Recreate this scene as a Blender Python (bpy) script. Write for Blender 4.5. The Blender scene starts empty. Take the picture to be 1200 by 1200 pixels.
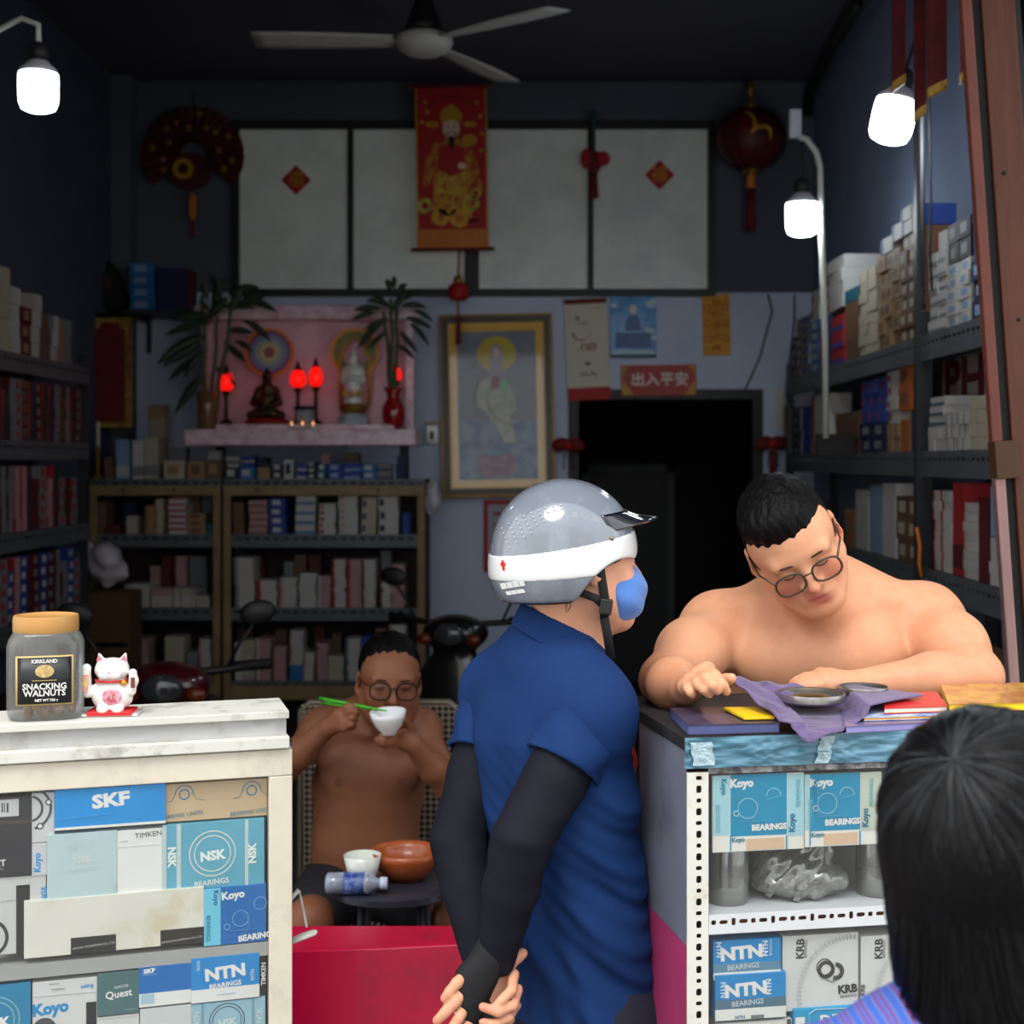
import bpy, bmesh, math, random
import numpy as np
from mathutils import Vector, Matrix, Euler

scene = bpy.context.scene
col = scene.collection
random.seed(7)
rng = np.random.default_rng(7)
R = math.radians

# ------------------------------------------------------------------ camera
F, CX, CY, EYE = 1200.0, 630.0, 540.0, 1.75      # nominal focal length in pixels, vanishing point, eye height
K = 1.4                                          # true focal length = F * K; true distance = nominal distance * K
cam_d = bpy.data.cameras.new('camera')
cam = bpy.data.objects.new('camera', cam_d)
col.objects.link(cam)
cam.location = (0, 0, EYE)
cam.rotation_euler = (R(90), 0, 0)
cam_d.sensor_width = 36
cam_d.lens = 36 * F * K / 1200
cam_d.shift_x = -(CX - 600) / 1200
cam_d.shift_y = (CY - 600) / 1200
cam_d.clip_start = 0.05
cam_d.dof.use_dof = True
cam_d.dof.focus_distance = 2.55
cam_d.dof.aperture_fstop = 4.8
scene.camera = cam

# ------------------------------------------------------------------ world: overcast daylight in the street
world = bpy.data.worlds.new('overcast_sky')
scene.world = world
world.use_nodes = True
wb = world.node_tree.nodes['Background']
wb.inputs[0].default_value = (0.93, 0.965, 1.0, 1)
wb.inputs[1].default_value = 2.5
sun_d = bpy.data.lights.new('sun', 'SUN')
sun_d.energy = 2.6
sun_d.angle = R(26)
sun_d.color = (1.0, 0.95, 0.88)
sun = bpy.data.objects.new('sun', sun_d)
col.objects.link(sun)
sun.rotation_euler = (R(29), 0, R(-12))
scene.view_settings.view_transform = 'Standard'
scene.view_settings.look = 'None'
scene.view_settings.exposure = -0.25
scene.view_settings.gamma = 1.0
scene.view_settings.use_curve_mapping = False
scene.cycles.use_denoising = True
scene.cycles.max_bounces = 8
scene.cycles.diffuse_bounces = 3
scene.cycles.transparent_max_bounces = 12
scene.cycles.sample_clamp_indirect = 4.0
scene.cycles.caustics_reflective = False
scene.cycles.caustics_refractive = False

# ------------------------------------------------------------------ helpers
def W(px, py, d):
    """photograph measurement -> place in the room at nominal distance d from the eye plane"""
    return Vector(((px - CX) * d / F, d * K, EYE - (py - CY) * d / F))

def W2(px, py, y):
    """the same for a true distance y"""
    return W(px, py, y / K)

def lin(c):
    out = []
    for v in c[:3]:
        v = v / 255.0
        out.append(v / 12.92 if v <= 0.04045 else ((v + 0.055) / 1.055) ** 2.4)
    return tuple(out) + (1.0,)

MATS = {}
def mat(name, c=(200, 200, 200), rough=0.5, metal=0.0, var=0.0, vscale=8.0, bump=0.0, bscale=60.0, emit=0.0,
        coat=0.0, spec=0.5, c2=None, trans=0.0, attr=None, sss=0.0, stain=None, sscale=3.0, sheen=0.0, stretch=None, ior=1.45):
    if name in MATS:
        return MATS[name]
    m = bpy.data.materials.new(name)
    MATS[name] = m
    m.use_nodes = True
    nt = m.node_tree
    N, L = nt.nodes, nt.links
    b = N['Principled BSDF']
    b.inputs['Roughness'].default_value = rough
    b.inputs['Metallic'].default_value = metal
    b.inputs['Coat Weight'].default_value = coat
    b.inputs['Specular IOR Level'].default_value = spec
    b.inputs['Transmission Weight'].default_value = trans
    b.inputs['IOR'].default_value = ior
    if sheen:
        b.inputs['Sheen Weight'].default_value = sheen
    if sss:
        b.inputs['Subsurface Weight'].default_value = sss
        b.inputs['Subsurface Radius'].default_value = (0.012, 0.005, 0.003)
        b.inputs['Subsurface Scale'].default_value = 1.0
    base = lin(c)
    tc = N.new('ShaderNodeTexCoord')
    vec = tc.outputs['Object']
    if stretch:
        mp = N.new('ShaderNodeMapping')
        mp.inputs['Scale'].default_value = stretch
        L.new(vec, mp.inputs['Vector'])
        vec = mp.outputs['Vector']
    sock = None
    if attr:
        a = N.new('ShaderNodeAttribute')
        a.attribute_name = attr
        sock = a.outputs['Color']
    if var > 0 or c2:
        n = N.new('ShaderNodeTexNoise')
        n.inputs['Scale'].default_value = vscale
        n.inputs['Detail'].default_value = 5
        n.inputs['Roughness'].default_value = 0.65
        L.new(vec, n.inputs['Vector'])
        mx = N.new('ShaderNodeMix')
        mx.data_type = 'RGBA'
        if c2:
            rp = N.new('ShaderNodeValToRGB')
            rp.color_ramp.elements[0].position = 0.42
            rp.color_ramp.elements[1].position = 0.62
            L.new(n.outputs['Fac'], rp.inputs['Fac'])
            L.new(rp.outputs['Color'], mx.inputs['Factor'])
            mx.inputs['B'].default_value = lin(c2)
        else:
            mr = N.new('ShaderNodeMapRange')
            mr.inputs['From Min'].default_value = 0.3
            mr.inputs['From Max'].default_value = 0.7
            mr.inputs['To Max'].default_value = 1.0
            L.new(n.outputs['Fac'], mr.inputs['Value'])
            L.new(mr.outputs['Result'], mx.inputs['Factor'])
            if sock:
                mx.blend_type = 'MULTIPLY'
                g = 1 - var
                mx.inputs['B'].default_value = (g, g * 0.97, g * 0.95, 1)
            else:
                mx.inputs['B'].default_value = tuple(v * (1 - var) for v in base[:3]) + (1,)
        if sock:
            L.new(sock, mx.inputs['A'])
        else:
            mx.inputs['A'].default_value = base
        sock = mx.outputs['Result']
    if stain:
        n2 = N.new('ShaderNodeTexNoise')
        n2.inputs['Scale'].default_value = sscale
        n2.inputs['Detail'].default_value = 8
        n2.inputs['Roughness'].default_value = 0.7
        L.new(tc.outputs['Object'], n2.inputs['Vector'])
        rp = N.new('ShaderNodeValToRGB')
        rp.color_ramp.elements[0].position = 0.54
        rp.color_ramp.elements[1].position = 0.66
        L.new(n2.outputs['Fac'], rp.inputs['Fac'])
        mx = N.new('ShaderNodeMix')
        mx.data_type = 'RGBA'
        L.new(rp.outputs['Color'], mx.inputs['Factor'])
        if sock:
            L.new(sock, mx.inputs['A'])
        else:
            mx.inputs['A'].default_value = base
        mx.inputs['B'].default_value = lin(stain)
        sock = mx.outputs['Result']
    if sock:
        L.new(sock, b.inputs['Base Color'])
    else:
        b.inputs['Base Color'].default_value = base
    if bump:
        n = N.new('ShaderNodeTexNoise')
        n.inputs['Scale'].default_value = bscale
        n.inputs['Detail'].default_value = 4
        L.new(vec, n.inputs['Vector'])
        bp = N.new('ShaderNodeBump')
        bp.inputs['Strength'].default_value = bump
        bp.inputs['Distance'].default_value = 0.01
        L.new(n.outputs['Fac'], bp.inputs['Height'])
        L.new(bp.outputs['Normal'], b.inputs['Normal'])
    if emit:
        b.inputs['Emission Color'].default_value = base
        b.inputs['Emission Strength'].default_value = emit
    return m

def glass_mat(name, tint=(235, 245, 245), gloss=0.06, rough=0.03, dirt=None, dfac=0.0, dscale=6.0):
    """thin clear sheet: mostly see-through, a little mirror, optional film of dirt"""
    if name in MATS:
        return MATS[name]
    m = bpy.data.materials.new(name)
    MATS[name] = m
    m.use_nodes = True
    nt = m.node_tree
    N, L = nt.nodes, nt.links
    N.remove(N['Principled BSDF'])
    out = N['Material Output']
    t = N.new('ShaderNodeBsdfTransparent')
    t.inputs[0].default_value = lin(tint)
    g = N.new('ShaderNodeBsdfGlossy')
    g.inputs['Roughness'].default_value = rough
    lw = N.new('ShaderNodeLayerWeight')
    lw.inputs['Blend'].default_value = 0.25
    mr = N.new('ShaderNodeMapRange')
    mr.inputs['To Min'].default_value = gloss
    mr.inputs['To Max'].default_value = min(1, gloss * 4 + 0.14)
    L.new(lw.outputs['Fresnel'], mr.inputs['Value'])
    mx = N.new('ShaderNodeMixShader')
    L.new(mr.outputs['Result'], mx.inputs[0])
    L.new(t.outputs[0], mx.inputs[1])
    L.new(g.outputs[0], mx.inputs[2])
    res = mx.outputs[0]
    if dirt:
        tc = N.new('ShaderNodeTexCoord')
        n = N.new('ShaderNodeTexNoise')
        n.inputs['Scale'].default_value = dscale
        n.inputs['Detail'].default_value = 6
        L.new(tc.outputs['Object'], n.inputs['Vector'])
        mr2 = N.new('ShaderNodeMapRange')
        mr2.inputs['From Min'].default_value = 0.35
        mr2.inputs['From Max'].default_value = 0.75
        mr2.inputs['To Min'].default_value = dfac * 0.45
        mr2.inputs['To Max'].default_value = dfac
        L.new(n.outputs['Fac'], mr2.inputs['Value'])
        df = N.new('ShaderNodeBsdfDiffuse')
        df.inputs[0].default_value = lin(dirt)
        m2 = N.new('ShaderNodeMixShader')
        L.new(mr2.outputs['Result'], m2.inputs[0])
        L.new(res, m2.inputs[1])
        L.new(df.outputs[0], m2.inputs[2])
        res = m2.outputs[0]
    L.new(res, out.inputs['Surface'])
    return m

def put(name, me, m, parent=None, loc=None, rot=None):
    o = bpy.data.objects.new(name, me)
    col.objects.link(o)
    if m and not me.materials:
        me.materials.append(m)
    if parent:
        o.parent = parent
    if loc is not None:
        o.location = loc
    if rot is not None:
        o.rotation_euler = rot
    return o

def tag(o, label, cat, group=None, kind=None):
    o['label'] = label
    o['category'] = cat
    if group:
        o['group'] = group
    if kind:
        o['kind'] = kind
    return o

def thing(name, label, cat, loc=(0, 0, 0), rotz=0.0, group=None):
    o = bpy.data.objects.new(name, None)
    o.empty_display_size = 0.05
    col.objects.link(o)
    o.location = loc
    o.rotation_euler = (0, 0, rotz)
    return tag(o, label, cat, group)

def struct(o):
    o['kind'] = 'structure'
    return o

class MB:
    """collects shapes and links them as one mesh object"""
    def __init__(s, M=None):
        s.v, s.f, s.mi = [], [], []
        s.M = M
        s.cur = 0
    def add(s, vs, fs):
        n = len(s.v)
        if s.M is not None:
            vs = [s.M @ Vector(v) for v in vs]
        s.v += [tuple(v) for v in vs]
        s.f += [tuple(i + n for i in f) for f in fs]
        s.mi += [s.cur] * len(fs)
        return s
    def box(s, c, d, rot=None, taper=1.0):
        x, y, z = d[0] / 2, d[1] / 2, d[2] / 2
        vs = []
        for sz in (-1, 1):
            k = taper if sz > 0 else 1.0
            for sx, sy in ((-1, -1), (1, -1), (1, 1), (-1, 1)):
                p = Vector((sx * x * k, sy * y * k, sz * z))
                if rot is not None:
                    p = rot @ p
                vs.append(p + Vector(c))
        return s.add(vs, [(3, 2, 1, 0), (4, 5, 6, 7), (0, 1, 5, 4), (1, 2, 6, 5), (2, 3, 7, 6), (3, 0, 4, 7)])
    def span(s, a, b):
        a, b = Vector(a), Vector(b)
        return s.box((a + b) / 2, [abs(v) for v in (b - a)])
    def tube(s, pts, r, n=8, cap=True, flat=1.0):
        pts = [Vector(p) for p in pts]
        rs = r if isinstance(r, (list, tuple)) else [r] * len(pts)
        t = (pts[1] - pts[0]).normalized()
        up = Vector((0, 0, 1)) if abs(t.z) < 0.9 else Vector((1, 0, 0))
        a = t.cross(up).normalized()
        vs, fs = [], []
        for i, p in enumerate(pts):
            if i == 0:
                t = pts[1] - pts[0]
            elif i == len(pts) - 1:
                t = pts[-1] - pts[-2]
            else:
                t = (pts[i + 1] - pts[i]).normalized() + (pts[i] - pts[i - 1]).normalized()
            t.normalize()
            a = (a - t * a.dot(t)).normalized()
            b = t.cross(a)
            for k in range(n):
                th = 2 * math.pi * k / n
                vs.append(p + a * (rs[i] * math.cos(th)) + b * (rs[i] * flat * math.sin(th)))
        for i in range(len(pts) - 1):
            for k in range(n):
                k2 = (k + 1) % n
                fs.append((i * n + k, i * n + k2, (i + 1) * n + k2, (i + 1) * n + k))
        if cap:
            fs.append(tuple(range(n - 1, -1, -1)))
            m = (len(pts) - 1) * n
            fs.append(tuple(range(m, m + n)))
        return s.add(vs, fs)
    def cyl(s, p0, p1, r0, r1=None, n=16):
        return s.tube([p0, p1], [r0, r0 if r1 is None else r1], n)
    def lathe(s, prof, n=24, c=(0, 0, 0), sq=0.0, rot=None):
        """prof: (radius, z) bottom to top; sq > 0 squares the section"""
        vs, fs = [], []
        c = Vector(c)
        for r, z in prof:
            for k in range(n):
                th = 2 * math.pi * (k + 0.5) / n
                ct, st = math.cos(th), math.sin(th)
                if sq:
                    e = 2.0 + sq
                    q = (abs(ct) ** e + abs(st) ** e) ** (-1 / e)
                    ct, st = ct * q, st * q
                p = Vector((r * ct, r * st, z))
                if rot is not None:
                    p = rot @ p
                vs.append(p + c)
        for i in range(len(prof) - 1):
            for k in range(n):
                k2 = (k + 1) % n
                fs.append((i * n + k, i * n + k2, (i + 1) * n + k2, (i + 1) * n + k))
        if prof[0][0] > 1e-5:
            fs.append(tuple(range(n - 1, -1, -1)))
        if prof[-1][0] > 1e-5:
            m = (len(prof) - 1) * n
            fs.append(tuple(range(m, m + n)))
        return s.add(vs, fs)
    def ell(s, c, r, rot=None, nu=16, nv=10):
        prof = [(max(1e-6, math.sin(math.pi * i / nv)), -math.cos(math.pi * i / nv)) for i in range(nv + 1)]
        c = Vector(c)
        vs, fs = [], []
        for q, z in prof:
            for k in range(nu):
                th = 2 * math.pi * k / nu
                p = Vector((q * math.cos(th) * r[0], q * math.sin(th) * r[1], z * r[2]))
                if rot is not None:
                    p = rot @ p
                vs.append(p + c)
        for i in range(nv):
            for k in range(nu):
                k2 = (k + 1) % nu
                fs.append((i * nu + k, i * nu + k2, (i + 1) * nu + k2, (i + 1) * nu + k))
        return s.add(vs, fs)
    def prism(s, poly, y0, y1):
        """polygon of (x, z) points, counter-clockwise seen from -y, thick from y0 (front) to y1"""
        n = len(poly)
        vs = [(p[0], y0, p[1]) for p in poly] + [(p[0], y1, p[1]) for p in poly]
        fs = [tuple(range(n)), tuple(range(2 * n - 1, n - 1, -1))]
        for i in range(n):
            j = (i + 1) % n
            fs.append((j, i, n + i, n + j))
        return s.add(vs, fs)
    def disc(s, cx, cz, r, y0, y1, n=24, rz=None):
        return s.prism([(cx + r * math.cos(2 * math.pi * k / n), cz + (rz or r) * math.sin(2 * math.pi * k / n)) for k in range(n)], y0, y1)
    def ring(s, cx, cz, r0, r1, y0, y1, n=32, a0=0.0, a1=360.0, k=1.0):
        """flat ring r0..r1 standing in the xz plane"""
        full = abs(a1 - a0) >= 359.9
        m = n if full else n + 1
        vs, fs = [], []
        for i in range(m):
            a = R(a0 + (a1 - a0) * i / n)
            c, q = math.cos(a), math.sin(a) * k
            vs += [(cx + r0 * c, y0, cz + r0 * q), (cx + r1 * c, y0, cz + r1 * q), (cx + r1 * c, y1, cz + r1 * q), (cx + r0 * c, y1, cz + r0 * q)]
        for i in range(n):
            a, b = i * 4, ((i + 1) % m) * 4
            for e in range(4):
                e2 = (e + 1) % 4
                fs.append((a + e, a + e2, b + e2, b + e))
        if not full:
            fs += [(0, 3, 2, 1), (4 * n, 4 * n + 1, 4 * n + 2, 4 * n + 3)]
        return s.add(vs, fs)
    def sheet(s, fn, nu, nv):
        vs = [fn(i / nu, j / nv) for j in range(nv + 1) for i in range(nu + 1)]
        fs = []
        for j in range(nv):
            for i in range(nu):
                a = j * (nu + 1) + i
                fs.append((a, a + 1, a + nu + 2, a + nu + 1))
        return s.add(vs, fs)
    def build(s, name, m, parent=None, smooth=False, bevel=0.0, solid=0.0, sub=0, loc=None, rot=None, auto=None):
        me = bpy.data.meshes.new(name)
        me.from_pydata(s.v, [], s.f)
        ms = m if isinstance(m, (list, tuple)) else [m]
        for q in ms:
            me.materials.append(q)
        if len(ms) > 1:
            me.polygons.foreach_set('material_index', s.mi)
        bm = bmesh.new()
        bm.from_mesh(me)
        bmesh.ops.recalc_face_normals(bm, faces=bm.faces)
        bm.to_mesh(me)
        bm.free()
        if smooth:
            me.polygons.foreach_set('use_smooth', [True] * len(me.polygons))
            if auto is not None:
                me.set_sharp_from_angle(angle=R(auto))
        o = put(name, me, None, parent, loc, rot)
        if bevel:
            q = o.modifiers.new('bevel', 'BEVEL')
            q.width = bevel
            q.segments = 2
            q.limit_method = 'ANGLE'
        if solid:
            q = o.modifiers.new('solid', 'SOLIDIFY')
            q.thickness = solid
            q.offset = 0
        if sub:
            q = o.modifiers.new('sub', 'SUBSURF')
            q.levels = q.render_levels = sub
        return o

TXT = {}
def text(s, size, m, parent, loc, rot=(R(90), 0, 0), bold=0.0, name='lettering', align='CENTER', sx=1.0, depth=0.0006, shear=0.0, space=1.0):
    key = (s, size, m.name, bold, align, depth, shear, space)
    me = TXT.get(key)
    if me is None:
        cu = bpy.data.curves.new('lettering', 'FONT')
        cu.body = s
        cu.size = size
        cu.align_x = align
        cu.align_y = 'CENTER'
        cu.offset = bold * size
        cu.extrude = depth / 2
        cu.shear = shear
        cu.space_character = space
        cu.resolution_u = 2
        o = bpy.data.objects.new('lettering', cu)
        col.objects.link(o)
        bpy.context.view_layer.update()
        dg = bpy.context.evaluated_depsgraph_get()
        me = bpy.data.meshes.new_from_object(o.evaluated_get(dg))
        bpy.data.objects.remove(o)
        bpy.data.curves.remove(cu)
        me.materials.clear()
        me.materials.append(m)
        TXT[key] = me
    o = put(name, me, m, parent, loc, rot)
    o.scale = (sx, 1, 1)
    return o

def squiggle(parent, cx, cz, w, h, m, seed, y=0.0, r=None, n=9, name='brush_writing', M=None):
    """unreadable handwriting: a looping flat stroke"""
    rd = random.Random(seed)
    pts, rs = [], []
    r = r or h * 0.07
    for i in range(n * 4 + 1):
        u = i / (n * 4)
        x = cx + w * (u - 0.5) + 0.10 * w * math.sin(i * 1.7 + seed)
        z = cz + 0.5 * h * math.sin(i * math.pi / 2.3 + seed) * (0.45 + 0.55 * rd.random())
        pts.append(Vector((x, y, z)))
        rs.append(r * (0.5 + rd.random()))
    if M is not None:
        pts = [M @ p for p in pts]
    return MB().tube(pts, rs, 4, flat=0.3).build(name, m, parent)

def on_plane(px, py, P0, yaw, off=0.0):
    """where the sight line of a photo point meets an upright plane; local (x, z) on that plane"""
    n = Vector((math.sin(yaw), -math.cos(yaw), 0))
    u = Vector((math.cos(yaw), math.sin(yaw), 0))
    P = Vector(P0) - n * off
    O = Vector((0, 0, EYE))
    dr = Vector(((px - CX) / (F * K), 1, -(py - CY) / (F * K)))
    t = n.dot(P - O) / n.dot(dr)
    q = O + dr * t
    return (u.dot(q - Vector(P0)), q.z - P0[2])

def perforated(mb, length, height, n, hole, y0, y1, horiz=True, o=(0, 0)):
    """strip in the xz plane, a grid of n cells with one oval hole each; hole(i) -> half sizes"""
    for i in range(n):
        if horiz:
            x0, x1, z0, z1 = o[0] + length * i / n, o[0] + length * (i + 1) / n, o[1], o[1] + height
        else:
            x0, x1, z0, z1 = o[0], o[0] + height, o[1] + length * i / n, o[1] + length * (i + 1) / n
        cx, cz = (x0 + x1) / 2, (z0 + z1) / 2
        a, b = hole(i)
        outer = [(x1, cz), (x1, z1), (cx, z1), (x0, z1), (x0, cz), (x0, z0), (cx, z0), (x1, z0)]
        inner = [(cx + a * math.cos(R(45 * k)) * (1 if k % 2 == 0 else 1.2), cz + b * math.sin(R(45 * k)) * (1 if k % 2 == 0 else 1.2)) for k in range(8)]
        vs = [(p[0], y0, p[1]) for p in outer] + [(p[0], y0, p[1]) for p in inner]
        vs += [(p[0], y1, p[1]) for p in outer] + [(p[0], y1, p[1]) for p in inner]
        fs = []
        for k in range(8):
            j = (k + 1) % 8
            fs.append((k, j, 8 + j, 8 + k))
            fs.append((16 + j, 16 + k, 24 + k, 24 + j))
            fs.append((8 + k, 8 + j, 24 + j, 24 + k))
            fs.append((j, k, 16 + k, 16 + j))
        mb.add(vs, fs)
    return mb

# ------------------------------------------------------------------ signed-distance modelling for bodies
class SDF:
    def __init__(s, lo, hi, h):
        s.lo, s.h = np.array(lo, np.float32), h
        s.n = [int(math.ceil((hi[i] - lo[i]) / h)) + 1 for i in range(3)]
        s.val = np.full(s.n, 1.0, np.float32)
        s.ax = [s.lo[i] + h * np.arange(s.n[i], dtype=np.float32) for i in range(3)]
    def win(s, lo, hi):
        sl = []
        for i in range(3):
            a = max(0, int((lo[i] - s.lo[i]) / s.h))
            b = min(s.n[i], int((hi[i] - s.lo[i]) / s.h) + 2)
            if b <= a:
                return None, None
            sl.append(slice(a, b))
        g = (s.ax[0][sl[0]][:, None, None], s.ax[1][sl[1]][None, :, None], s.ax[2][sl[2]][None, None, :])
        return tuple(sl), g
    def _put(s, sl, d, k, op):
        a = s.val[sl]
        if op == 'sub':
            d = -d
            h = np.maximum(k - np.abs(a - d), 0) / k
            s.val[sl] = np.maximum(a, d) + h * h * k * 0.25
        else:
            h = np.maximum(k - np.abs(a - d), 0) / k
            s.val[sl] = np.minimum(a, d) - h * h * k * 0.25
    def cone(s, p0, p1, r0, r1, k=0.02, op='add', flat=None):
        """tapered limb; flat=(axis, factor) squashes it along axis"""
        p0, p1 = np.array(p0, np.float32), np.array(p1, np.float32)
        rm = max(r0, r1) * 1.05 + k + 0.01
        sl, g = s.win(np.minimum(p0, p1) - rm, np.maximum(p0, p1) + rm)
        if sl is None:
            return s
        ba = p1 - p0
        q = [g[i] - p0[i] for i in range(3)]
        t = np.clip((q[0] * ba[0] + q[1] * ba[1] + q[2] * ba[2]) / max(1e-9, float(ba @ ba)), 0, 1)
        w = [q[i] - ba[i] * t for i in range(3)]
        if flat is not None:
            ax = np.array(flat[0], np.float32)
            ax = ax / np.linalg.norm(ax)
            dt = (w[0] * ax[0] + w[1] * ax[1] + w[2] * ax[2]) * (1 / flat[1] - 1)
            w = [w[i] + ax[i] * dt for i in range(3)]
        d = np.sqrt(w[0] ** 2 + w[1] ** 2 + w[2] ** 2) - (r0 + (r1 - r0) * t)
        s._put(sl, d, k, op)
        return s
    def chain(s, pts, rs, k=0.02, op='add', flat=None):
        for i in range(len(pts) - 1):
            s.cone(pts[i], pts[i + 1], rs[i], rs[i + 1], k, op, flat)
        return s
    def ell(s, c, r, rot=None, k=0.02, op='add'):
        c = np.array(c, np.float32)
        r = np.array(r, np.float32)
        m = float(r.max()) + k + 0.01
        sl, g = s.win(c - m, c + m)
        if sl is None:
            return s
        q = [g[i] - c[i] for i in range(3)]
        if rot is not None:
            A = np.array(rot, np.float32)          # columns = local axes
            q = [q[0] * A[0][j] + q[1] * A[1][j] + q[2] * A[2][j] for j in range(3)]
        k0 = np.sqrt((q[0] / r[0]) ** 2 + (q[1] / r[1]) ** 2 + (q[2] / r[2]) ** 2)
        k1 = np.sqrt((q[0] / r[0] ** 2) ** 2 + (q[1] / r[1] ** 2) ** 2 + (q[2] / r[2] ** 2) ** 2) + 1e-6
        s._put(sl, k0 * (k0 - 1) / k1, k, op)
        return s
    def cut(s, p, n, k=0.004):
        """keep the side the normal n points away from"""
        n = np.array(n, np.float32)
        n = n / np.linalg.norm(n)
        d = (s.ax[0][:, None, None] - p[0]) * n[0] + (s.ax[1][None, :, None] - p[1]) * n[1] + (s.ax[2][None, None, :] - p[2]) * n[2]
        h = np.maximum(k - np.abs(s.val - d), 0) / k
        s.val = (np.maximum(s.val, d) + h * h * k * 0.25).astype(np.float32)
        return s
    def warp(s, fn):
        """add fn(x, y, z) to the field: folds and creases"""
        near = np.abs(s.val) < 0.06
        i, j, k = np.nonzero(near)
        s.val[i, j, k] += fn(s.ax[0][i], s.ax[1][j], s.ax[2][k]).astype(np.float32)
        return s
    def net(s):
        v = s.val
        v[0], v[-1], v[:, 0], v[:, -1], v[:, :, 0], v[:, :, -1] = 1, 1, 1, 1, 1, 1
        ins = v < 0
        c = np.zeros([n - 1 for n in s.n], np.int8)
        for a in (0, 1):
            for b in (0, 1):
                for e in (0, 1):
                    c += ins[a:s.n[0] - 1 + a, b:s.n[1] - 1 + b, e:s.n[2] - 1 + e]
        I = np.argwhere((c > 0) & (c < 8))
        idx = np.full(c.shape, -1, np.int32)
        idx[I[:, 0], I[:, 1], I[:, 2]] = np.arange(len(I))
        cor = [(a, b, e) for a in (0, 1) for b in (0, 1) for e in (0, 1)]
        V = np.stack([v[I[:, 0] + a, I[:, 1] + b, I[:, 2] + e] for a, b, e in cor], 1)
        P = np.zeros((len(I), 3), np.float32)
        cnt = np.zeros(len(I), np.float32)
        for a in range(8):
            for b in range(a + 1, 8):
                df = [cor[b][q] - cor[a][q] for q in range(3)]
                if sum(abs(q) for q in df) != 1:
                    continue
                va, vb = V[:, a], V[:, b]
                m = (va < 0) != (vb < 0)
                t = np.where(m, va / np.where(m, va - vb, 1), 0)
                for q in range(3):
                    P[:, q] += np.where(m, cor[a][q] + t * df[q], 0)
                cnt += m
        P = (I + P / np.maximum(cnt, 1)[:, None]) * s.h + s.lo
        quads = []
        for ax in range(3):
            b, e = (ax + 1) % 3, (ax + 2) % 3
            A = [slice(None)] * 3
            B = [slice(None)] * 3
            A[ax], B[ax] = slice(0, -1), slice(1, None)
            ia, ib = ins[tuple(A)], ins[tuple(B)]
            E = np.argwhere(ia != ib)
            E = E[(E[:, b] > 0) & (E[:, e] > 0) & (E[:, b] < s.n[b] - 1) & (E[:, e] < s.n[e] - 1)]
            flip = ia[E[:, 0], E[:, 1], E[:, 2]]
            def cell(db, de):
                q = E.copy()
                q[:, b] -= db
                q[:, e] -= de
                return idx[q[:, 0], q[:, 1], q[:, 2]]
            Q = np.stack([cell(1, 1), cell(0, 1), cell(0, 0), cell(1, 0)], 1)
            Q[~flip] = Q[~flip][:, ::-1]
            quads.append(Q)
        Q = np.concatenate(quads)
        Q = Q[(Q >= 0).all(1)]
        return P, Q
    def build(s, name, m, parent=None, color=None, smooth_it=2, origin=(0, 0, 0)):
        P, Q = s.net()
        if smooth_it:
            e = np.concatenate([Q[:, [0, 1]], Q[:, [1, 2]], Q[:, [2, 3]], Q[:, [3, 0]]])
            deg = np.bincount(e.ravel(), minlength=len(P)).astype(np.float32)[:, None]
            for it in range(smooth_it):
                acc = np.stack([np.bincount(e[:, 0], P[e[:, 1], q], len(P)) + np.bincount(e[:, 1], P[e[:, 0], q], len(P)) for q in range(3)], 1)
                avg = acc / np.maximum(deg, 1)
                P = P + (0.6 if it % 2 == 0 else -0.55) * (avg - P)
        me = bpy.data.meshes.new(name)
        off = np.array(origin, np.float32)
        me.vertices.add(len(P))
        me.vertices.foreach_set('co', (P - off).astype(np.float32).ravel())
        me.loops.add(len(Q) * 4)
        me.loops.foreach_set('vertex_index', Q.astype(np.int32).ravel())
        me.polygons.add(len(Q))
        me.polygons.foreach_set('loop_start', np.arange(0, len(Q) * 4, 4, dtype=np.int32))
        me.polygons.foreach_set('use_smooth', np.ones(len(Q), bool))
        me.update(calc_edges=True)
        me.validate()
        if color is not None:
            a = me.color_attributes.new('col', 'FLOAT_COLOR', 'POINT')
            C = np.ones((len(P), 4), np.float32)
            C[:, :3] = color(P)
            a.data.foreach_set('color', C.ravel())
        return put(name, me, m, parent)
# ------------------------------------------------------------------ the shell of the shop
XL, XR, YB, YF, ZC, ZS = -2.46, 1.62, 6.0 * K, 2.6 * K, 3.975, 2.735
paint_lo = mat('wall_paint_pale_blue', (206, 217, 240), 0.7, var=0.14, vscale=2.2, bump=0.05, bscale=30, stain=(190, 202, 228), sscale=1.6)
paint_up = mat('wall_slate_blue_shaded', (92, 96, 110), 0.85, var=0.2, vscale=2.0, bump=0.05, bscale=30)  # darker tone stands in for lintel shade on the upper wall
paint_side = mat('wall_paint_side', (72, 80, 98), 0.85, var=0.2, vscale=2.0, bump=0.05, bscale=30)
paint_ceil = mat('ceiling_paint', (84, 84, 96), 0.9, var=0.15, vscale=1.5)
conc = mat('pavement', (138, 134, 128), 0.85, var=0.3, vscale=4, bump=0.1, bscale=40)
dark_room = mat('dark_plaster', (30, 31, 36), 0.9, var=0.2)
black_frame = mat('black_frame_paint', (22, 21, 22), 0.5, var=0.2)
wood_red = mat('red_brown_wood', (102, 56, 38), 0.55, var=0.35, vscale=6, bump=0.15, bscale=30, stretch=(6, 6, 0.7))
strip_metal = mat('dull_copper_strip', (176, 140, 138), 0.38, metal=0.6, var=0.35, vscale=5, stretch=(3, 3, 0.6))
gm0 = mat('gate_steel', (52, 50, 52), 0.5, 0.3, var=0.3)
rubber = mat('black_rubber', (16, 16, 17), 0.6)
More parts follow.
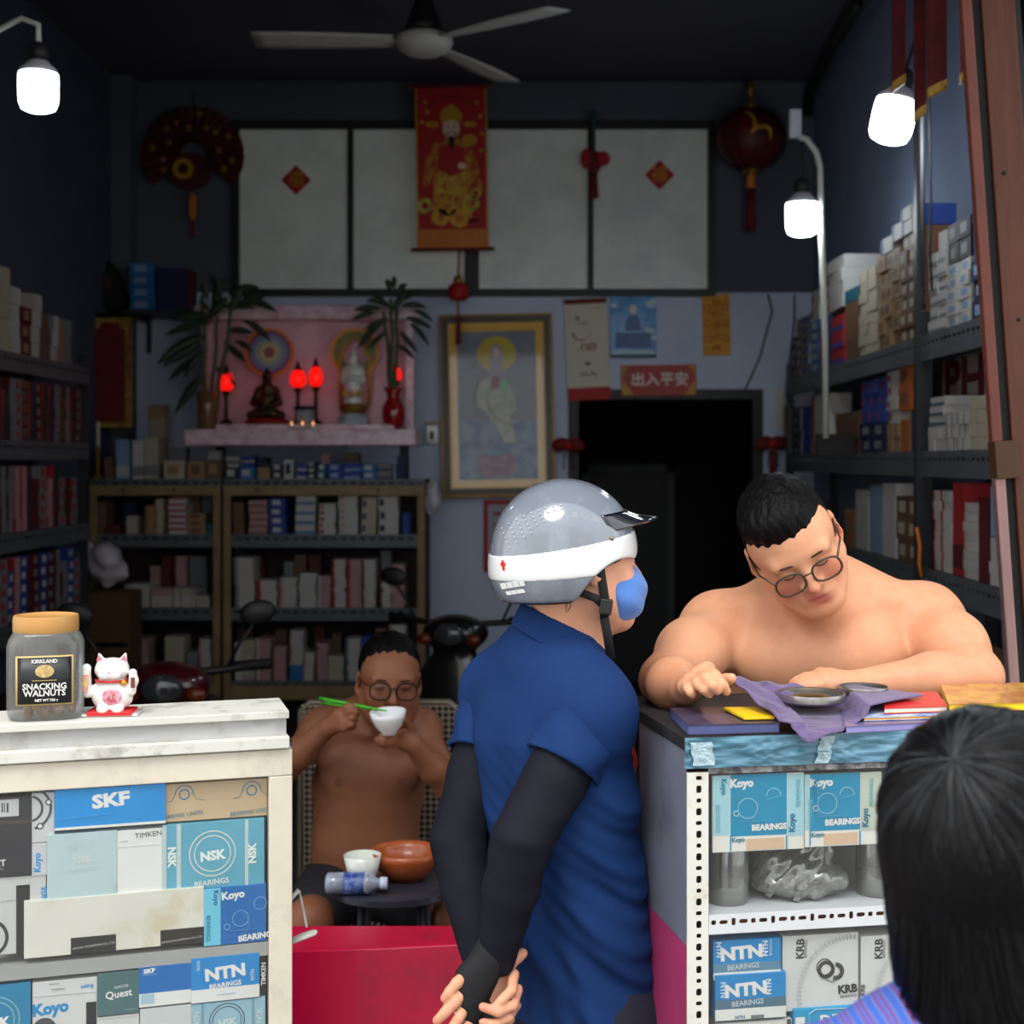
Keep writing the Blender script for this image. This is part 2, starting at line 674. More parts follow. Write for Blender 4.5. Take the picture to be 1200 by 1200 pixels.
fl = struct(MB().span((XL - 0.2, YF - 0.2, -0.1), (XR + 0.2, YB + 3.2, 0.0)).build('floor', mat('floor_tile', (96, 88, 84), 0.45, var=0.3, vscale=3)))
pv = struct(MB().span((-9, -14, -0.12), (9, YF - 0.2, 0.0)).build('floor_street', conc))
wl = struct(MB().span((XL - 0.15, YF - 0.15, 0), (XL, YB + 0.15, ZC)).build('wall_left', paint_side))
wr = struct(MB().span((XR, YF - 0.15, 0), (XR + 0.15, YB + 0.15, ZC)).build('wall_right', mat('wall_right_glow_paint', (126, 140, 168), 0.85, var=0.2, vscale=2.0, bump=0.05, bscale=30)))  # paler than the left wall: bulb glow put into its paint
ce = struct(MB().span((XL - 0.15, YF - 0.15, ZC), (XR + 0.15, YB + 0.15, ZC + 0.12)).build('ceiling', paint_ceil))
DX0, DX1, DZ = 0.21, 1.29, 2.14
wb_ = MB()
wb_.span((XL, YB, 0), (DX0, YB + 0.15, ZS)).span((DX1, YB, 0), (XR, YB + 0.15, ZS)).span((DX0, YB, DZ), (DX1, YB + 0.15, ZS))
struct(wb_.build('wall_back', paint_lo))
WX0, WX1, WZ0, WZ1 = (272 - 630) / 200, (838 - 630) / 200, EYE + (540 - 348) / 200, EYE + (540 - 143) / 200
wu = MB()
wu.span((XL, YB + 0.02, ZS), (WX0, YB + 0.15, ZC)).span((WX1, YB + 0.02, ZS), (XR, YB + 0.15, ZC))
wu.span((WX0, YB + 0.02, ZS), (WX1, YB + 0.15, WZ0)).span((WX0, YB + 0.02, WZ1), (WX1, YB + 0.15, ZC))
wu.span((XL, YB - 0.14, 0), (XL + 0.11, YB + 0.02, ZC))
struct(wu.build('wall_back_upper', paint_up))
# room behind the doorway
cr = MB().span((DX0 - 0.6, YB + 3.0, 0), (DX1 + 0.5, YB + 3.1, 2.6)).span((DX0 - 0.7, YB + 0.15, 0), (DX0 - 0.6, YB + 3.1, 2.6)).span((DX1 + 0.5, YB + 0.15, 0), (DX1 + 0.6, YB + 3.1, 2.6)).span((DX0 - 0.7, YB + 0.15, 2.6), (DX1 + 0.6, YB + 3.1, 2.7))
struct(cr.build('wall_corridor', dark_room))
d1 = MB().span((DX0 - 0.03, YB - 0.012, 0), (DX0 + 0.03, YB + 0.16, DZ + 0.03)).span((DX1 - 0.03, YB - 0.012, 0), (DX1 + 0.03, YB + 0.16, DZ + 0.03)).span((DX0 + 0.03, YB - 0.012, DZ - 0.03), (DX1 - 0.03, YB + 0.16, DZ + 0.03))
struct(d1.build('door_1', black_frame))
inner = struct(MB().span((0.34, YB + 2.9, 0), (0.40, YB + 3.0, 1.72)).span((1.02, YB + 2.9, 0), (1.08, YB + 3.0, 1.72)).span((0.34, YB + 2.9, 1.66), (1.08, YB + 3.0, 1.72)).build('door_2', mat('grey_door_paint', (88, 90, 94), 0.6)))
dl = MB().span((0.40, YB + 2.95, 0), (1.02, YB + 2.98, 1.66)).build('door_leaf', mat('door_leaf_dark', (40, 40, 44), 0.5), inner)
# front wall: shut on the left, lintel across the top, opening in the middle
fw = MB().span((-5.0, YF - 0.15, 0), (-1.44, YF, 6.0)).span((-1.44, YF - 0.15, 3.20), (1.66, YF, 6.0)).span((1.66, YF - 0.15, 0), (5.0, YF, 6.0))
struct(fw.build('wall_front', mat('facade_plaster', (150, 142, 130), 0.85, var=0.2, vscale=2)))

# unseen awning and street houses, added to dim the daylight inside
aw = thing('awning', 'unseen grey canvas awning added to shade the shop entrance', 'awning', (0.1, YF - 0.155, 3.32))
MB().add([(-1.9, 0, 0.12), (1.9, 0, 0.12), (1.9, -1.28, -0.08), (-1.9, -1.28, -0.08), (-1.9, 0, 0.14), (1.9, 0, 0.14), (1.9, -1.28, -0.06), (-1.9, -1.28, -0.06)], [(0, 1, 2, 3), (7, 6, 5, 4), (0, 4, 5, 1), (1, 5, 6, 2), (2, 6, 7, 3), (3, 7, 4, 0)]).build('canvas', mat('awning_canvas', (96, 100, 108), 0.8), aw)
for x in (-1.85, 1.85):
    MB().cyl((x, 0, -0.3), (x, -1.26, -0.09), 0.015, n=8).build('strut', gm0, aw)
hs_m = mat('street_house_plaster', (236, 230, 220), 0.85, var=0.12, vscale=0.4)  # facades kept pale to bounce daylight into the shop
for i, (x0, x1, h) in enumerate(((-16, -9.6, 10.5), (-9.5, -3.4, 9.0), (4.6, 10.0, 11.5), (10.1, 17, 9.5))):  # gap in the row lets skylight reach the back wall
    struct(MB().span((x0, -13.0, -0.1), (x1, -9.5, h)).build('wall_street_unseen_%d' % (i + 1), hs_m))

# clerestory window in the back wall
win = MB()
fy0, fy1 = YB - 0.03, YB + 0.05
t = 0.045
win.span((WX0, fy0, WZ0), (WX0 + t, fy1, WZ1)).span((WX1 - t, fy0, WZ0), (WX1, fy1, WZ1)).span((WX0 + t, fy0, WZ0), (WX1 - t, fy1, WZ0 + t)).span((WX0 + t, fy0, WZ1 - t), (WX1 - t, fy1, WZ1))
mull = [((411 - 630) / 200, 0.035), ((553 - 630) / 200, 0.085), ((692 - 630) / 200, 0.035)]
window = struct(win.build('window_1', black_frame))
for mx_, w_ in mull:
    MB().span((mx_ - w_ / 2, fy0 + 0.005, WZ0 + t), (mx_ + w_ / 2, fy1 - 0.005, WZ1 - t)).build('mullion', black_frame, window)
pane_m = mat('dusty_window_glass', (214, 218, 212), 0.22, var=0.35, vscale=1.6, coat=0.6, bump=0.02, bscale=3, stain=(176, 186, 190), sscale=1.2, emit=0.05)  # faint emission stands in for dim light behind the panes
edges = [WX0 + t] + [q for mx_, w_ in mull for q in (mx_ - w_ / 2, mx_ + w_ / 2)] + [WX1 - t]
for i in range(4):
    MB().span((edges[2 * i], YB + 0.004, WZ0 + t), (edges[2 * i + 1], YB + 0.012, WZ1 - t)).build('pane', pane_m, window)

# wooden door post and rail of the folding gate on the right, leaning a little
LEAN = R(-4.0)
post = thing('wooden_door_post', 'red-brown wooden door post at the shop front beside the right rack', 'post', (1.42, 3.47, 0), 0)
post.rotation_euler = (0, LEAN, 0)
Z0 = 1.55
def bar(name, x0, x1, y0, y1, z0, z1, m, bv=0.003):
    return MB().span((x0, y0, z0), (x1, y1, z1)).build(name, m, post, bevel=bv)
# local x is measured from the empty; at eye height the lean moves things by tan(LEAN)*1.6
bar('board', -0.165, -0.085, -0.06, 0.03, 0.0, 3.19, wood_red)
bar('edge_strip', -0.215, -0.190, -0.07, -0.04, 0.02, 1.73, strip_metal)
bar('edge_strip', -0.215, -0.190, -0.07, -0.04, 1.81, 3.19, mat('red_painted_strip', (120, 62, 50), 0.45, var=0.3))
bar('groove', -0.190, -0.165, -0.045, 0.0, 0.0, 3.19, rubber, 0)
bar('latch_block', -0.215, -0.160, -0.085, -0.03, 1.725, 1.815, mat('brown_latch', (74, 46, 22), 0.5))
for nx, nz in ((-0.13, 1.55), (-0.13, 2.1), (-0.12, 1.87), (-0.14, 2.45)):
    MB().ell((nx, -0.061, nz), (0.005, 0.003, 0.005), nu=8, nv=5).build('nail', rubber, post, smooth=True)
rg = MB().ring(-0.098, 1.32, 0.018, 0.025, -0.075, -0.067, 20)
rg.build('ring_handle', mat('steel_dark', (90, 90, 94), 0.35, 0.9), post)
gate = thing('folding_gate', 'dark grey folded steel gate beside the wooden door post', 'gate', (1.42, 3.47, 0), 0)
gate.rotation_euler = (0, LEAN, 0)
gm = mat('gate_steel', (52, 50, 52), 0.5, 0.3, var=0.3)
for i in range(5):
    MB().span((-0.075 + i * 0.030, -0.03, 0.03), (-0.063 + i * 0.030, 0.02, 3.18)).build('gate_bar', gm, gate)
for z in (0.3, 1.5, 2.7):
    MB().span((-0.075, 0.0, z), (0.066, 0.012, z + 0.03)).build('gate_link', gm, gate)

# ------------------------------------------------------------------ lamps
bulb_neck = mat('bulb_neck_white', (205, 205, 215), 0.4)
bulb_cap = mat('lamp_holder_black', (30, 30, 32), 0.5)
pipe_m = mat('white_pvc_pipe', (206, 208, 200), 0.4, var=0.1)
def bulb(px, py, d, rad, label, tilt=0.0, power=10.0):
    """px, py: centre of the shining part"""
    p = W(px, py, d)
    t_ = thing('led_bulb', label, 'lamp', p)
    t_.rotation_euler = (0, tilt, 0)
    r = rad
    MB().lathe([(0.0, -r * 1.02), (r * 0.55, -r * 1.0), (r * 0.85, -r * 0.86), (r * 0.97, -r * 0.55), (r, -r * 0.1), (r, r * 0.75), (r * 0.97, r * 0.95)], 28).build('diffuser', mat('lit_bulb_%d' % power, (238, 249, 255), 0.4, emit=power), t_, smooth=True)
    MB().lathe([(r * 0.98, r * 0.95), (r * 0.95, r * 1.15), (r * 0.6, r * 1.45), (r * 0.5, r * 1.6)], 28).build('neck', bulb_neck, t_, smooth=True)
    MB().lathe([(r * 0.5, r * 1.6), (r * 0.52, r * 2.3), (r * 0.3, r * 2.5), (r * 0.1, r * 2.6)], 20).build('lamp_holder', bulb_cap, t_, smooth=True)
    return t_, p
b1, p1 = bulb(45, 108, 3.05, 0.058, 'lit white LED bulb hanging from a curved arm over the left rack', 0.0, 10)
arm = MB().tube([(0, 0, 0.145), (0.0, 0, 0.20), (-0.05, 0, 0.22), (-0.12, 0, 0.185), (-0.155, 0, 0.12), (-0.165, 0, 0.0), (-0.165, 0, -0.5)], 0.009, 10)
arm.build('arm', pipe_m, b1, smooth=True)
b3, p3 = bulb(940, 257, 4.30, 0.068, 'lit white LED bulb on the bent white pipe lamp', 0.0, 40)
MB().tube([(0, 0, 0.16), (0.0, 0, 0.30), (0.0, 0.01, 0.34)], 0.007, 8).build('cord', bulb_cap, b3)
px_ = (964 - 630) / 1200 * 4.3 - p3.x
MB().tube([(-0.012, 0.0, 0.345), (0.02, 0.0, 0.335), (0.06, 0.0, 0.28), (0.075, 0, 0.22), (0.08, 0, 0.0), (px_ + 0.01, 0, -0.5), (px_ + 0.014, 0, -0.92)], 0.0135, 10).build('pipe', pipe_m, b3, smooth=True)
MB().box((-0.03, 0.0, 0.40), (0.05, 0.04, 0.12)).build('junction_box', bulb_neck, b3, bevel=0.006)
MB().span((px_ - 0.02, 0.01, -0.99), (px_ + 0.135, 0.05, -0.90)).build('clamp', black_frame, b3)
b2, p2 = bulb(1046, 142, 3.2, 0.066, 'lit white LED bulb under the red couplet scrolls', R(14), 48)
MB().tube([(0, 0, 0.16), (0.01, 0, 0.28), (0.0, 0.02, 0.5), (-0.02, 0.05, 0.9)], 0.006, 8).build('cord', bulb_cap, b2)
# vertical conduit with cable behind this lamp
cd = thing('cable_conduit', 'thin dark conduit with a loose cable hanging beside the right rack', 'conduit', W(1081, 330, 3.3))
MB().tube([(0, 0, 0.95), (0.0, 0, 0.3), (0.003, 0, -0.02)], 0.008, 8).build('pipe', mat('conduit_grey', (70, 70, 74), 0.4), cd, smooth=True)
MB().tube([(0.018, -0.01, 0.95), (0.02, -0.01, 0.5), (0.025, -0.01, 0.25), (0.022, -0.01, 0.1), (0.028, -0.01, -0.03)], 0.004, 6).build('cable', rubber, cd, smooth=True)
# trunking from the ceiling down to the corner
tr = MB().tube([W(1005, 5, 4.7), W(975, 55, 5.3), W(948, 110, 5.9), W(946, 135, 5.93)], 0.03, 8)
tag(tr.build('cable_bundle', rubber, None, smooth=True), 'thick black cable bundle running along the ceiling corner to the lantern wall', 'cable')
for xs, lab in (((900, 345, 905, 365, 890, 420, 872, 460), 'thin black wire curving down the pale blue wall towards the doorway'), ((931, 345, 931, 375, 927, 410, 924, 440), 'thin black wire hanging straight down the pale blue wall by the rack')):
    pts = [W2(xs[i], xs[i + 1], YB - 0.006) for i in range(0, 8, 2)]
    tag(MB().tube(pts, 0.006, 6).build('wall_wire', rubber, None, smooth=True), lab, 'wire')

# ceiling fan
fan = thing('ceiling_fan', 'three-bladed white ceiling fan with a dark canopy', 'fan', W(497, 52, 4.4))
fan_w = mat('fan_white', (205, 205, 198), 0.45, var=0.15)
hz = ZC - W(497, 52, 4.4).z
MB().lathe([(0.02, -0.045), (0.075, -0.042), (0.11, -0.02), (0.125, 0.005), (0.12, 0.03), (0.09, 0.045), (0.05, 0.05)], 32).build('motor', fan_w, fan, smooth=True)
MB().lathe([(0.085, 0.05), (0.075, 0.09), (0.05, 0.15), (0.038, 0.2), (0.014, 0.205), (0.014, hz - 0.06), (0.05, hz - 0.05), (0.06, hz)], 20).build('canopy_rod', mat('fan_dark', (26, 26, 28), 0.5), fan, smooth=True)
for a in (182, -38, 62):
    ca, sa = math.cos(R(a)), math.sin(R(a))
    Mx = Matrix.Rotation(R(a), 4, 'Z')
    bl = MB(Mx)
    def fb(u, v):
        x = 0.13 + 0.60 * u
        w_ = 0.05 + 0.03 * math.sin(u * 2.2)
        return (x, (v - 0.5) * 2 * w_, 0.012 + (v - 0.5) * 0.022)
    bl.sheet(fb, 10, 4)
    o = bl.build('blade', fan_w, fan, smooth=True, solid=0.005)
    MB(Mx).box((0.12, 0, 0.012), (0.09, 0.035, 0.008)).build('blade_bracket', fan_w, fan)
# ------------------------------------------------------------------ racks and the boxes on them
aged = mat('aged_yellow_wood', (150, 122, 84), 0.55, var=0.35, vscale=8, stretch=(1, 1, 1))
lip_m = mat('slotted_shelf_steel', (96, 102, 108), 0.5, 0.3, var=0.3, vscale=6)
shelf_m = mat('shelf_board_brown', (70, 46, 36), 0.7, var=0.3)
rack_dark = mat('rack_steel_dark', (58, 60, 64), 0.5, 0.4, var=0.3)

BOXM = {}
def unit_box(main, style='plain', accent=None):
    key = (main.name, style, accent.name if accent else '')
    if key in BOXM:
        return BOXM[key]
    mb = MB().span((-0.5, -0.5, 0), (0.5, 0.5, 1))
    if style != 'plain':
        mb.cur = 1
        if style == 'end':
            q = (-0.5, -0.3, 0, 1)
        elif style == 'band':
            q = (-0.5, 0.5, 0.08, 0.34)
        elif style == 'top':
            q = (-0.5, 0.5, 0.62, 1.0)
        elif style == 'label':
            q = (-0.32, 0.2, 0.25, 0.78)
        else:
            q = (-0.44, -0.2, 0.22, 0.75)
        mb.add([(q[0], -0.506, q[2]), (q[1], -0.506, q[2]), (q[1], -0.506, q[3]), (q[0], -0.506, q[3])], [(0, 1, 2, 3)])
        if style == 'end':
            mb.add([(-0.506, -0.5, 0), (-0.506, 0.5, 0), (-0.506, 0.5, 1), (-0.506, -0.5, 1)], [(0, 1, 2, 3)])
    me = bpy.data.meshes.new('parts_box')
    me.from_pydata(mb.v, [], mb.f)
    me.materials.append(main)
    if style != 'plain':
        me.materials.append(accent)
        me.polygons.foreach_set('material_index', mb.mi)
    BOXM[key] = me
    return me

def cm(name, c, **k):
    c = tuple(v * 0.85 for v in c)              # card darkened, the shop's dim light put into its colour
    return mat('card_' + name, c, 0.6, var=0.22, vscale=9, **k)
C_ = {'white': cm('white', (222, 218, 214)), 'cream': cm('cream', (208, 196, 172)), 'tan': cm('tan', (176, 140, 100)), 'brown': cm('brown', (128, 92, 66)),
      'pink': cm('pink', (208, 160, 164)), 'red': cm('red', (190, 36, 46)), 'blue': cm('blue', (32, 74, 170)), 'navy': cm('navy', (24, 34, 88)),
      'cyan': cm('cyan', (30, 130, 200)), 'grey': cm('grey', (140, 144, 150)), 'dark': cm('dark', (50, 50, 58)), 'orange': cm('orange', (206, 104, 40)),
      'purple': cm('purple', (84, 70, 150)), 'teal': cm('teal', (40, 110, 130)), 'maroon': cm('maroon', (104, 24, 32)), 'skyblue': cm('skyblue', (150, 182, 220))}
ACC = {'end': 'with {} end', 'band': 'with {} band', 'top': 'with {} top', 'label': 'with {} label', 'dot': 'with {} mark'}
nbox = [0]
KIND = ['parts_box']
PILE = []
def stack(fr, x, w, z, hs, dep, colr, where, style='plain', acc=None, y=0.0, jit=0.004, turn=0.0):
    """a pile of boxes; fr = (origin, rotz); hs = list of heights; y = setback of the front face"""
    o0, rz = fr
    ca, sa = math.cos(rz), math.sin(rz)
    zz = z
    for h in hs:
        jx, jy = random.uniform(-jit, jit), random.uniform(0, 2 * jit)
        lx, ly = x + w / 2 + jx, y + dep / 2 + jy
        wx, wy = o0[0] + ca * lx - sa * ly, o0[1] + sa * lx + ca * ly
        lab = '%s %s %son %s' % (colr, 'parts box' if KIND[0] == 'parts_box' else 'carton', (ACC[style].format(acc) + ' ') if acc else '', where)
        face = w * h / wy ** 2 * (K if rz == 0 else 1.0) * (1.0 if rz == 0 else 0.45) * (0.4 if y > 0.15 else 1.0)
        PILE.append((KIND[0], face, unit_box(C_[colr], style, C_[acc] if acc else None), (wx, wy, o0[2] + zz), rz + R(random.uniform(-2.5, 2.5) + turn), (w, dep, h - 0.001), lab, 'boxes on ' + where))
        zz += h
        nbox[0] += 1
    return zz

def rack(name, label, fr, length, depth, shelves, height, posts, lipslots, frame_m, back_m=None, lip_h=0.065, front_frame=False, z_lip=0.0):
    o0, rz = fr
    t_ = thing(name, label, 'rack', o0, rz)
    pw = 0.036
    for px in posts:
        for yy in (0.0, depth - pw):
            MB().span((px - pw / 2, yy, 0), (px + pw / 2, yy + pw, height)).build('post', frame_m, t_)
    for z in shelves:
        MB().span((0, 0.012, z - 0.014), (length, depth - 0.004, z)).build('shelf', shelf_m, t_)
        mb = MB()
        if lipslots:
            n = int(length / 0.05)
            perforated(mb, length, lip_h * 0.5, n, lambda i: (0.017, 0.0065), -0.004, 0.0, True, (0, z - lip_h * 0.55))
            mb.span((0, -0.004, z - lip_h), (length, 0.0, z - lip_h * 0.55)).span((0, -0.004, z - lip_h * 0.05), (length, 0.0, z + 0.004))
            mb.span((0, 0.0, z - lip_h), (length, 0.012, z - lip_h + 0.003))
        else:
            mb.span((0, -0.004, z - lip_h), (length, 0.0, z + 0.002))
        o = mb.build('shelf_lip', lip_m, t_)
        if lipslots:
            o['kind'] = 'stuff'
    if back_m:
        MB().span((0, depth, 0.05), (length, depth + 0.006, height)).build('back_panel', back_m, t_)
    return t_

# --- two racks along the back wall
DB = 5.45
bx = lambda px: (px - 630) / F * DB
bz = lambda py: EYE - (py - 540) / F * DB
backp = mat('rack_back_dark', (40, 28, 26), 0.8)
shz = [bz(562), bz(627), bz(713), bz(799)]
XA, XB_ = bx(262), bx(498)
frB = ((XA, DB * K, 0), 0.0)
rB = rack('steel_rack', 'back wall steel rack with yellow wooden edging under the altar', frB, XB_ - XA, 0.36, shz, shz[0] - 0.01, (0.018, XB_ - XA - 0.018), True, rack_dark, backp)
XA2 = bx(104)
frA = ((XA2, DB * K + 0.02, 0), 0.0)
rA = rack('steel_rack', 'back wall steel rack with yellow wooden edging beside the left rack', frA, bx(258) - XA2, 0.36, shz, shz[0] - 0.01, (0.018, bx(258) - XA2 - 0.018), True, rack_dark, backp)
for r_, L_ in ((rB, XB_ - XA), (rA, bx(258) - XA2)):
    MB().span((0, -0.014, shz[0] - 0.085), (L_, -0.005, shz[0] - 0.03)).build('wood_edging', aged, r_, bevel=0.003)
    MB().span((0, -0.014, 0.30), (0.04, -0.005, shz[0] - 0.086)).build('wood_edging', aged, r_, bevel=0.003)
    MB().span((L_ - 0.04, -0.014, 0.30), (L_, -0.005, shz[0] - 0.086)).build('wood_edging', aged, r_, bevel=0.003)
    MB().span((0.042, -0.014, bz(820)), (L_ - 0.042, -0.005, bz(803))).build('wood_edging', aged, r_, bevel=0.003)
    for nx in (0.18, L_ - 0.25):
        MB().ell((nx, -0.014, shz[0] - 0.055), (0.008, 0.004, 0.008), nu=8, nv=5).build('bolt_head', rubber, r_, smooth=True)

def pxstack(cx0, cy0, sc, lst, base, shelf_i, where, fr, x_org):
    """stacks measured on an enlarged crop: (x0, x1, top, n, colour, style, accent, setback)"""
    for it in lst:
        x0, x1, top, n, c = it[:5]
        st, ac = (it[5], it[6]) if len(it) > 6 else ('plain', None)
        yb = it[7] if len(it) > 7 else 0.025
        k = (DB * K + yb) / (DB * K)
        H = (base - top) / sc / F * DB * k
        xx = bx(cx0 + x0 / sc) * k - x_org
        ww = (x1 - x0) / sc / F * DB * k
        hs = [H / n] * n
        stack(fr, xx, ww * 0.97, shz[shelf_i] + 0.002, hs, min(0.16, 0.3 - yb), c, where, st, ac, yb, 0.002)
wB = ['the upper shelf of the altar rack', 'the middle shelf of the altar rack', 'the lower shelf of the altar rack']
pxstack(240, 550, 4, [(135, 185, 150, 4, 'brown'), (208, 295, 140, 5, 'pink', 'band', 'brown'), (303, 380, 130, 4, 'blue', 'label', 'white'), (425, 518, 118, 4, 'white', 'band', 'cyan'),
    (535, 615, 155, 5, 'white', 'dot', 'red'), (628, 718, 112, 6, 'white', 'dot', 'pink'), (735, 805, 125, 3, 'cream', 'dot', 'purple'), (815, 908, 120, 3, 'white', 'dot', 'navy'), (928, 960, 200, 2, 'blue')], 300, 1, wB[0], frB, XA)
pxstack(240, 550, 4, [(140, 232, 405, 9, 'white', 'end', 'grey'), (245, 340, 512, 5, 'white', 'end', 'red'), (350, 432, 500, 6, 'white', 'end', 'pink'), (443, 523, 480, 7, 'white'), (530, 590, 492, 8, 'pink', 'end', 'white'),
    (597, 660, 415, 12, 'white', 'end', 'red'), (668, 735, 415, 12, 'pink', 'end', 'red'), (745, 800, 415, 11, 'white', 'end', 'cream'), (828, 872, 525, 5, 'white', 'end', 'pink'), (877, 937, 435, 10, 'pink'),
    (230, 275, 425, 5, 'maroon', 'plain', None, 0.2), (370, 415, 440, 4, 'grey', 'plain', None, 0.2), (420, 478, 405, 6, 'brown', 'plain', None, 0.2), (490, 545, 410, 5, 'maroon', 'plain', None, 0.2), (805, 845, 490, 6, 'maroon', 'plain', None, 0.2), (825, 872, 390, 6, 'grey', 'plain', None, 0.22)], 640, 2, wB[1], frB, XA)
pxstack(240, 550, 4, [(138, 170, 810, 1, 'white'), (174, 236, 800, 3, 'cream', 'band', 'pink'), (240, 308, 790, 9, 'pink', 'end', 'white'), (315, 382, 825, 8, 'pink', 'end', 'brown'), (463, 512, 855, 2, 'white', 'end', 'pink'),
    (515, 578, 810, 10, 'pink', 'end', 'maroon'), (580, 652, 870, 5, 'cream'), (657, 728, 790, 8, 'white', 'end', 'teal'), (735, 790, 780, 2, 'blue', 'plain', None, 0.03), (800, 850, 740, 5, 'brown'), (860, 940, 725, 7, 'white', 'end', 'pink'),
    (160, 220, 770, 4, 'maroon', 'plain', None, 0.2), (330, 385, 770, 5, 'brown', 'plain', None, 0.2), (515, 560, 755, 5, 'maroon', 'plain', None, 0.2), (600, 640, 790, 4, 'brown', 'plain', None, 0.2)], 987, 3, wB[2], frB, XA)
zb = stack(frB, bx(240 + 397 / 4) - XA, 0.066, shz[3] + 0.002, [0.042, 0.042], 0.16, 'cyan', wB[2], 'plain', None, 0.025)
stack(frB, bx(240 + 397 / 4) - XA, 0.066, zb, [0.0205] * 9, 0.16, 'white', wB[2], 'end', 'cream', 0.025)
wA = ['the upper shelf of the rack beside the bag', 'the middle shelf of the rack beside the bag', 'the lower shelf of the rack beside the bag']
pxstack(0, 550, 4, [(446, 488, 160, 6, 'brown', 'end', 'pink'), (494, 560, 270, 2, 'maroon'), (575, 640, 230, 4, 'cream', 'end', 'navy'), (672, 722, 180, 6, 'tan', 'end', 'brown'), (723, 762, 150, 6, 'cream', 'end', 'tan'), (785, 870, 140, 6, 'white', 'top', 'red'), (875, 960, 215, 3, 'tan', 'label', 'brown'), (965, 992, 262, 1, 'teal'),
    (575, 640, 165, 5, 'navy', 'plain', None, 0.2), (880, 935, 145, 6, 'brown', 'plain', None, 0.2), (945, 990, 140, 6, 'grey', 'plain', None, 0.2)], 315, 1, wA[0], frA, XA2)
pxstack(0, 550, 4, [(580, 700, 548, 6, 'white', 'end', 'pink'), (915, 980, 600, 2, 'cream')] + [(702 + i * 17, 718 + i * 17, 570, 1, 'white', 'top', 'pink') for i in range(6)] + [(808 + i * 17, 824 + i * 17, 565, 1, 'white', 'top', 'cream') for i in range(6)] +
    [(700, 748, 478, 9, 'pink', 'plain', None, 0.2), (755, 800, 428, 10, 'maroon', 'plain', None, 0.2), (808, 872, 428, 10, 'pink', 'end', 'maroon', 0.2), (885, 965, 430, 9, 'grey', 'plain', None, 0.2)], 655, 2, wA[1], frA, XA2)
pxstack(0, 550, 4, [(930, 985, 800, 6, 'white', 'end', 'pink'), (770, 862, 790, 7, 'cream'), (600, 690, 800, 5, 'pink', 'end', 'white'), (870, 925, 860, 4, 'grey')], 995, 3, wA[2], frA, XA2)
wT = 'the top board under the altar'
pxstack(160, 330, 3.333, [(345, 400, 705, 1, 'dark', 'label', 'white'), (405, 465, 705, 1, 'cyan', 'label', 'white'), (470, 520, 705, 1, 'tan'), (530, 572, 690, 2, 'dark', 'label', 'white'), (578, 615, 675, 1, 'white', 'label', 'navy'), (625, 664, 690, 2, 'blue', 'band', 'white'),
    (668, 703, 682, 3, 'navy', 'label', 'white'), (706, 740, 690, 2, 'teal', 'label', 'white'), (745, 805, 690, 2, 'blue', 'label', 'skyblue'), (808, 875, 690, 2, 'blue', 'band', 'skyblue'), (880, 938, 692, 2, 'cyan', 'label', 'white'), (942, 1000, 690, 2, 'grey', 'band', 'navy'), (1005, 1052, 660, 3, 'navy', 'end', 'skyblue'),
    (345, 400, 665, 3, 'white', 'band', 'navy', 0.2), (405, 462, 660, 3, 'blue', 'band', 'white', 0.2), (475, 515, 668, 3, 'navy', 'plain', None, 0.2), (720, 755, 655, 3, 'pink', 'plain', None, 0.2), (812, 870, 652, 3, 'brown', 'plain', None, 0.2)], 752, 0, wT, frB, XA)
wU = 'the top board behind the counter bag'
pxstack(0, 300, 4, [(485, 522, 945, 2, 'brown'), (540, 604, 862, 1, 'skyblue', 'band', 'white'), (615, 668, 866, 1, 'white', 'band', 'grey'), (674, 740, 852, 1, 'cream', 'band', 'grey'), (760, 860, 962, 1, 'cream', 'label', 'tan'), (875, 958, 962, 1, 'tan', 'label', 'brown'), (962, 1036, 955, 1, 'brown', 'label', 'tan'),
    (800, 870, 900, 1, 'grey', 'plain', None, 0.2), (970, 1030, 915, 2, 'white', 'band', 'red', 0.2)], 1048, 0, wU, frA, XA2)

KIND[0] = 'carton'
# --- rack along the right wall, its front faces the middle of the shop
XF = 1.34
rz_ = lambda px: XF * F / (px - 630)
ux = lambda px: (5.52 - rz_(px)) * K
RS = [2.18, 1.78, 1.376, 0.97, 0.55, 0.15]
Y5 = 5.52 * K
frR = ((XF, Y5, 0), R(-90))
LR = (5.52 - 2.84) * K
rR = rack('slotted_angle_rack', 'long grey slotted rack full of boxes along the right wall', frR, LR, 0.265, RS, 2.27, (0.018, ux(1079), LR - 0.02), True, rack_dark, None, 0.085)
MB().span((ux(1079) - 0.02, -0.02, 1.0), (ux(1079) + 0.02, 0.0, 3.1)).build('upright', rack_dark, rR)
def rr(shelf, px0, px1, colr, n, h, style='plain', acc=None, y=0.012, dep=0.12, z=0.0, cols=1, jit=0.004, where=None):
    x0, x1 = ux(px0), ux(px1)
    w = (x1 - x0) / cols
    for c in range(cols):
        stack(frR, x0 + c * w, w * 0.96, RS[shelf] + 0.003 + z, [h] * n, dep, colr, where, style, acc, y, jit)
q = 'the top shelf of the right wall rack'
rr(0, 925, 930, 'navy', 4, 0.055, 'label', 'skyblue', where=q)
rr(0, 930, 936, 'brown', 6, 0.05, 'label', 'cream', where=q)
rr(0, 936, 946, 'grey', 6, 0.05, 'label', 'blue', where=q)
rr(0, 946, 957, 'cyan', 5, 0.05, 'label', 'white', where=q)
rr(0, 946, 957, 'white', 2, 0.075, 'dot', 'red', z=0.25, where=q)
rr(0, 957, 968, 'navy', 5, 0.05, 'end', 'red', where=q)
rr(0, 970, 985, 'red', 3, 0.075, 'band', 'blue', where=q)
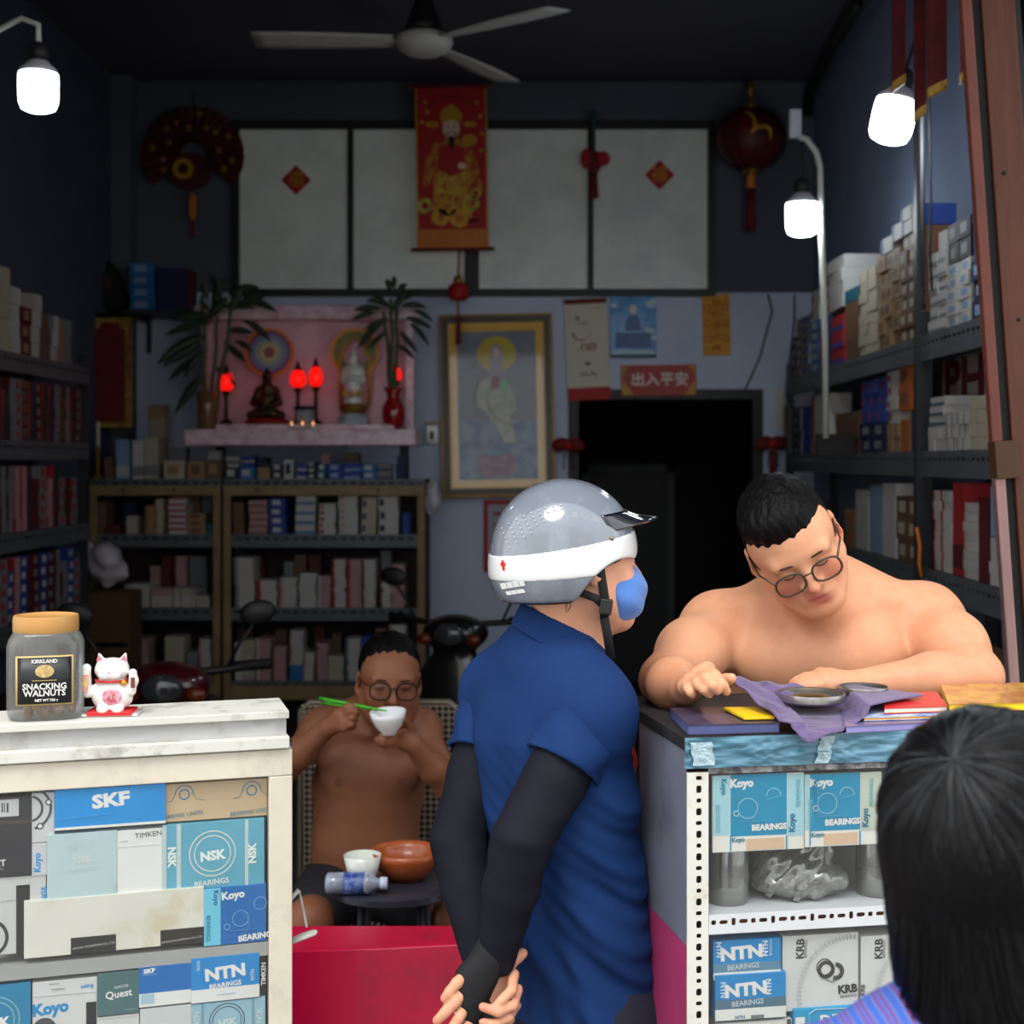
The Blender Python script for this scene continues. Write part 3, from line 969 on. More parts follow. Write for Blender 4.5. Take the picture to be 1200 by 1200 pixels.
rr(0, 959, 985, 'white', 4, 0.058, 'dot', 'red', z=0.255, where=q, dep=0.2)
rr(0, 987, 1002, 'brown', 3, 0.085, 'plain', None, where=q)
rr(0, 987, 1002, 'teal', 1, 0.055, 'plain', None, z=0.256, where=q)
rr(0, 1003, 1023, 'cream', 8, 0.044, 'plain', None, where=q, cols=2)
rr(0, 1024, 1050, 'tan', 6, 0.062, 'label', 'brown', where=q, cols=3, jit=0.008)
rr(0, 1050, 1077, 'brown', 7, 0.057, 'label', 'cream', where=q, cols=3, jit=0.008)
rr(0, 1028, 1040, 'white', 1, 0.06, 'end', 'blue', z=0.375, where=q)
rr(0, 1041, 1051, 'white', 1, 0.062, 'end', 'blue', z=0.40, where=q)
rr(0, 1052, 1063, 'white', 2, 0.05, 'end', 'blue', z=0.40, where=q)
rr(0, 1064, 1076, 'blue', 1, 0.075, 'end', 'white', z=0.402, where=q)
rr(0, 1084, 1104, 'white', 6, 0.046, 'band', 'grey', where=q, cols=2)
rr(0, 1105, 1132, 'white', 5, 0.042, 'label', 'skyblue', where=q, cols=2)
rr(0, 1105, 1132, 'dark', 2, 0.065, 'label', 'grey', z=0.212, where=q, cols=2)
rr(0, 1092, 1103, 'white', 1, 0.06, 'end', 'red', z=0.278, where=q)
rr(0, 1134, 1152, 'navy', 6, 0.062, 'label', 'skyblue', where=q, cols=1)
rr(0, 1088, 1128, 'pink', 1, 0.46, 'plain', None, y=0.17, dep=0.03, where=q)
q = 'the second shelf of the right wall rack'
rr(1, 926, 934, 'navy', 5, 0.05, 'label', 'grey', where=q)
rr(1, 935, 946, 'blue', 4, 0.06, 'end', 'white', where=q)
rr(1, 947, 966, 'tan', 1, 0.055, 'plain', None, where=q)
rr(1, 947, 966, 'white', 1, 0.23, 'end', 'red', z=0.056, where=q)
rr(1, 976, 1003, 'brown', 3, 0.06, 'plain', None, where=q, cols=2)
rr(1, 1005, 1034, 'navy', 2, 0.06, 'label', 'grey', where=q, cols=2)
rr(1, 1005, 1034, 'blue', 3, 0.058, 'dot', 'red', z=0.121, where=q, cols=3)
rr(1, 1035, 1048, 'tan', 2, 0.055, 'plain', None, where=q, cols=2)
rr(1, 1035, 1048, 'white', 4, 0.05, 'dot', 'red', z=0.111, where=q)
rr(1, 1049, 1060, 'orange', 1, 0.12, 'plain', None, where=q)
rr(1, 1061, 1076, 'navy', 3, 0.05, 'end', 'tan', where=q)
rr(1, 1049, 1063, 'orange', 2, 0.085, 'label', 'brown', z=0.153, where=q, cols=1, dep=0.07)
rr(1, 1084, 1103, 'white', 2, 0.042, 'plain', None, where=q, cols=3)
rr(1, 1084, 1103, 'white', 3, 0.033, 'band', 'teal', z=0.086, where=q, cols=1)
rr(1, 1104, 1130, 'white', 3, 0.042, 'end', 'grey', where=q, cols=4)
rr(1, 1131, 1158, 'cream', 4, 0.042, 'plain', None, where=q, cols=3)
q = 'the third shelf of the right wall rack'
rr(2, 985, 998, 'tan', 2, 0.08, 'label', 'orange', where=q)
rr(2, 999, 1014, 'white', 1, 0.25, 'plain', None, where=q)
rr(2, 1015, 1030, 'skyblue', 1, 0.27, 'plain', None, where=q)
rr(2, 1031, 1045, 'white', 1, 0.285, 'plain', None, where=q)
rr(2, 1046, 1074, 'brown', 3, 0.08, 'label', 'cream', where=q, cols=2)
rr(2, 1088, 1108, 'white', 8, 0.034, 'end', 'red', where=q, cols=2)
rr(2, 1109, 1123, 'red', 1, 0.30, 'band', 'maroon', where=q)
rr(2, 1124, 1140, 'white', 8, 0.03, 'end', 'cream', where=q, cols=1)
rr(2, 1141, 1153, 'maroon', 1, 0.26, 'plain', None, where=q)
rr(2, 1154, 1172, 'white', 4, 0.036, 'plain', None, where=q)
rr(2, 1156, 1172, 'skyblue', 1, 0.15, 'plain', None, z=0.146, where=q)
q = 'the lowest stocked shelf of the right wall rack'
rr(3, 1085, 1170, 'tan', 2, 0.09, 'label', 'brown', where=q, cols=4)
# lettered carton at the back of the second shelf
uq = lambda px: (5.52 - (XF + 0.15) * F / (px - 630)) * K
x0, x1 = uq(1096), uq(1166)
pc = thing('shipping_carton', 'grey carton with large dark red letters behind the white boxes', 'carton', (XF + 0.15, Y5 - x0, RS[1] + 0.003), R(-90))
MB().span((0, 0, 0), (x1 - x0, 0.07, 0.34)).build('body', cm('cartongrey', (168, 162, 156)), pc)
text('PH', 0.21, C_['maroon'], pc, ((x1 - x0) * 0.52, -0.002, 0.245), bold=0.03, sx=1.9)
# orange strap hanging from the rack
os_ = MB().tube([W(1074, 618, 3.52), W(1078, 640, 3.52), W(1077, 660, 3.52), W(1080, 676, 3.52)], 0.011, 8, flat=0.5)
tag(os_.build('orange_strap', mat('orange_plastic', (224, 120, 20), 0.5), None, smooth=True), 'orange plastic strap hanging on the right rack post', 'strap')

# --- rack along the left wall
XLF = -2.15
lzd = lambda px: -XLF * F / (630 - px)
LS = [2.19, 1.83, 1.45, 1.07, 0.69, 0.3]
frL = ((XLF, 3.75 * K, 0), R(90))
LL = (4.90 - 3.75) * K
rL = rack('slotted_angle_rack', 'dim dark rack of red and white boxes along the left wall', frL, LL, 0.29, LS, 2.25, (0.018, LL - 0.018), True, rack_dark, None, 0.075)
pal = [('dark', 'end', 'red'), ('brown', 'band', 'maroon'), ('maroon', 'label', 'grey'), ('grey', 'end', 'maroon'), ('maroon', 'plain', None), ('grey', 'label', 'red'), ('dark', 'end', 'red'), ('pink', 'end', 'red')]  # left rack colours darkened further, its shade put into the card
for si, rows, tops in ((1, 5, 0.052), (2, 5, 0.055), (3, 5, 0.055)):
    q = 'the %s shelf of the left wall rack' % {1: 'second', 2: 'third', 3: 'fourth'}[si]
    x = 0.22 * K
    while x < LL - 0.10:
        w = random.uniform(0.06, 0.10)
        c = random.choice(pal)
        if si == 3 and random.random() < 0.2:
            c = ('blue', 'label', 'white')
        stack(frL, x, w * 0.96, LS[si] + 0.003, [tops] * random.choice((rows, rows, rows - 1)), 0.14, c[0], q, c[1], c[2], 0.02, 0.003)
        x += w
q = 'the top shelf of the left wall rack'
for x0, w, hs, c, st, ac in ((0.20, 0.10, 4, 'white', 'band', 'grey'), (0.31, 0.07, 3, 'tan', 'plain', None), (0.385, 0.10, 5, 'cream', 'plain', None), (0.49, 0.07, 4, 'white', 'plain', None), (0.565, 0.08, 3, 'maroon', 'label', 'tan'), (0.65, 0.09, 4, 'white', 'end', 'cream'), (0.745, 0.07, 3, 'brown', 'plain', None), (0.82, 0.07, 3, 'white', 'end', 'grey'), (0.895, 0.06, 3, 'tan', 'end', 'pink'), (0.96, 0.08, 3, 'grey', 'plain', None)):
    stack(frL, x0 * K, w * K * 0.96, LS[0] + 0.003, [0.07] * hs, 0.14, c, q, st, ac, 0.02, 0.006)
# the 300 that show largest of each kind are objects; what is left of a kind is one pile
for kd, cat_, plab in (('parts_box', 'box', 'the smallest white and coloured parts boxes between the stacks on the back racks'), ('carton', 'carton', 'the smallest coloured cartons between the others on the side wall racks')):
    lst = sorted([q for q in PILE if q[0] == kd], key=lambda q: -q[1])
    for q in lst[:300]:
        o = bpy.data.objects.new(kd, q[2])
        col.objects.link(o)
        o.location, o.rotation_euler, o.scale = q[3], (0, 0, q[4]), q[5]
        tag(o, q[6], cat_, q[7])
    if lst[300:]:
        vs, fs, mi, ms = [], [], [], []
        for q in lst[300:]:
            n = len(vs)
            Mx = Matrix.LocRotScale(Vector(q[3]), Euler((0, 0, q[4])), Vector(q[5]))
            vs += [tuple(Mx @ v.co) for v in q[2].vertices]
            for p in q[2].polygons:
                m_ = q[2].materials[p.material_index]
                if m_ not in ms:
                    ms.append(m_)
                fs.append(tuple(i + n for i in p.vertices))
                mi.append(ms.index(m_))
        me = bpy.data.meshes.new('small_boxes')
        me.from_pydata(vs, [], fs)
        for m_ in ms:
            me.materials.append(m_)
        me.polygons.foreach_set('material_index', mi)
        tag(put(kd + '_pile', me, None), plab, cat_, None, 'stuff')

# ------------------------------------------------------------------ things on the back wall
gold = mat('gold_print', (214, 160, 40), 0.4, 0.3, var=0.3, vscale=20)
gold_d = mat('dull_gold', (150, 112, 44), 0.45, 0.5, var=0.4, vscale=15)
redp = mat('red_paper', (186, 24, 26), 0.6, var=0.2, vscale=10)
redd = mat('dark_red_cloth', (120, 14, 18), 0.7, var=0.3, vscale=12)
ivory = mat('ivory_paper', (226, 218, 196), 0.7, var=0.1)
ink = mat('black_ink', (26, 26, 30), 0.6)
whitep = mat('white_paint_print', (238, 236, 230), 0.5)
skin_print = mat('pale_skin_print', (232, 196, 176), 0.6)
def wall_item(name, label, cat, px, py, d, group=None):
    return thing(name, label, cat, W(px, py, d), 0, group)
def S(d):
    return d / F

# hanging banner of a wealth-bringing figure in front of the window
d = 5.90
k = S(d)
bn = wall_item('hanging_scroll', 'red and gold hanging scroll of a bearded robed figure', 'banner', 529.5, 197, d)
bn.rotation_euler = (0, R(-0.8), 0)
MB().span((-42 * k, -0.004, -95 * k), (42 * k, 0.004, 96 * k)).build('cloth', redp, bn)
MB().span((-42 * k, -0.006, -95 * k), (42 * k, -0.0042, -72 * k)).build('hem', mat('orange_hem', (214, 124, 24), 0.5, var=0.2), bn)
for sx in (-1, 1):
    MB().span((sx * 40 * k, -0.0058, -72 * k), (sx * 42 * k, -0.0042, 94 * k)).build('border', gold, bn)
for z in (96, -95):
    MB().cyl((-46 * k, 0, z * k), (46 * k, 0, z * k), 0.011, n=10).build('roller', mat('roller_red', (110, 30, 20), 0.5), bn, smooth=True)
    for sx in (-1, 1):
        MB().cyl((sx * 46 * k, 0, z * k), (sx * 49 * k, 0, z * k), 0.013, n=10).build('roller_cap', gold_d, bn)
fy = -0.009
def pr(m, shape, name='print', y0=None):
    mb = MB()
    shape(mb)
    return mb.build(name, m, bn)
y0, y1 = -0.0105, -0.0042
robe_g = mat('robe_gold_print', (206, 140, 34), 0.5, c2=(170, 30, 24), vscale=26)
robe_y = mat('robe_yellow_print', (214, 178, 60), 0.5, c2=(190, 90, 30), vscale=34)
rob = [(-20, 28), (-30, 10), (-34, -20), (-28, -22), (-22, -8), (-22, -40), (-26, -62), (24, -62), (22, -38), (22, -14), (30, -30), (36, -26), (30, 6), (22, 26), (8, 34), (-8, 34)]
MB().prism([(p[0] * k, p[1] * k) for p in rob][::-1], y0 + 0.003, y1).build('robe', robe_g, bn)
MB().prism([(p[0] * k, p[1] * k) for p in [(-14, 24), (-18, -6), (-6, -14), (14, -12), (16, 22), (0, 30)]][::-1], y0 + 0.002, y1 - 0.002).build('robe_front', redp, bn)
MB().prism([(p[0] * k, p[1] * k) for p in [(-16, -2), (-20, -30), (18, -32), (16, -4), (0, -10)]][::-1], y0 + 0.001, y1 - 0.002).build('skirt', robe_y, bn)
MB().disc(0, 46 * k, 10 * k, y0, y1 - 0.001, 20, 12 * k).build('face', skin_print, bn)
MB().prism([(p[0] * k, p[1] * k) for p in [(-11, 52), (-13, 62), (-8, 70), (0, 75), (8, 70), (13, 62), (11, 52), (0, 56)]][::-1], y0 - 0.001, y1 - 0.001).build('crown', gold, bn)
for sx in (-1, 1):
    MB().disc(sx * 22 * k, 51 * k, 8 * k, y0, y1 - 0.001, 14, 3.5 * k).build('cap_wing', gold, bn)
    MB().disc(sx * 4 * k, 48 * k, 1.5 * k, y0 - 0.001, y0, 8, 0.9 * k).build('eye', ink, bn)
    MB().prism([(sx * 0.3 * k, 43 * k), (sx * 6 * k, 40 * k), (sx * 8 * k, 34 * k), (sx * 5 * k, 38 * k)], y0 - 0.001, y0).build('moustache', ink, bn)
MB().prism([(p[0] * k, p[1] * k) for p in [(-4, 36), (-3, 28), (0, 20), (4, 28), (5, 36), (0, 38)]], y0 - 0.001, y0).build('beard', ink, bn)
MB().disc(21 * k, 32 * k, 9 * k, y0, y1 - 0.001, 16, 7 * k).build('ingot', gold, bn)
MB().disc(12 * k, 2 * k, 5 * k, y0 - 0.001, y1 - 0.001, 12, 4 * k).build('hand', skin_print, bn)
lemon = mat('lemon_print', (200, 190, 60), 0.5, c2=(150, 120, 30), vscale=40)
for cx, cz, r in ((-32, -44, 9), (22, -42, 10), (-6, -46, 11), (8, -58, 12), (-14, -58, 10), (28, -30, 6), (-2, -30, 8)):
    MB().ring(cx * k, cz * k, r * 0.45 * k, r * k, y0 - 0.001, y1 - 0.001, 16).build('coin', lemon if cx in (-32, 22, 28) else gold, bn)
MB().disc(24 * k, -62 * k, 7 * k, y0 - 0.001, y1 - 0.001, 14, 3 * k).build('ribbon_print', redd, bn)
for i in range(9):
    a = R(150 - 15 * i)
    squiggle(bn, 25 * k * math.cos(a), (66 + 17 * math.sin(a)) * k, 4.5 * k, 6 * k, gold_d, i, y0, 0.6 * k, 2, 'arched_writing')
for cx, cz in ((-28, 66), (30, 76), (-34, 54), (36, 40), (35, 20), (-30, 78), (34, 60)):
    MB().disc(cx * k, cz * k, 2.4 * k, y0 + 0.002, y1 - 0.001, 8).build('star', gold, bn)

# red diamonds with a gold character on the panes
for px, py, w in ((347, 211, 'on the pane beside the paper fan'), (773, 205, 'on the pane beside the lantern')):
    t_ = wall_item('paper_diamond', 'red paper diamond with a gold character ' + w, 'ornament', px, py, 5.995)
    r = 17.5 * S(6)
    MB().prism([(0, -r), (r, 0), (0, r), (-r, 0)], -0.003, 0.004).build('paper', redp, t_)
    text('福', 20 * S(6), gold, t_, (0, -0.004, 0))

# round paper fan with tassel
t_ = wall_item('paper_fan', 'large round dark red paper fan with gold flowers and tassel', 'fan ornament', 227, 187, 5.985)
k = S(5.985)
n = 22
dr = mat('fan_paper_dark_red', (84, 14, 18), 0.7, c2=(54, 8, 14), vscale=14)
for i in range(n):
    a0, a1 = R(-38 + 256 * i / n), R(-38 + 256 * (i + 1) / n)
    am = (a0 + a1) / 2
    P_ = lambda r, a: (r * math.cos(a) * k, (r * math.sin(a) * 0.96 + 4) * k)
    mb = MB()
    p = [P_(16, a0), P_(60, a0), P_(60, am), P_(60, a1), P_(16, a1), P_(16, am)]
    mb.add([(q[0], -0.012 if j in (0, 1, 3, 4) else -0.030, q[1]) for j, q in enumerate(p)], [(0, 1, 2, 5), (5, 2, 3, 4)])
    mb.build('fold', dr, t_, solid=0.004)
MB().disc(-4 * k, -14 * k, 26 * k, -0.012, 0.0, 24, 22 * k).build('hub_board', dr, t_)
MB().ring(-11 * k, -12 * k, 6.5 * k, 12 * k, -0.038, -0.02, 24).build('gold_ring', gold, t_)
for i in range(14):
    a = R(-25 + 230 * i / 13)
    r = 40 + 9 * math.sin(i * 2.4)
    MB().ell((r * math.cos(a) * k, -0.033, (r * math.sin(a) + 4) * k), (4.5 * k, 0.004, 4.5 * k), nu=8, nv=5).build('flower', gold_d, t_, smooth=True)
MB().cyl((0, -0.012, 62 * k), (0, -0.004, 80 * k), 0.004, n=6).build('cord', rubber, t_)
MB().lathe([(0.008, -72 * k), (0.026, -64 * k), (0.026, -46 * k), (0.010, -40 * k)], 12, (0, -0.03, 0)).build('tassel_bead', mat('tassel_orange', (206, 120, 40), 0.6), t_, smooth=True)
MB().lathe([(0.012, -92 * k), (0.009, -72 * k)], 8, (0, -0.03, 0)).build('tassel', redd, t_)

# round lantern with a gold dragon and tassel
t_ = wall_item('round_lantern', 'round dark red lantern with gold dragon and long tassel', 'lantern', 880, 163, 5.80)
k = S(5.8)
lm = mat('lantern_silk', (96, 16, 16), 0.55, c2=(52, 8, 10), vscale=5)
prof = [(max(0.01, 41 * k * math.sin(math.pi * i / 12)), -37 * k * math.cos(math.pi * i / 12)) for i in range(13)]
MB().lathe(prof, 32).build('globe', lm, t_, smooth=True)
for i in range(12):
    a = 2 * math.pi * i / 12
    MB().tube([(41.6 * k * math.sin(math.pi * j / 10) * math.cos(a), 41.6 * k * math.sin(math.pi * j / 10) * math.sin(a), -37.4 * k * math.cos(math.pi * j / 10)) for j in range(1, 10)], 0.003, 5).build('rib', rubber, t_, smooth=True)
pts = []
for i in range(14):
    u = i / 13
    x = (-12 + 26 * u + 6 * math.sin(u * 9)) * k
    z = (18 - 26 * u + 8 * math.cos(u * 8)) * k
    y = -math.sqrt(max(0.0001, 1 - (x / (41 * k)) ** 2 - (z / (37 * k)) ** 2)) * 41 * k - 0.004
    pts.append((x, y, z))
MB().tube(pts, [0.006 + 0.010 * math.sin(math.pi * i / 13) for i in range(14)], 6).build('dragon', gold, t_, smooth=True)
MB().lathe([(0.05, 35 * k), (0.05, 40 * k), (0.012, 42 * k), (0.012, 52 * k), (0.03, 56 * k), (0.004, 68 * k)], 12).build('hanger', gold_d, t_, smooth=True)
MB().tube([(0, 0, 66 * k), (0.0, 0.1, 70 * k), (0, 0.20, 72 * k)], 0.006, 6).build('hook', rubber, t_)
MB().lathe([(0.05, -42 * k), (0.05, -36 * k)], 12).build('base_ring', gold_d, t_)
MB().lathe([(0.030, -58 * k), (0.022, -42 * k)], 10).build('tassel_knot', mat('tassel_orange', ()), t_)
MB().lathe([(0.030, -107 * k), (0.024, -58 * k)], 12).build('tassel', redd, t_, smooth=True)

# red ribbon ornament on the window mullion
t_ = wall_item('ribbon_ornament', 'dark red knotted ribbon ornament on the window mullion', 'ornament', 696, 190, 5.92)
k = S(5.92)
MB().ell((0, 0, 0), (9 * k, 0.02, 14 * k)).build('knot', redd, t_, smooth=True)
MB().ell((10 * k, 0, 4 * k), (9 * k, 0.02, 9 * k)).build('bow_loop', redp, t_, smooth=True)
MB().ell((-9 * k, 0, 4 * k), (7 * k, 0.02, 12 * k)).build('bow_loop', redp, t_, smooth=True)
MB().lathe([(6 * k, -42 * k), (4 * k, -12 * k)], 10).build('tassel', redd, t_, smooth=True)
MB().lathe([(2 * k, 12 * k), (2 * k, 48 * k), (6 * k, 54 * k), (1 * k, 62 * k)], 8).build('hanger', mat('tassel_teal', (40, 70, 76), 0.6), t_, smooth=True)

# small red lantern with cord hanging under the scroll
t_ = wall_item('small_lantern', 'small red paper lantern hanging below the gold scroll', 'lantern', 537, 342, 5.82)
k = S(5.8)
MB().lathe([(8 * k, -10 * k), (12 * k, -6 * k), (12 * k, 6 * k), (8 * k, 10 * k)], 16).build('body', redp, t_, smooth=True)
MB().lathe([(6 * k, 10 * k), (6 * k, 16 * k), (2 * k, 20 * k)], 10).build('cap', gold_d, t_)
MB().tube([(0, 0, 19 * k), (0, 0.10, 47 * k), (0, 0.14, 52 * k)], 0.007, 6).build('cord', redp, t_)
MB().lathe([(2 * k, -28 * k), (1.4 * k, -10 * k)], 8).build('tassel_cord', gold_d, t_)
MB().lathe([(3.5 * k, -62 * k), (3 * k, -28 * k)], 8).build('tassel', redd, t_)

# calligraphy scroll
d = 5.985
k = S(d)
t_ = wall_item('calligraphy_scroll', 'cream calligraphy scroll with red ends beside the blue poster', 'scroll', 688, 409, d)
t_.rotation_euler = (0, R(-2.5), 0)
MB().span((-25 * k, -0.004, -58 * k), (25 * k, 0.008, 58 * k)).build('paper', ivory, t_)
MB().span((-25 * k, -0.007, 53 * k), (25 * k, -0.0042, 59 * k)).build('top_band', redd, t_)
MB().span((-25 * k, -0.007, -60 * k), (25 * k, -0.0042, -45 * k)).build('bottom_band', redp, t_)
squiggle(t_, -10 * k, 37 * k, 4 * k, 7 * k, ink, 1, -0.006, 2.2 * k, 2)
squiggle(t_, -3 * k, 31 * k, 12 * k, 6 * k, ink, 2, -0.006, 1.3 * k, 3)
squiggle(t_, 1 * k, 2 * k, 20 * k, 13 * k, redp, 4, -0.006, 2.0 * k, 4)
squiggle(t_, 0 * k, -17 * k, 6 * k, 7 * k, ink, 6, -0.006, 1.9 * k, 2)
squiggle(t_, 1 * k, -29 * k, 18 * k, 8 * k, ink, 9, -0.006, 2.2 * k, 3)
pts = [(-16, 20), (-14, 13), (-8, 10), (0, 12), (5, 17)]
MB().tube([(p[0] * k, -0.006, p[1] * k) for p in pts], [5 * k, 4 * k, 3 * k, 2 * k, 0.6 * k], 6, flat=0.15).build('brush_stroke', redp, t_)
pts = [(4, 46), (12, 48), (20, 46), (21, 44)]
MB().tube([(p[0] * k, -0.006, p[1] * k) for p in pts], [0.4 * k, 1 * k, 1.4 * k, 0.4 * k], 6, flat=0.2).build('brush_stroke', ink, t_)

# blue poster
t_ = wall_item('blue_poster', 'bright blue sky poster with a seated figure', 'poster', 742, 382, d)
MB().span((-27 * k, -0.003, -36 * k), (27 * k, 0.006, 35 * k)).build('sheet', mat('poster_blue', (24, 122, 196), 0.4, c2=(70, 160, 216), vscale=9, coat=0.3), t_)
MB().span((-21 * k, -0.005, -26 * k), (21 * k, -0.0032, -8 * k)).build('text_block', mat('poster_navy', (12, 70, 132), 0.4, c2=(30, 100, 160), vscale=60), t_)
MB().prism([(p[0] * k, p[1] * k) for p in [(-10, -6), (10, -6), (8, 6), (4, 14), (-4, 14), (-8, 6)]], -0.005, -0.0032).build('figure_print', mat('poster_robe', (20, 90, 150), 0.4), t_)
MB().disc(0, 19 * k, 4.5 * k, -0.006, -0.0032, 14, 6 * k).build('face_print', mat('poster_face', (226, 214, 206), 0.5), t_)
cloud = mat('poster_cloud', (206, 228, 240), 0.5)
for cx, cz, r in ((21, 26, 6), (24, 30, 4), (-23, 24, 4), (20, -6, 5), (16, -3, 3), (24, -14, 4)):
    MB().disc(cx * k, cz * k, r * k, -0.0048, -0.0032, 12, r * 0.7 * k).build('cloud_print', cloud, t_)
MB().span((-25 * k, -0.005, -33 * k), (25 * k, -0.0032, -29 * k)).build('caption_strip', cloud, t_)
MB().span((-27 * k, -0.005, -37 * k), (27 * k, -0.0032, -33.5 * k)).build('bottom_band', mat('poster_dark', (30, 60, 62), 0.5), t_)

# yellow talisman strip
t_ = wall_item('paper_talisman', 'yellow paper talisman strip with red writing above the doorway', 'poster', 839.5, 380.5, d)
t_.rotation_euler = (0, R(-1.5), 0)
MB().span((-16 * k, -0.003, -36 * k), (16 * k, 0.006, 36 * k)).build('sheet', mat('talisman_yellow', (228, 164, 40), 0.6, c2=(214, 140, 36), vscale=20), t_)
red_o = mat('vermilion_ink', (190, 50, 24), 0.6)
for i in range(5):
    squiggle(t_, 0, (26 - 13 * i) * k, 9 * k, 11 * k, red_o, 20 + i, -0.0045, 1.5 * k, 3)
for sx in (-1, 1):
    for i in range(3):
        MB().ring(sx * 10.5 * k, (20 - 18 * i) * k, 3.2 * k, 4.4 * k, -0.0045, -0.003, 12).build('seal_loop', red_o, t_)

# red lintel sign
t_ = wall_item('lintel_sign', 'red sign with four white characters over the doorway', 'sign', 772, 445.5, d)
t_.rotation_euler = (0, R(-0.6), 0)
MB().span((-44 * k, -0.004, -18 * k), (44 * k, 0.008, 18 * k)).build('board', mat('sign_red', (186, 28, 30), 0.5, c2=(150, 60, 34), vscale=14), t_)
text('出入平安', 17 * k, whitep, t_, (1 * k, -0.0055, 0), bold=0.012)
for sx in (-1, 1):
    MB().prism([(sx * 43 * k, -17 * k), (sx * 30 * k, -17 * k), (sx * 43 * k, 2 * k)], -0.0055, -0.0042).build('corner_print', gold_d, t_)
    MB().prism([(sx * 43 * k, 17 * k), (sx * 35 * k, 17 * k), (sx * 43 * k, 5 * k)], -0.0055, -0.0042).build('corner_print', gold_d, t_)

# large framed picture
d = 5.97
k = S(d)
t_ = wall_item('framed_picture', 'gold and black framed picture of a standing robed figure with yellow halo', 'picture', 583, 475, d)
t_.rotation_euler = (R(-2), R(-1.2), 0)
fo = mat('frame_dark_wood', (48, 34, 22), 0.35, var=0.3)
hw, hh = 66 * k, 107 * k
for nm, w0, w1, m_, ya, yb in (('frame_edge', 66, 63, gold_d, -0.030, 0.01), ('frame', 63, 56, fo, -0.042, 0.01), ('gold_mat', 56, 46, mat('yellow_gold_mat', (255, 190, 30), 0.35, 0.0, var=0.15, vscale=4, coat=0.5), -0.016, 0.0)):
    dh = 107 - 66
    for sx in (-1, 1):
        MB().span((sx * w0 * k, ya, -(w0 + dh) * k), (sx * w1 * k, yb, (w0 + dh) * k)).build(nm, m_, t_)
        MB().span((-w1 * k, ya, sx * (w0 + dh) * k), (w1 * k, yb, sx * (w1 + dh) * k)).build(nm, m_, t_)
MB().span((-46 * k, -0.008, -87 * k), (46 * k, 0.0, 87 * k)).build('picture_sheet', mat('picture_grey_sky', (126, 128, 138), 0.4, c2=(112, 120, 136), vscale=6), t_)
y0, y1 = -0.0105, -0.0082
MB().disc(0, 60 * k, 23 * k, y0, y1, 32, 21 * k).build('halo', mat('halo_yellow', (214, 186, 30), 0.5, var=0.1), t_)
MB().prism([(p[0] * k, p[1] * k) for p in [(-7, 30), (-8, 55), (-6, 68), (0, 73), (6, 68), (8, 55), (7, 30)]][::-1], y0 - 0.001, y1).build('hood', mat('veil_grey', (166, 156, 166), 0.5), t_)
MB().disc(0, 62 * k, 4.4 * k, y0 - 0.002, y1, 14, 6 * k).build('face_print', skin_print, t_)
body = [(-8, 34), (-20, 28), (-24, 12), (-22, 0), (-14, -8), (-6, -20), (4, -34), (6, -44), (22, -44), (18, -26), (14, -12), (22, -4), (20, 10), (12, 26), (6, 36)]
MB().prism([(p[0] * k, p[1] * k) for p in body], y0 - 0.0005, y1).build('robe_print', mat('robe_pale', (206, 206, 190), 0.5, c2=(150, 170, 130), vscale=18), t_)
MB().prism([(p[0] * k, p[1] * k) for p in [(-6, 34), (-8, 20), (2, 18), (4, 34)]], y0 - 0.0015, y1).build('sash_print', mat('sash_magenta', (150, 44, 92), 0.5), t_)
scarf = mat('scarf_brown', (166, 104, 74), 0.5)
MB().tube([((-20) * k, y0 - 0.001, 36 * k), (-26 * k, y0 - 0.001, 16 * k), (-28 * k, y0 - 0.001, 0), (-20 * k, y0 - 0.001, -14 * k)], 2.6 * k, 6, flat=0.2).build('scarf_print', scarf, t_)
MB().tube([(-12 * k, y0 - 0.002, 8 * k), (-8 * k, y0 - 0.002, -8 * k), (6 * k, y0 - 0.002, -20 * k), (24 * k, y0 - 0.002, -26 * k)], 2.6 * k, 6, flat=0.2).build('scarf_print', scarf, t_)
MB().disc(9 * k, 22 * k, 4 * k, y0 - 0.003, y1, 12, 7 * k).build('jade_print', mat('jade_green', (40, 206, 110), 0.4), t_)
MB().prism([(p[0] * k, p[1] * k) for p in [(-30, 46), (-26, 52), (-22, 54), (-25, 46), (-29, 42)]], y0 - 0.001, y1).build('willow_print', mat('leaf_grey', (84, 96, 96), 0.6), t_)
MB().prism([(p[0] * k, p[1] * k) for p in [(-24, -64), (-20, -56), (-4, -60), (12, -56), (20, -60), (22, -74), (12, -84), (-14, -84), (-24, -76)]][::-1], y0 - 0.001, y1).build('lotus_print', mat('lotus_mauve', (150, 96, 128), 0.5, c2=(186, 140, 160), vscale=16), t_)
sea = mat('sea_print', (96, 130, 170), 0.5, c2=(150, 172, 192), vscale=10)
MB().span((-45.5 * k, y0 + 0.0012, -86 * k), (45.5 * k, y1, -18 * k)).build('sea_print', sea, t_)
MB().span((-53 * k, -0.024, -94 * k), (53 * k, -0.021, 94 * k)).build('glass', glass_mat('picture_glass', (252, 252, 252), 0.012, 0.06), t_)

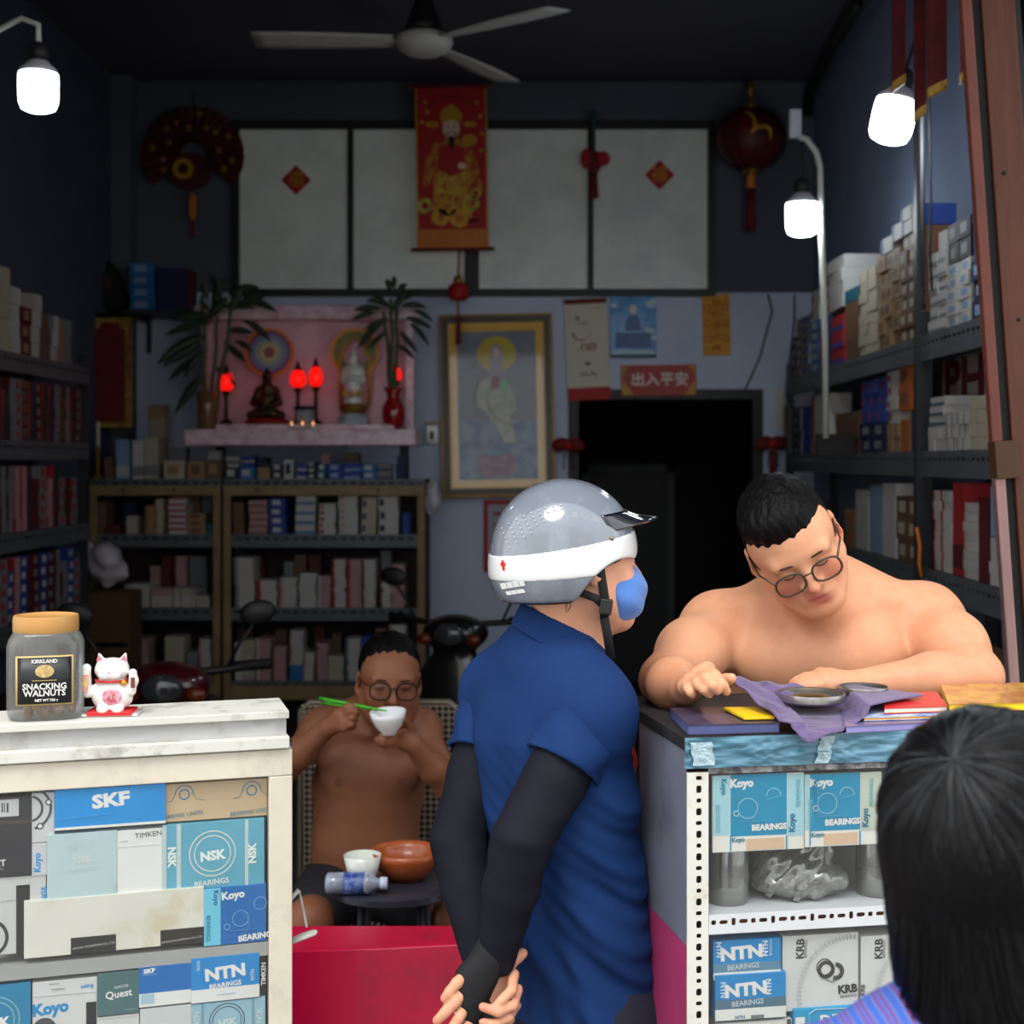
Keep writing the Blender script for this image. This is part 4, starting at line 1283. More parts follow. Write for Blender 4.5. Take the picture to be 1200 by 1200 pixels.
# red-edged certificate under the picture
t_ = wall_item('red_edged_notice', 'pale red-edged notice partly behind the grey helmet', 'poster', 596, 628, 5.985)
k = S(5.985)
MB().span((-29 * k, -0.003, -42 * k), (29 * k, 0.006, 42 * k)).build('border', redp, t_)
MB().span((-24 * k, -0.005, -37 * k), (24 * k, -0.0032, 37 * k)).build('sheet', mat('notice_grey', (170, 168, 180), 0.6), t_)
for i in range(4):
    MB().span((-18 * k, -0.0065, (24 - 14 * i) * k), ((14 - 5 * (i % 2)) * k, -0.0052, (28 - 14 * i) * k)).build('text_line', mat('notice_ink', (150, 60, 60), 0.6), t_)

# red bows at the doorway
for px, py, lab in ((666, 522, 'dark red bow on the picture side of the doorway'), (905, 520, 'dark red bow and tassel on the rack side of the doorway')):
    t_ = wall_item('door_bow', lab, 'ornament', px, py, 5.93)
    k = S(5.93)
    for sx in (-1, 1):
        MB().ell((sx * 9 * k, 0, 1 * k), (11 * k, 0.02, 8 * k), Matrix.Rotation(R(sx * 20), 3, 'Y')).build('bow_loop', redd, t_, smooth=True)
        MB().tube([(0, 0, 0), (sx * 5 * k, -0.01, -14 * k), (sx * 6 * k, 0, -28 * k)], 0.014, 6, flat=0.3).build('ribbon_tail', redd, t_)
    MB().ell((0, -0.01, 0), (5 * k, 0.02, 5 * k)).build('knot', redp, t_, smooth=True)
    if px > 800:
        MB().lathe([(4 * k, -52 * k), (3 * k, -8 * k)], 8).build('tassel', redd, t_)
t_ = wall_item('wall_clips', 'cream paper slips hanging beside the doorway bow', 'paper', 914, 480, 5.98)
MB().span((-0.02, -0.01, -0.1), (0.02, 0.0, 0.12)).build('slip', ivory, t_)
MB().span((0.025, -0.01, -0.18), (0.05, 0.0, 0.02)).build('slip', C_['tan'], t_)

# gold-edged red calendar on the left
d = 5.70
k = S(d)
t_ = wall_item('red_calendar', 'dark red calendar with ornate gold border above the left back rack', 'calendar', 129, 435, d)
cr_m = mat('calendar_maroon', (112, 16, 22), 0.6, var=0.2)
MB().span((-26 * k, -0.006, -66 * k), (26 * k, 0.01, 64 * k)).build('board', mat('calendar_gold', (170, 134, 60), 0.5, c2=(120, 84, 34), vscale=20), t_)
MB().prism([(p[0] * k, p[1] * k) for p in [(-18, -60), (18, -60), (18, 48), (12, 50), (10, 57), (-10, 57), (-12, 50), (-18, 48)]], -0.010, -0.0062).build('panel', cr_m, t_)
for i in range(3):
    squiggle(t_, 0, (36 - 22 * i) * k, 24 * k, 10 * k, gold_d, 31 + i, -0.0115, 1.0 * k, 5)
MB().cyl((-28 * k, -0.004, 65 * k), (28 * k, -0.004, 65 * k), 0.012, n=8).build('rail', rubber, t_)
MB().tube([(26 * k, -0.01, 62 * k), (20 * k, -0.01, 20 * k), (24 * k, -0.012, -10 * k)], 0.003, 5).build('cord', rubber, t_)

# shelf high in the left corner with a black bag and blue boxes
sh_ = thing('corner_shelf', 'narrow dark shelf in the back left corner holding blue boxes', 'shelf', (XL + 0.12, YB - 0.36, W2(140, 364, YB - 0.3).z), 0)
MB().span((0, 0, -0.02), (0.72, 0.355, 0)).build('board', rack_dark, sh_)
for x in (0.06, 0.60):
    MB().span((x, 0.32, -0.22), (x + 0.02, 0.355, -0.02)).span((x, 0.05, -0.045), (x + 0.02, 0.32, -0.02)).build('bracket', rack_dark, sh_)
zs = W2(140, 364, YB - 0.3).z + 0.001
bl = C_['cyan']
xs = W(160, 300, 5.7).x
for i, (dx, w) in enumerate(((0.0, 0.140), (0.002, 0.138), (-0.002, 0.14), (-0.012, 0.134))):
    h = 0.068
    o = put('blue_box', unit_box(C_['cyan'], 'label', C_['skyblue']), None, None, (xs + dx, YB - 0.2, zs + i * h), (0, 0, R(random.uniform(-4, 4))))
    o.scale = (w, 0.18, h - 0.001)
    tag(o, 'bright blue box on the corner shelf, %s of its stack' % ('lowest', 'second from the bottom', 'second from the top', 'topmost')[i], 'box', 'blue boxes on the corner shelf')
t_ = thing('black_bag', 'shapeless black bag with a red patch on the corner shelf', 'bag', (W(116, 360, 5.8).x, YB - 0.18, zs))
bag = SDF((-0.16, -0.15, -0.01), (0.16, 0.15, 0.36), 0.012).ell((0, 0, 0.14), (0.12, 0.10, 0.14), k=0.05).ell((-0.03, 0, 0.26), (0.07, 0.07, 0.06), k=0.05).ell((0.03, 0, 0.06), (0.11, 0.10, 0.08), k=0.05).cut((0, 0, 0.0), (0, 0, -1))
bag.build('bag_body', mat('black_cloth', (18, 18, 20), 0.8), t_)
MB().box((0.0, -0.10, 0.16), (0.13, 0.012, 0.07)).build('patch', mat('patch_maroon', (70, 24, 24), 0.7), t_)
t_ = thing('dark_carton', 'dark navy carton with red edge beside the blue boxes', 'box', (W(200, 360, 5.8).x + 0.02, YB - 0.2, zs))
MB().span((-0.09, -0.1, 0), (0.075, 0.1, 0.24)).build('body', C_['navy'], t_)
MB().span((0.076, -0.1, 0), (0.085, 0.1, 0.24)).build('side_panel', C_['maroon'], t_)

# red couplet scrolls hanging near the front on the right
for i, (px, pb, w, d, lab) in enumerate(((1053, 105, 15, 3.0, 'narrow dark red couplet scroll behind the tilted bulb'), (1078, 140, 14, 2.95, 'dark red couplet strip with a gold tip beside the conduit'), (1098, 112, 22, 2.9, 'dark red couplet scroll with gold patterned end'), (1130, 96, 10, 2.85, 'narrow red couplet strip next to the wooden post'))):
    p = W(px, pb, d)
    t_ = thing('couplet_scroll', lab, 'scroll', p)
    ww = w * d / F
    top = 3.18 - p.z
    MB().prism([(-ww / 2, 0.02), (ww / 2, 0.045), (ww / 2, top), (-ww / 2, top)], -0.006, 0.006).build('cloth', mat('couplet_red', (94, 14, 16), 0.7, c2=(60, 10, 12), vscale=6), t_)
    MB().prism([(-ww / 2, -0.01), (ww / 2, 0.018), (ww / 2, 0.046), (-ww / 2, 0.021)], -0.009, 0.009).build('gold_end', mat('couplet_gold', (190, 150, 60), 0.5, c2=(90, 60, 20), vscale=40), t_)
    MB().cyl((-ww * 0.55, 0, top), (ww * 0.55, 0, top), 0.009, n=8).build('rod', rubber, t_)
hr = thing('hanging_rail', 'dark steel rail under the lintel carrying the couplet scrolls', 'rail', (0.95, 2.9 * K, 3.19))
MB().cyl((0.0, 0.0, 0.0), (0.72, 0.0, 0.0), 0.012, n=8).build('rod', rubber, hr)
for x in (0.02, 0.70):
    MB().span((x - 0.01, -0.42, -0.012), (x + 0.01, 0.0, 0.012)).build('bracket', rubber, hr)

# ------------------------------------------------------------------ altar
marble = mat('pink_marble', (226, 182, 194), 0.35, c2=(208, 160, 174), vscale=7)
marble_l = mat('pink_marble_edge', (236, 208, 216), 0.3, c2=(206, 166, 180), vscale=18)
AY = 5.40 * K
ay = lambda d: AY + (d - 5.40)
ZA = W(300, 503, 5.4).z
al = thing('altar', 'pink marble household altar with back panel above the rack', 'altar', (0, AY, 0))
ax0, ax1 = W(216, 0, 5.4).x, W(487, 0, 5.4).x
MB().span((ax0, 0.0, ZA - 0.085), (ax1, 0.40, ZA)).build('table_slab', marble_l, al, bevel=0.006)
squiggle(al, (ax0 + ax1) / 2, ZA - 0.04, 0.04, 0.035, mat('tassel_orange', ()), 3, -0.002, 0.003, 3, 'carved_mark')
bx0, bx1 = W2(238, 0, AY + 0.38).x, W2(486, 0, AY + 0.38).x
ztop = W2(300, 362, AY + 0.3).z
MB().span((bx0, 0.375, ZA), (bx1, 0.40, ztop)).build('back_panel', marble, al)
for x in (bx0, bx1 - 0.05):
    MB().span((x, 0.33, ZA), (x + 0.05, 0.375, ztop - 0.06)).build('pilaster', marble_l, al, bevel=0.005)
MB().span((bx0 - 0.03, 0.28, ztop - 0.06), (bx1 + 0.03, 0.40, ztop + 0.02)).build('cornice', marble_l, al, bevel=0.01)
MB().span((ax0 + 0.15, 0.07, ZA), (ax1 - 0.12, 0.375, ZA + 0.028)).build('step', marble_l, al, bevel=0.004)
for x in (ax0 + 0.08, ax1 - 0.12):
    MB().span((x, 0.365, shz[0] + 0.001), (x + 0.05, 0.40, ZA - 0.086)).build('foot', rack_dark, al)
ZT = ZA + 0.029
bronze = mat('bronze_statue', (84, 60, 34), 0.4, 0.6, c2=(40, 28, 18), vscale=20)
por = mat('porcelain_white', (218, 222, 214), 0.25, coat=0.5)
glow_red = mat('red_lamp_glass', (255, 20, 14), 0.3, emit=1.1)
# statue with coloured halo
p = W2(313, 0, ay(5.62))
st = thing('bronze_statue', 'dark bronze seated statue with a rainbow halo on the altar', 'statue', (p.x, ay(5.62), ZT))
MB().lathe([(0.11, 0), (0.12, 0.012), (0.10, 0.03), (0.07, 0.035)], 24).build('base', mat('statue_base_red', (140, 30, 26), 0.5), st, smooth=True)
sd = SDF((-0.12, -0.12, 0.02), (0.12, 0.12, 0.34), 0.006)
sd.ell((0, 0, 0.06), (0.075, 0.06, 0.035), k=0.02).ell((0, 0, 0.13), (0.05, 0.042, 0.06), k=0.03).ell((0, 0, 0.20), (0.035, 0.035, 0.04), k=0.02).ell((0, -0.005, 0.26), (0.026, 0.028, 0.032), k=0.012).ell((0, 0, 0.295), (0.012, 0.012, 0.015), k=0.01)
for sx in (-1, 1):
    sd.chain([(sx * 0.045, 0, 0.19), (sx * 0.07, -0.02, 0.12), (sx * 0.02, -0.06, 0.10)], [0.02, 0.017, 0.014], 0.012)
    sd.cone((sx * 0.03, -0.02, 0.06), (sx * 0.08, -0.03, 0.05), 0.03, 0.025, 0.02)
sd.build('figure', bronze, st)
zc = W2(313, 413, ay(5.68)).z - ZT
for r0, r1, c_ in ((0.118, 0.136, (224, 128, 20)), (0.104, 0.118, (120, 40, 110)), (0.078, 0.104, (120, 130, 170)), (0.052, 0.078, (150, 166, 160)), (0.03, 0.052, (200, 186, 120)), (0.0, 0.03, (150, 80, 90))):
    (MB().ring(0, zc, r0, r1, 0.058, 0.064, 36) if r0 else MB().disc(0, zc, r1, 0.058, 0.064)).build('halo_ring', mat('halo_%d' % int(r1 * 1000), c_, 0.4), st)
MB().cyl((0, 0.06, 0.02), (0, 0.06, zc - 0.10), 0.008, n=8).build('halo_stem', gold_d, st)
# white statue with green-gold halo
p = W2(414, 0, ay(5.62))
st = thing('white_statue', 'white porcelain standing statue in a gold mandorla on the altar', 'statue', (p.x, ay(5.62), ZT))
MB().lathe([(0.085, 0), (0.09, 0.03), (0.075, 0.05), (0.06, 0.06)], 8).build('base', mat('statue_base_pale', (170, 190, 200), 0.3), st, smooth=False)
MB().lathe([(0.06, 0.06), (0.078, 0.085), (0.07, 0.11), (0.05, 0.115)], 20).build('lotus', gold_d, st, smooth=True)
for i in range(3):
    MB().ell((-0.04 + 0.04 * i, -0.07, 0.165), (0.014, 0.01, 0.02)).build('gold_petal', gold, st, smooth=True)
sd = SDF((-0.09, -0.09, 0.10), (0.09, 0.09, 0.44), 0.006)
sd.cone((0, 0, 0.12), (0, 0, 0.27), 0.052, 0.04, 0.02).ell((0, 0, 0.30), (0.045, 0.035, 0.04), k=0.02).ell((0, -0.005, 0.36), (0.026, 0.027, 0.033), k=0.012).ell((0, 0.005, 0.395), (0.014, 0.014, 0.02), k=0.01)
for sx in (-1, 1):
    sd.chain([(sx * 0.045, 0, 0.30), (sx * 0.052, -0.02, 0.24), (sx * 0.01, -0.05, 0.25)], [0.018, 0.016, 0.012], 0.012)
sd.build('figure', por, st)
zc = W2(414, 413, ay(5.68)).z - ZT
for r0, r1, c_ in ((0.118, 0.136, (230, 150, 24)), (0.075, 0.118, (120, 120, 40))):
    MB().ring(0, zc, r0, r1, 0.062, 0.068, 36).build('halo_ring', mat('halog_%d' % int(r1 * 1000), c_, 0.4), st)
arch = [(-0.075, 0.10), (-0.085, 0.25), (-0.08, 0.36), (-0.05, 0.44), (0, 0.49), (0.05, 0.44), (0.08, 0.36), (0.085, 0.25), (0.075, 0.10)]
MB().tube([(a_, 0.05, b_) for a_, b_ in arch], 0.009, 8).build('mandorla', gold, st, smooth=True)
# red lamps
def red_lamp(px, pyt, pyb, d, label, wide=10):
    y_ = ay(d)
    p = W2(px, pyb, y_)
    t_ = thing('altar_lamp', label, 'lamp', (p.x, y_, ZT if d > 5.46 else ZA + 0.001))
    zb, zt = W2(px, pyb, y_).z - t_.location.z, W2(px, pyt, y_).z - t_.location.z
    r = wide * y_ / K / F
    MB().lathe([(0.035, 0), (0.036, 0.012), (0.012, 0.03), (0.010, zb - 0.03), (0.02, zb - 0.015), (0.022, zb)], 16).build('stand', bronze, t_, smooth=True)
    H = zt - zb
    MB().lathe([(r * 0.6, zb), (r * 0.98, zb + H * 0.25), (r, zb + H * 0.5), (r * 0.9, zb + H * 0.75), (r * 0.55, zb + H)], 18).build('shade', glow_red, t_, smooth=True)
    MB().lathe([(r * 0.62, zb + H), (r * 0.3, zb + H + 0.018), (0.004, zb + H + 0.05)], 12).build('finial', bronze, t_, smooth=True)
red_lamp(265, 437, 458, 5.55, 'glowing red altar lamp beside the tall bamboo plant', 9)
red_lamp(349, 434, 454, 5.59, 'round glowing red altar lamp next to the bronze statue', 9.5)
red_lamp(370, 430, 453, 5.58, 'taller glowing red altar lamp next to the white statue', 8)
red_lamp(464, 431, 446, 5.62, 'dim red altar lamp behind the red vase', 7)
# incense bowl with three candles
p = W2(357, 0, ay(5.50))
t_ = thing('incense_bowl', 'pale incense bowl with black rim between the red lamps', 'bowl', (p.x, ay(5.50), ZT))
MB().lathe([(0.04, 0), (0.055, 0.03), (0.05, 0.06), (0.056, 0.075), (0.046, 0.076), (0.04, 0.05)], 20).build('body', mat('bowl_glaze', (150, 150, 156), 0.3), t_, smooth=True)
MB().lathe([(0.052, 0.0765), (0.062, 0.085), (0.058, 0.096), (0.03, 0.094)], 20).build('rim', rubber, t_, smooth=True)
for i in range(3):
    c = thing('tea_candle', 'small lit tea candle in front of the incense bowl', 'candle', (W2(342 + 12.5 * i, 0, ay(5.435)).x, ay(5.435), ZA + 0.001), 0, 'tea candles on the altar')
    MB().lathe([(0.016, 0), (0.018, 0.022), (0.012, 0.022)], 12).build('cup', por, c, smooth=True)
    MB().lathe([(0.001, 0.023), (0.005, 0.028), (0.0005, 0.042)], 8).build('flame', mat('candle_flame', (255, 170, 100), 0.5, emit=3.0), c, smooth=True)
# red vase with bamboo
vase_m = mat('red_glaze', (150, 18, 20), 0.25, coat=0.6)
leaf_m = mat('bamboo_leaf', (40, 64, 34), 0.5, c2=(26, 44, 24), vscale=14)
stem_m = mat('bamboo_stem', (70, 88, 44), 0.5, var=0.3)
def bamboo(name, label, loc, stems, vase, leafpts, seed):
    t_ = thing(name, label, 'plant', loc)
    rnd = random.Random(seed)
    vase(t_)
    for (x0, x1, z0, z1, y_) in stems:
        n_ = 7
        pts = [(x0 + (x1 - x0) * i / n_ + 0.006 * math.sin(i * 1.7), y_, z0 + (z1 - z0) * i / n_) for i in range(n_ + 1)]
        MB().tube(pts, [0.013 - 0.004 * i / n_ for i in range(n_ + 1)], 8).build('stem', stem_m, t_, smooth=True)
    for (x, z, ang, ln) in leafpts:
        a = R(ang)
        ya = rnd.uniform(-0.6, 0.3)
        wd = ln * 0.13
        droop = rnd.uniform(0.2, 0.5)
        mb = MB()
        def lf(u, v):
            r_ = ln * u
            w_ = wd * math.sin(math.pi * min(0.98, u * 0.95 + 0.03)) ** 0.8 * (v - 0.5) * 2
            cx_ = math.cos(a) * r_
            cz_ = math.sin(a) * r_ - droop * r_ * u
            return (x + cx_ - math.sin(a) * w_, loc[1] * 0 + ya * r_ * 0.5 + 0.3 * abs(w_), z + cz_ + math.cos(a) * w_)
        mb.sheet(lf, 8, 2)
        mb.build('leaf', leaf_m, t_, smooth=True, solid=0.0015)
    return t_
def vase_red(t_):
    MB().lathe([(0.035, 0), (0.05, 0.02), (0.062, 0.07), (0.06, 0.12), (0.035, 0.165), (0.035, 0.19), (0.055, 0.225), (0.045, 0.225), (0.03, 0.19)], 20).build('vase', vase_m, t_, smooth=True)
def vase_clear(t_):
    MB().lathe([(0.05, 0), (0.055, 0.01), (0.052, 0.12), (0.06, 0.2), (0.055, 0.2), (0.048, 0.12), (0.046, 0.012)], 20).build('vase', mat('amber_vase', (120, 84, 60), 0.2, coat=0.5), t_, smooth=True)
yl_ = ay(5.52)
dl_ = yl_ / K
lx = lambda px, p0: (px - p0) * dl_ / F
lz = lambda py: W(0, py, dl_).z
zv = ZA + 0.001
LP = [(246, 365, 120, 30), (243, 352, 100, 42), (250, 372, 170, 60), (240, 395, 190, 66), (236, 402, 200, 58), (250, 345, 60, 44), (262, 360, 20, 48), (270, 365, 70, 56), (276, 352, 75, 44), (280, 358, 40, 50), (265, 388, 10, 40), (285, 375, -20, 42), (262, 402, -30, 40), (232, 420, 200, 46), (240, 440, 215, 54), (250, 430, -20, 36), (258, 350, 95, 50), (290, 355, 10, 46), (246, 380, 150, 58), (238, 410, 230, 40), (255, 340, 110, 40), (268, 345, 30, 52), (244, 375, 60, 60), (275, 400, -10, 30), (232, 385, 165, 50), (252, 362, 85, 62)]
bamboo('bamboo_plant', 'tall dark bamboo plant beside the altar statues', (W(243, 0, dl_).x, yl_, zv), [(-0.01, -0.03, 0.02, lz(345) - zv, 0.02), (0.02, 0.06, 0.02, lz(370) - zv, -0.02), (0.03, 0.14, 0.02, lz(350) - zv, 0.0)], vase_clear,
       [(lx(x, 243), lz(y) - zv, a, 0.8 * l * dl_ / F) for x, y, a, l in LP], 3)
LP = [(458, 350, 100, 44), (450, 360, 125, 40), (466, 352, 70, 44), (446, 368, 165, 46), (470, 365, 20, 48), (476, 378, -10, 44), (455, 380, 190, 42), (462, 345, 90, 36), (440, 372, 185, 40), (480, 385, -30, 40), (468, 395, -40, 40), (452, 395, 215, 36), (460, 370, 60, 50), (457, 366, 140, 52), (474, 358, 45, 42), (448, 385, 205, 48), (484, 370, -5, 36), (465, 410, -20, 34)]
bamboo('bamboo_plant', 'leafy bamboo plant in a red glazed vase on the altar', (W(461, 0, dl_).x, yl_, zv), [(-0.008, -0.01, 0.05, lz(350) - zv, 0.0), (0.008, 0.02, 0.05, lz(360) - zv, 0.01), (0.0, -0.05, 0.05, lz(365) - zv, 0.015)], vase_red,
       [(lx(x, 461), lz(y - 6) - zv, a, 0.68 * l * dl_ / F) for x, y, a, l in LP], 5)
# tall pale jar and brass candlestick on the left rack top
t_ = thing('stone_jar', 'tall rough beige box behind the white boxes by the calendar', 'box', (W2(184, 0, DB * K + 0.27).x, DB * K + 0.30, shz[0] + 0.003))
MB().span((-0.045, -0.035, 0), (0.045, 0.035, 0.40)).build('body', mat('rough_beige', (170, 154, 134), 0.8, var=0.3, bump=0.3), t_, bevel=0.008)
MB().span((-0.047, -0.037, 0.33), (0.047, 0.037, 0.405)).build('cap', C_['tan'], t_, bevel=0.004)
t_ = thing('candlestick', 'brass candlestick with a pale candle beside the calendar', 'candlestick', (W2(115, 0, DB * K + 0.1).x, DB * K + 0.10, shz[0] + 0.003))
MB().lathe([(0.03, 0), (0.032, 0.01), (0.008, 0.03), (0.011, 0.07), (0.007, 0.12), (0.012, 0.16), (0.014, 0.175)], 14).build('stick', gold_d, t_, smooth=True)
MB().lathe([(0.010, 0.175), (0.009, 0.30), (0.002, 0.31)], 10).build('candle', ivory, t_, smooth=True)
t_ = thing('wall_switch', 'white wall switch box between the altar and the picture', 'switch', W(507, 505, 5.98))
MB().span((-0.035, -0.03, -0.075), (0.035, 0.01, 0.06)).build('box', por, t_, bevel=0.004)
MB().span((-0.035, -0.031, 0.03), (0.035, -0.0301, 0.055)).build('red_strip', C_['pink'], t_)
MB().span((-0.012, -0.036, -0.05), (0.008, -0.0305, 0.0)).build('rocker', ink, t_)
# crumpled white bags
def crumple(name, label, c, r, seed, m_, rot=None, cat='bag', h=0.008, k=0.03, parts=6):
    t_ = thing(name, label, cat, c)
    rd = np.random.default_rng(seed)
    sd_ = SDF([-v * 1.25 - 0.02 for v in r], [v * 1.25 + 0.02 for v in r], h)
    for _ in range(parts):
        q_ = rd.uniform(-0.5, 0.5, 3) * r
        sd_.ell(q_, [v * rd.uniform(0.45, 0.65) for v in r], None, k)
    f1, f2, f3 = rd.uniform(40, 70, 3)
    sd_.warp(lambda x, y, z: 0.006 * np.sin(f1 * x + 20 * z) * np.sin(f2 * z + 14 * y) + 0.003 * np.sin(f3 * (x + z - y)))
    sd_.build('bag_body', m_, t_)
    if rot is not None:
        t_.rotation_euler = rot
    return t_
plast_w = mat('white_plastic_bag', (206, 200, 208), 0.35, var=0.15, coat=0.2)
crumple('plastic_bag', 'crumpled white plastic bag hanging on the altar rack corner', W(505, 592, 5.62), (0.055, 0.05, 0.12), 4, plast_w)
crumple('plastic_bag', 'large crumpled white plastic sack leaning on the left back rack', W(121, 661, 5.28), (0.10, 0.10, 0.135), 9, plast_w, (0, R(-28), 0))
t_ = thing('sack_stand', 'brown wooden crate under the white plastic sack', 'crate', (W(122, 0, 5.25).x, 5.25 * K, 0))
zt = W(120, 694, 5.2).z
for i in range(4):
    MB().span((-0.13, -0.12, 0.02 + i * zt / 4), (0.16, -0.105, (i + 0.92) * zt / 4 + 0.02)).build('slat', mat('crate_wood', (96, 66, 40), 0.7, var=0.3), t_)
for sx in (-0.13, 0.145):
    MB().span((sx, -0.104, 0), (sx + 0.015, 0.12, zt)).build('side', mat('crate_wood', ()), t_)
MB().span((-0.115, -0.10, zt - 0.02), (0.145, 0.12, zt)).build('lid', mat('crate_wood', ()), t_)
# ------------------------------------------------------------------ display cases at the shop front
ZTOP = 1.30
cream_p = mat('worn_cream_paint', (220, 212, 194), 0.5, var=0.12, vscale=7, bump=0.12, bscale=25, stain=(196, 190, 176), sscale=9)
white_p = mat('worn_white_paint', (216, 216, 208), 0.5, var=0.10, vscale=7, bump=0.1, bscale=25, stain=(176, 172, 164), sscale=14)
grey_p = mat('worn_grey_board', (190, 190, 188), 0.55, var=0.2, vscale=6, stretch=(1, 8, 8), stain=(160, 158, 154), sscale=10)
case_glass = glass_mat('case_glass', (253, 254, 254), 0.02, 0.05, (190, 190, 186), 0.025, 9)
case_dark = mat('case_inside_dark', (58, 58, 62), 0.8)

class Front:
    """upright front of a case: photo points -> local (x, z)"""
    def __init__(s, P0, yaw):
        s.P0, s.yaw = Vector(P0), yaw
    def xz(s, px, py, off=0.0):
        return on_plane(px, py, s.P0, s.yaw, off)
    def world(s, x, y, z):
        c, q = math.cos(s.yaw), math.sin(s.yaw)
        return Vector((s.P0.x + c * x - q * y, s.P0.y + q * x + c * y, s.P0.z + z))

YAWL = math.atan2(0.101 * K, 0.469)
FL = Front((W(343, 833, 1.845).x, 1.845 * K, 0), YAWL)
YAWR = math.atan(0.122 * K)
FR = Front((0.242, 1.66 * K, 0), YAWR)

def ink_mat(c):
    return mat('print_%d_%d_%d' % tuple(c), c, 0.5, var=0.10, vscale=14)
def card(fr, label, r, c, prints=(), off=0.014, thick=0.02, name='flattened_carton', cat='carton', var=0.10, tilt=0.0, stain=None):
    """carton standing behind the glass; r = px0, px1, py0, py1 (photo)"""
    pc = ((r[0] + r[1]) / 2, (r[2] + r[3]) / 2)
    x0, x1 = fr.xz(r[0], pc[1], off)[0], fr.xz(r[1], pc[1], off)[0]
    z1, z0 = fr.xz(pc[0], r[2], off)[1], fr.xz(pc[0], r[3], off)[1]
    t_ = thing(name, label, cat, fr.world(x0, off, z0), fr.yaw)
    m_ = mat('carton_%d_%d_%d%s' % (c[0], c[1], c[2], 's' if stain else ''), c, 0.55, var=var, vscale=10, stain=stain, sscale=7)
    MB().span((0, 0, 0), (x1 - x0, thick, z1 - z0)).build('body', m_, t_, bevel=0.0008)
    sc = (x1 - x0) / max(1e-6, (r[1] - r[0]))
    def lp(px, py):
        a = fr.xz(px, py, off)
        return a[0] - x0, a[1] - z0
    for i, p in enumerate(prints):
        kind = p[0]
        e = -0.0004 - 0.00012 * i
        if kind == 'rect':
            _, a0, a1, b0, b1, cc = p[:6]
            cxm, cym = (a0 + a1) / 2, (b0 + b1) / 2
            X0, X1 = max(0, lp(a0, cym)[0]), min(x1 - x0, lp(a1, cym)[0])
            Z1, Z0 = min(z1 - z0, lp(cxm, b0)[1]), max(0, lp(cxm, b1)[1])
            MB().span((X0, e, Z0), (X1, e + 0.0004, Z1)).build('printed_panel', ink_mat(cc), t_)
        elif kind == 'text':
            _, s_, a, b, h, cc = p[:6]
            rot = p[6] if len(p) > 6 else 0
            bold = p[7] if len(p) > 7 else 0.02
            sx = p[8] if len(p) > 8 else 1.0
            q_ = lp(a, b)
            text(s_, h * sc * 1.38, ink_mat(cc), t_, (q_[0], e, q_[1]), (R(90), R(-rot), 0), bold=bold, depth=0.0003, sx=sx)
        elif kind == 'ring':
            _, a, b, r0, r1, cc = p[:6]
            a0, a1 = (p[6], p[7]) if len(p) > 7 else (0, 360)
            q_ = lp(a, b)
            if r0 <= 0:
                MB().disc(q_[0], q_[1], r1 * sc, e, e + 0.0003).build('printed_disc', ink_mat(cc), t_)
            else:
                MB().ring(q_[0], q_[1], r0 * sc, r1 * sc, e, e + 0.0003, 36, a0, a1).build('printed_ring', ink_mat(cc), t_)
        elif kind == 'line':
            pts = [lp(*q_) for q_ in p[1]]
            MB().tube([(q_[0], e, q_[1]) for q_ in pts], p[2] * sc, 4, flat=0.2).build('printed_line', ink_mat(p[3]), t_)
    return t_

# ---- left case
lc = thing('display_case', 'worn cream wooden display case under the walnut jar', 'display case', FL.P0, YAWL)
zL = lambda py, px=343: FL.xz(px, py)[1]
LW = -0.95
MB().span((LW, 0.0, ZTOP - 0.014), (-0.006, 0.15, ZTOP)).build('top_plank', white_p, lc, bevel=0.002)
MB().span((LW, 0.012, zL(862)), (-0.010, 0.15, ZTOP - 0.0145)).build('lid_board', grey_p, lc)
MB().span((LW, -0.006, zL(876)), (-0.006, 0.155, zL(862) - 0.0003)).build('lid_rim', white_p, lc, bevel=0.002)
MB().span((LW, 0.004, zL(909)), (0.0, 0.03, zL(878))).build('top_beam', cream_p, lc, bevel=0.002)
MB().span((-0.042, 0.004, 0.03), (0.0, 0.034, zL(909) - 0.0003)).build('stile', cream_p, lc, bevel=0.002)
MB().span((-0.02, 0.0345, 0.03), (0.0, 0.17, zL(878))).build('side_panel', cream_p, lc)
MB().span((LW, 0.155, 0.03), (-0.0205, 0.17, zL(878))).build('back_board', case_dark, lc)
MB().span((LW, 0.0345, zL(880)), (-0.0205, 0.1545, zL(878) - 0.0002)).build('cover_board', case_dark, lc)
MB().span((LW, 0.004, 0.03), (-0.0425, 0.03, 0.12)).build('bottom_rail', cream_p, lc)
MB().span((LW, 0.005, 0.0), (0.0, 0.17, 0.029)).build('plinth', grey_p, lc)
zs1 = FL.xz(310, 1104, 0.01)[1]
MB().span((LW, 0.012, zs1 - 0.025), (-0.0425, 0.154, zs1)).build('shelf', mat('shelf_grey_edge', (168, 168, 166), 0.5, var=0.15), lc)
MB().span((LW, 0.0055, 0.125), (-0.0428, 0.0085, zL(909) - 0.0005)).build('glass_front', case_glass, lc)
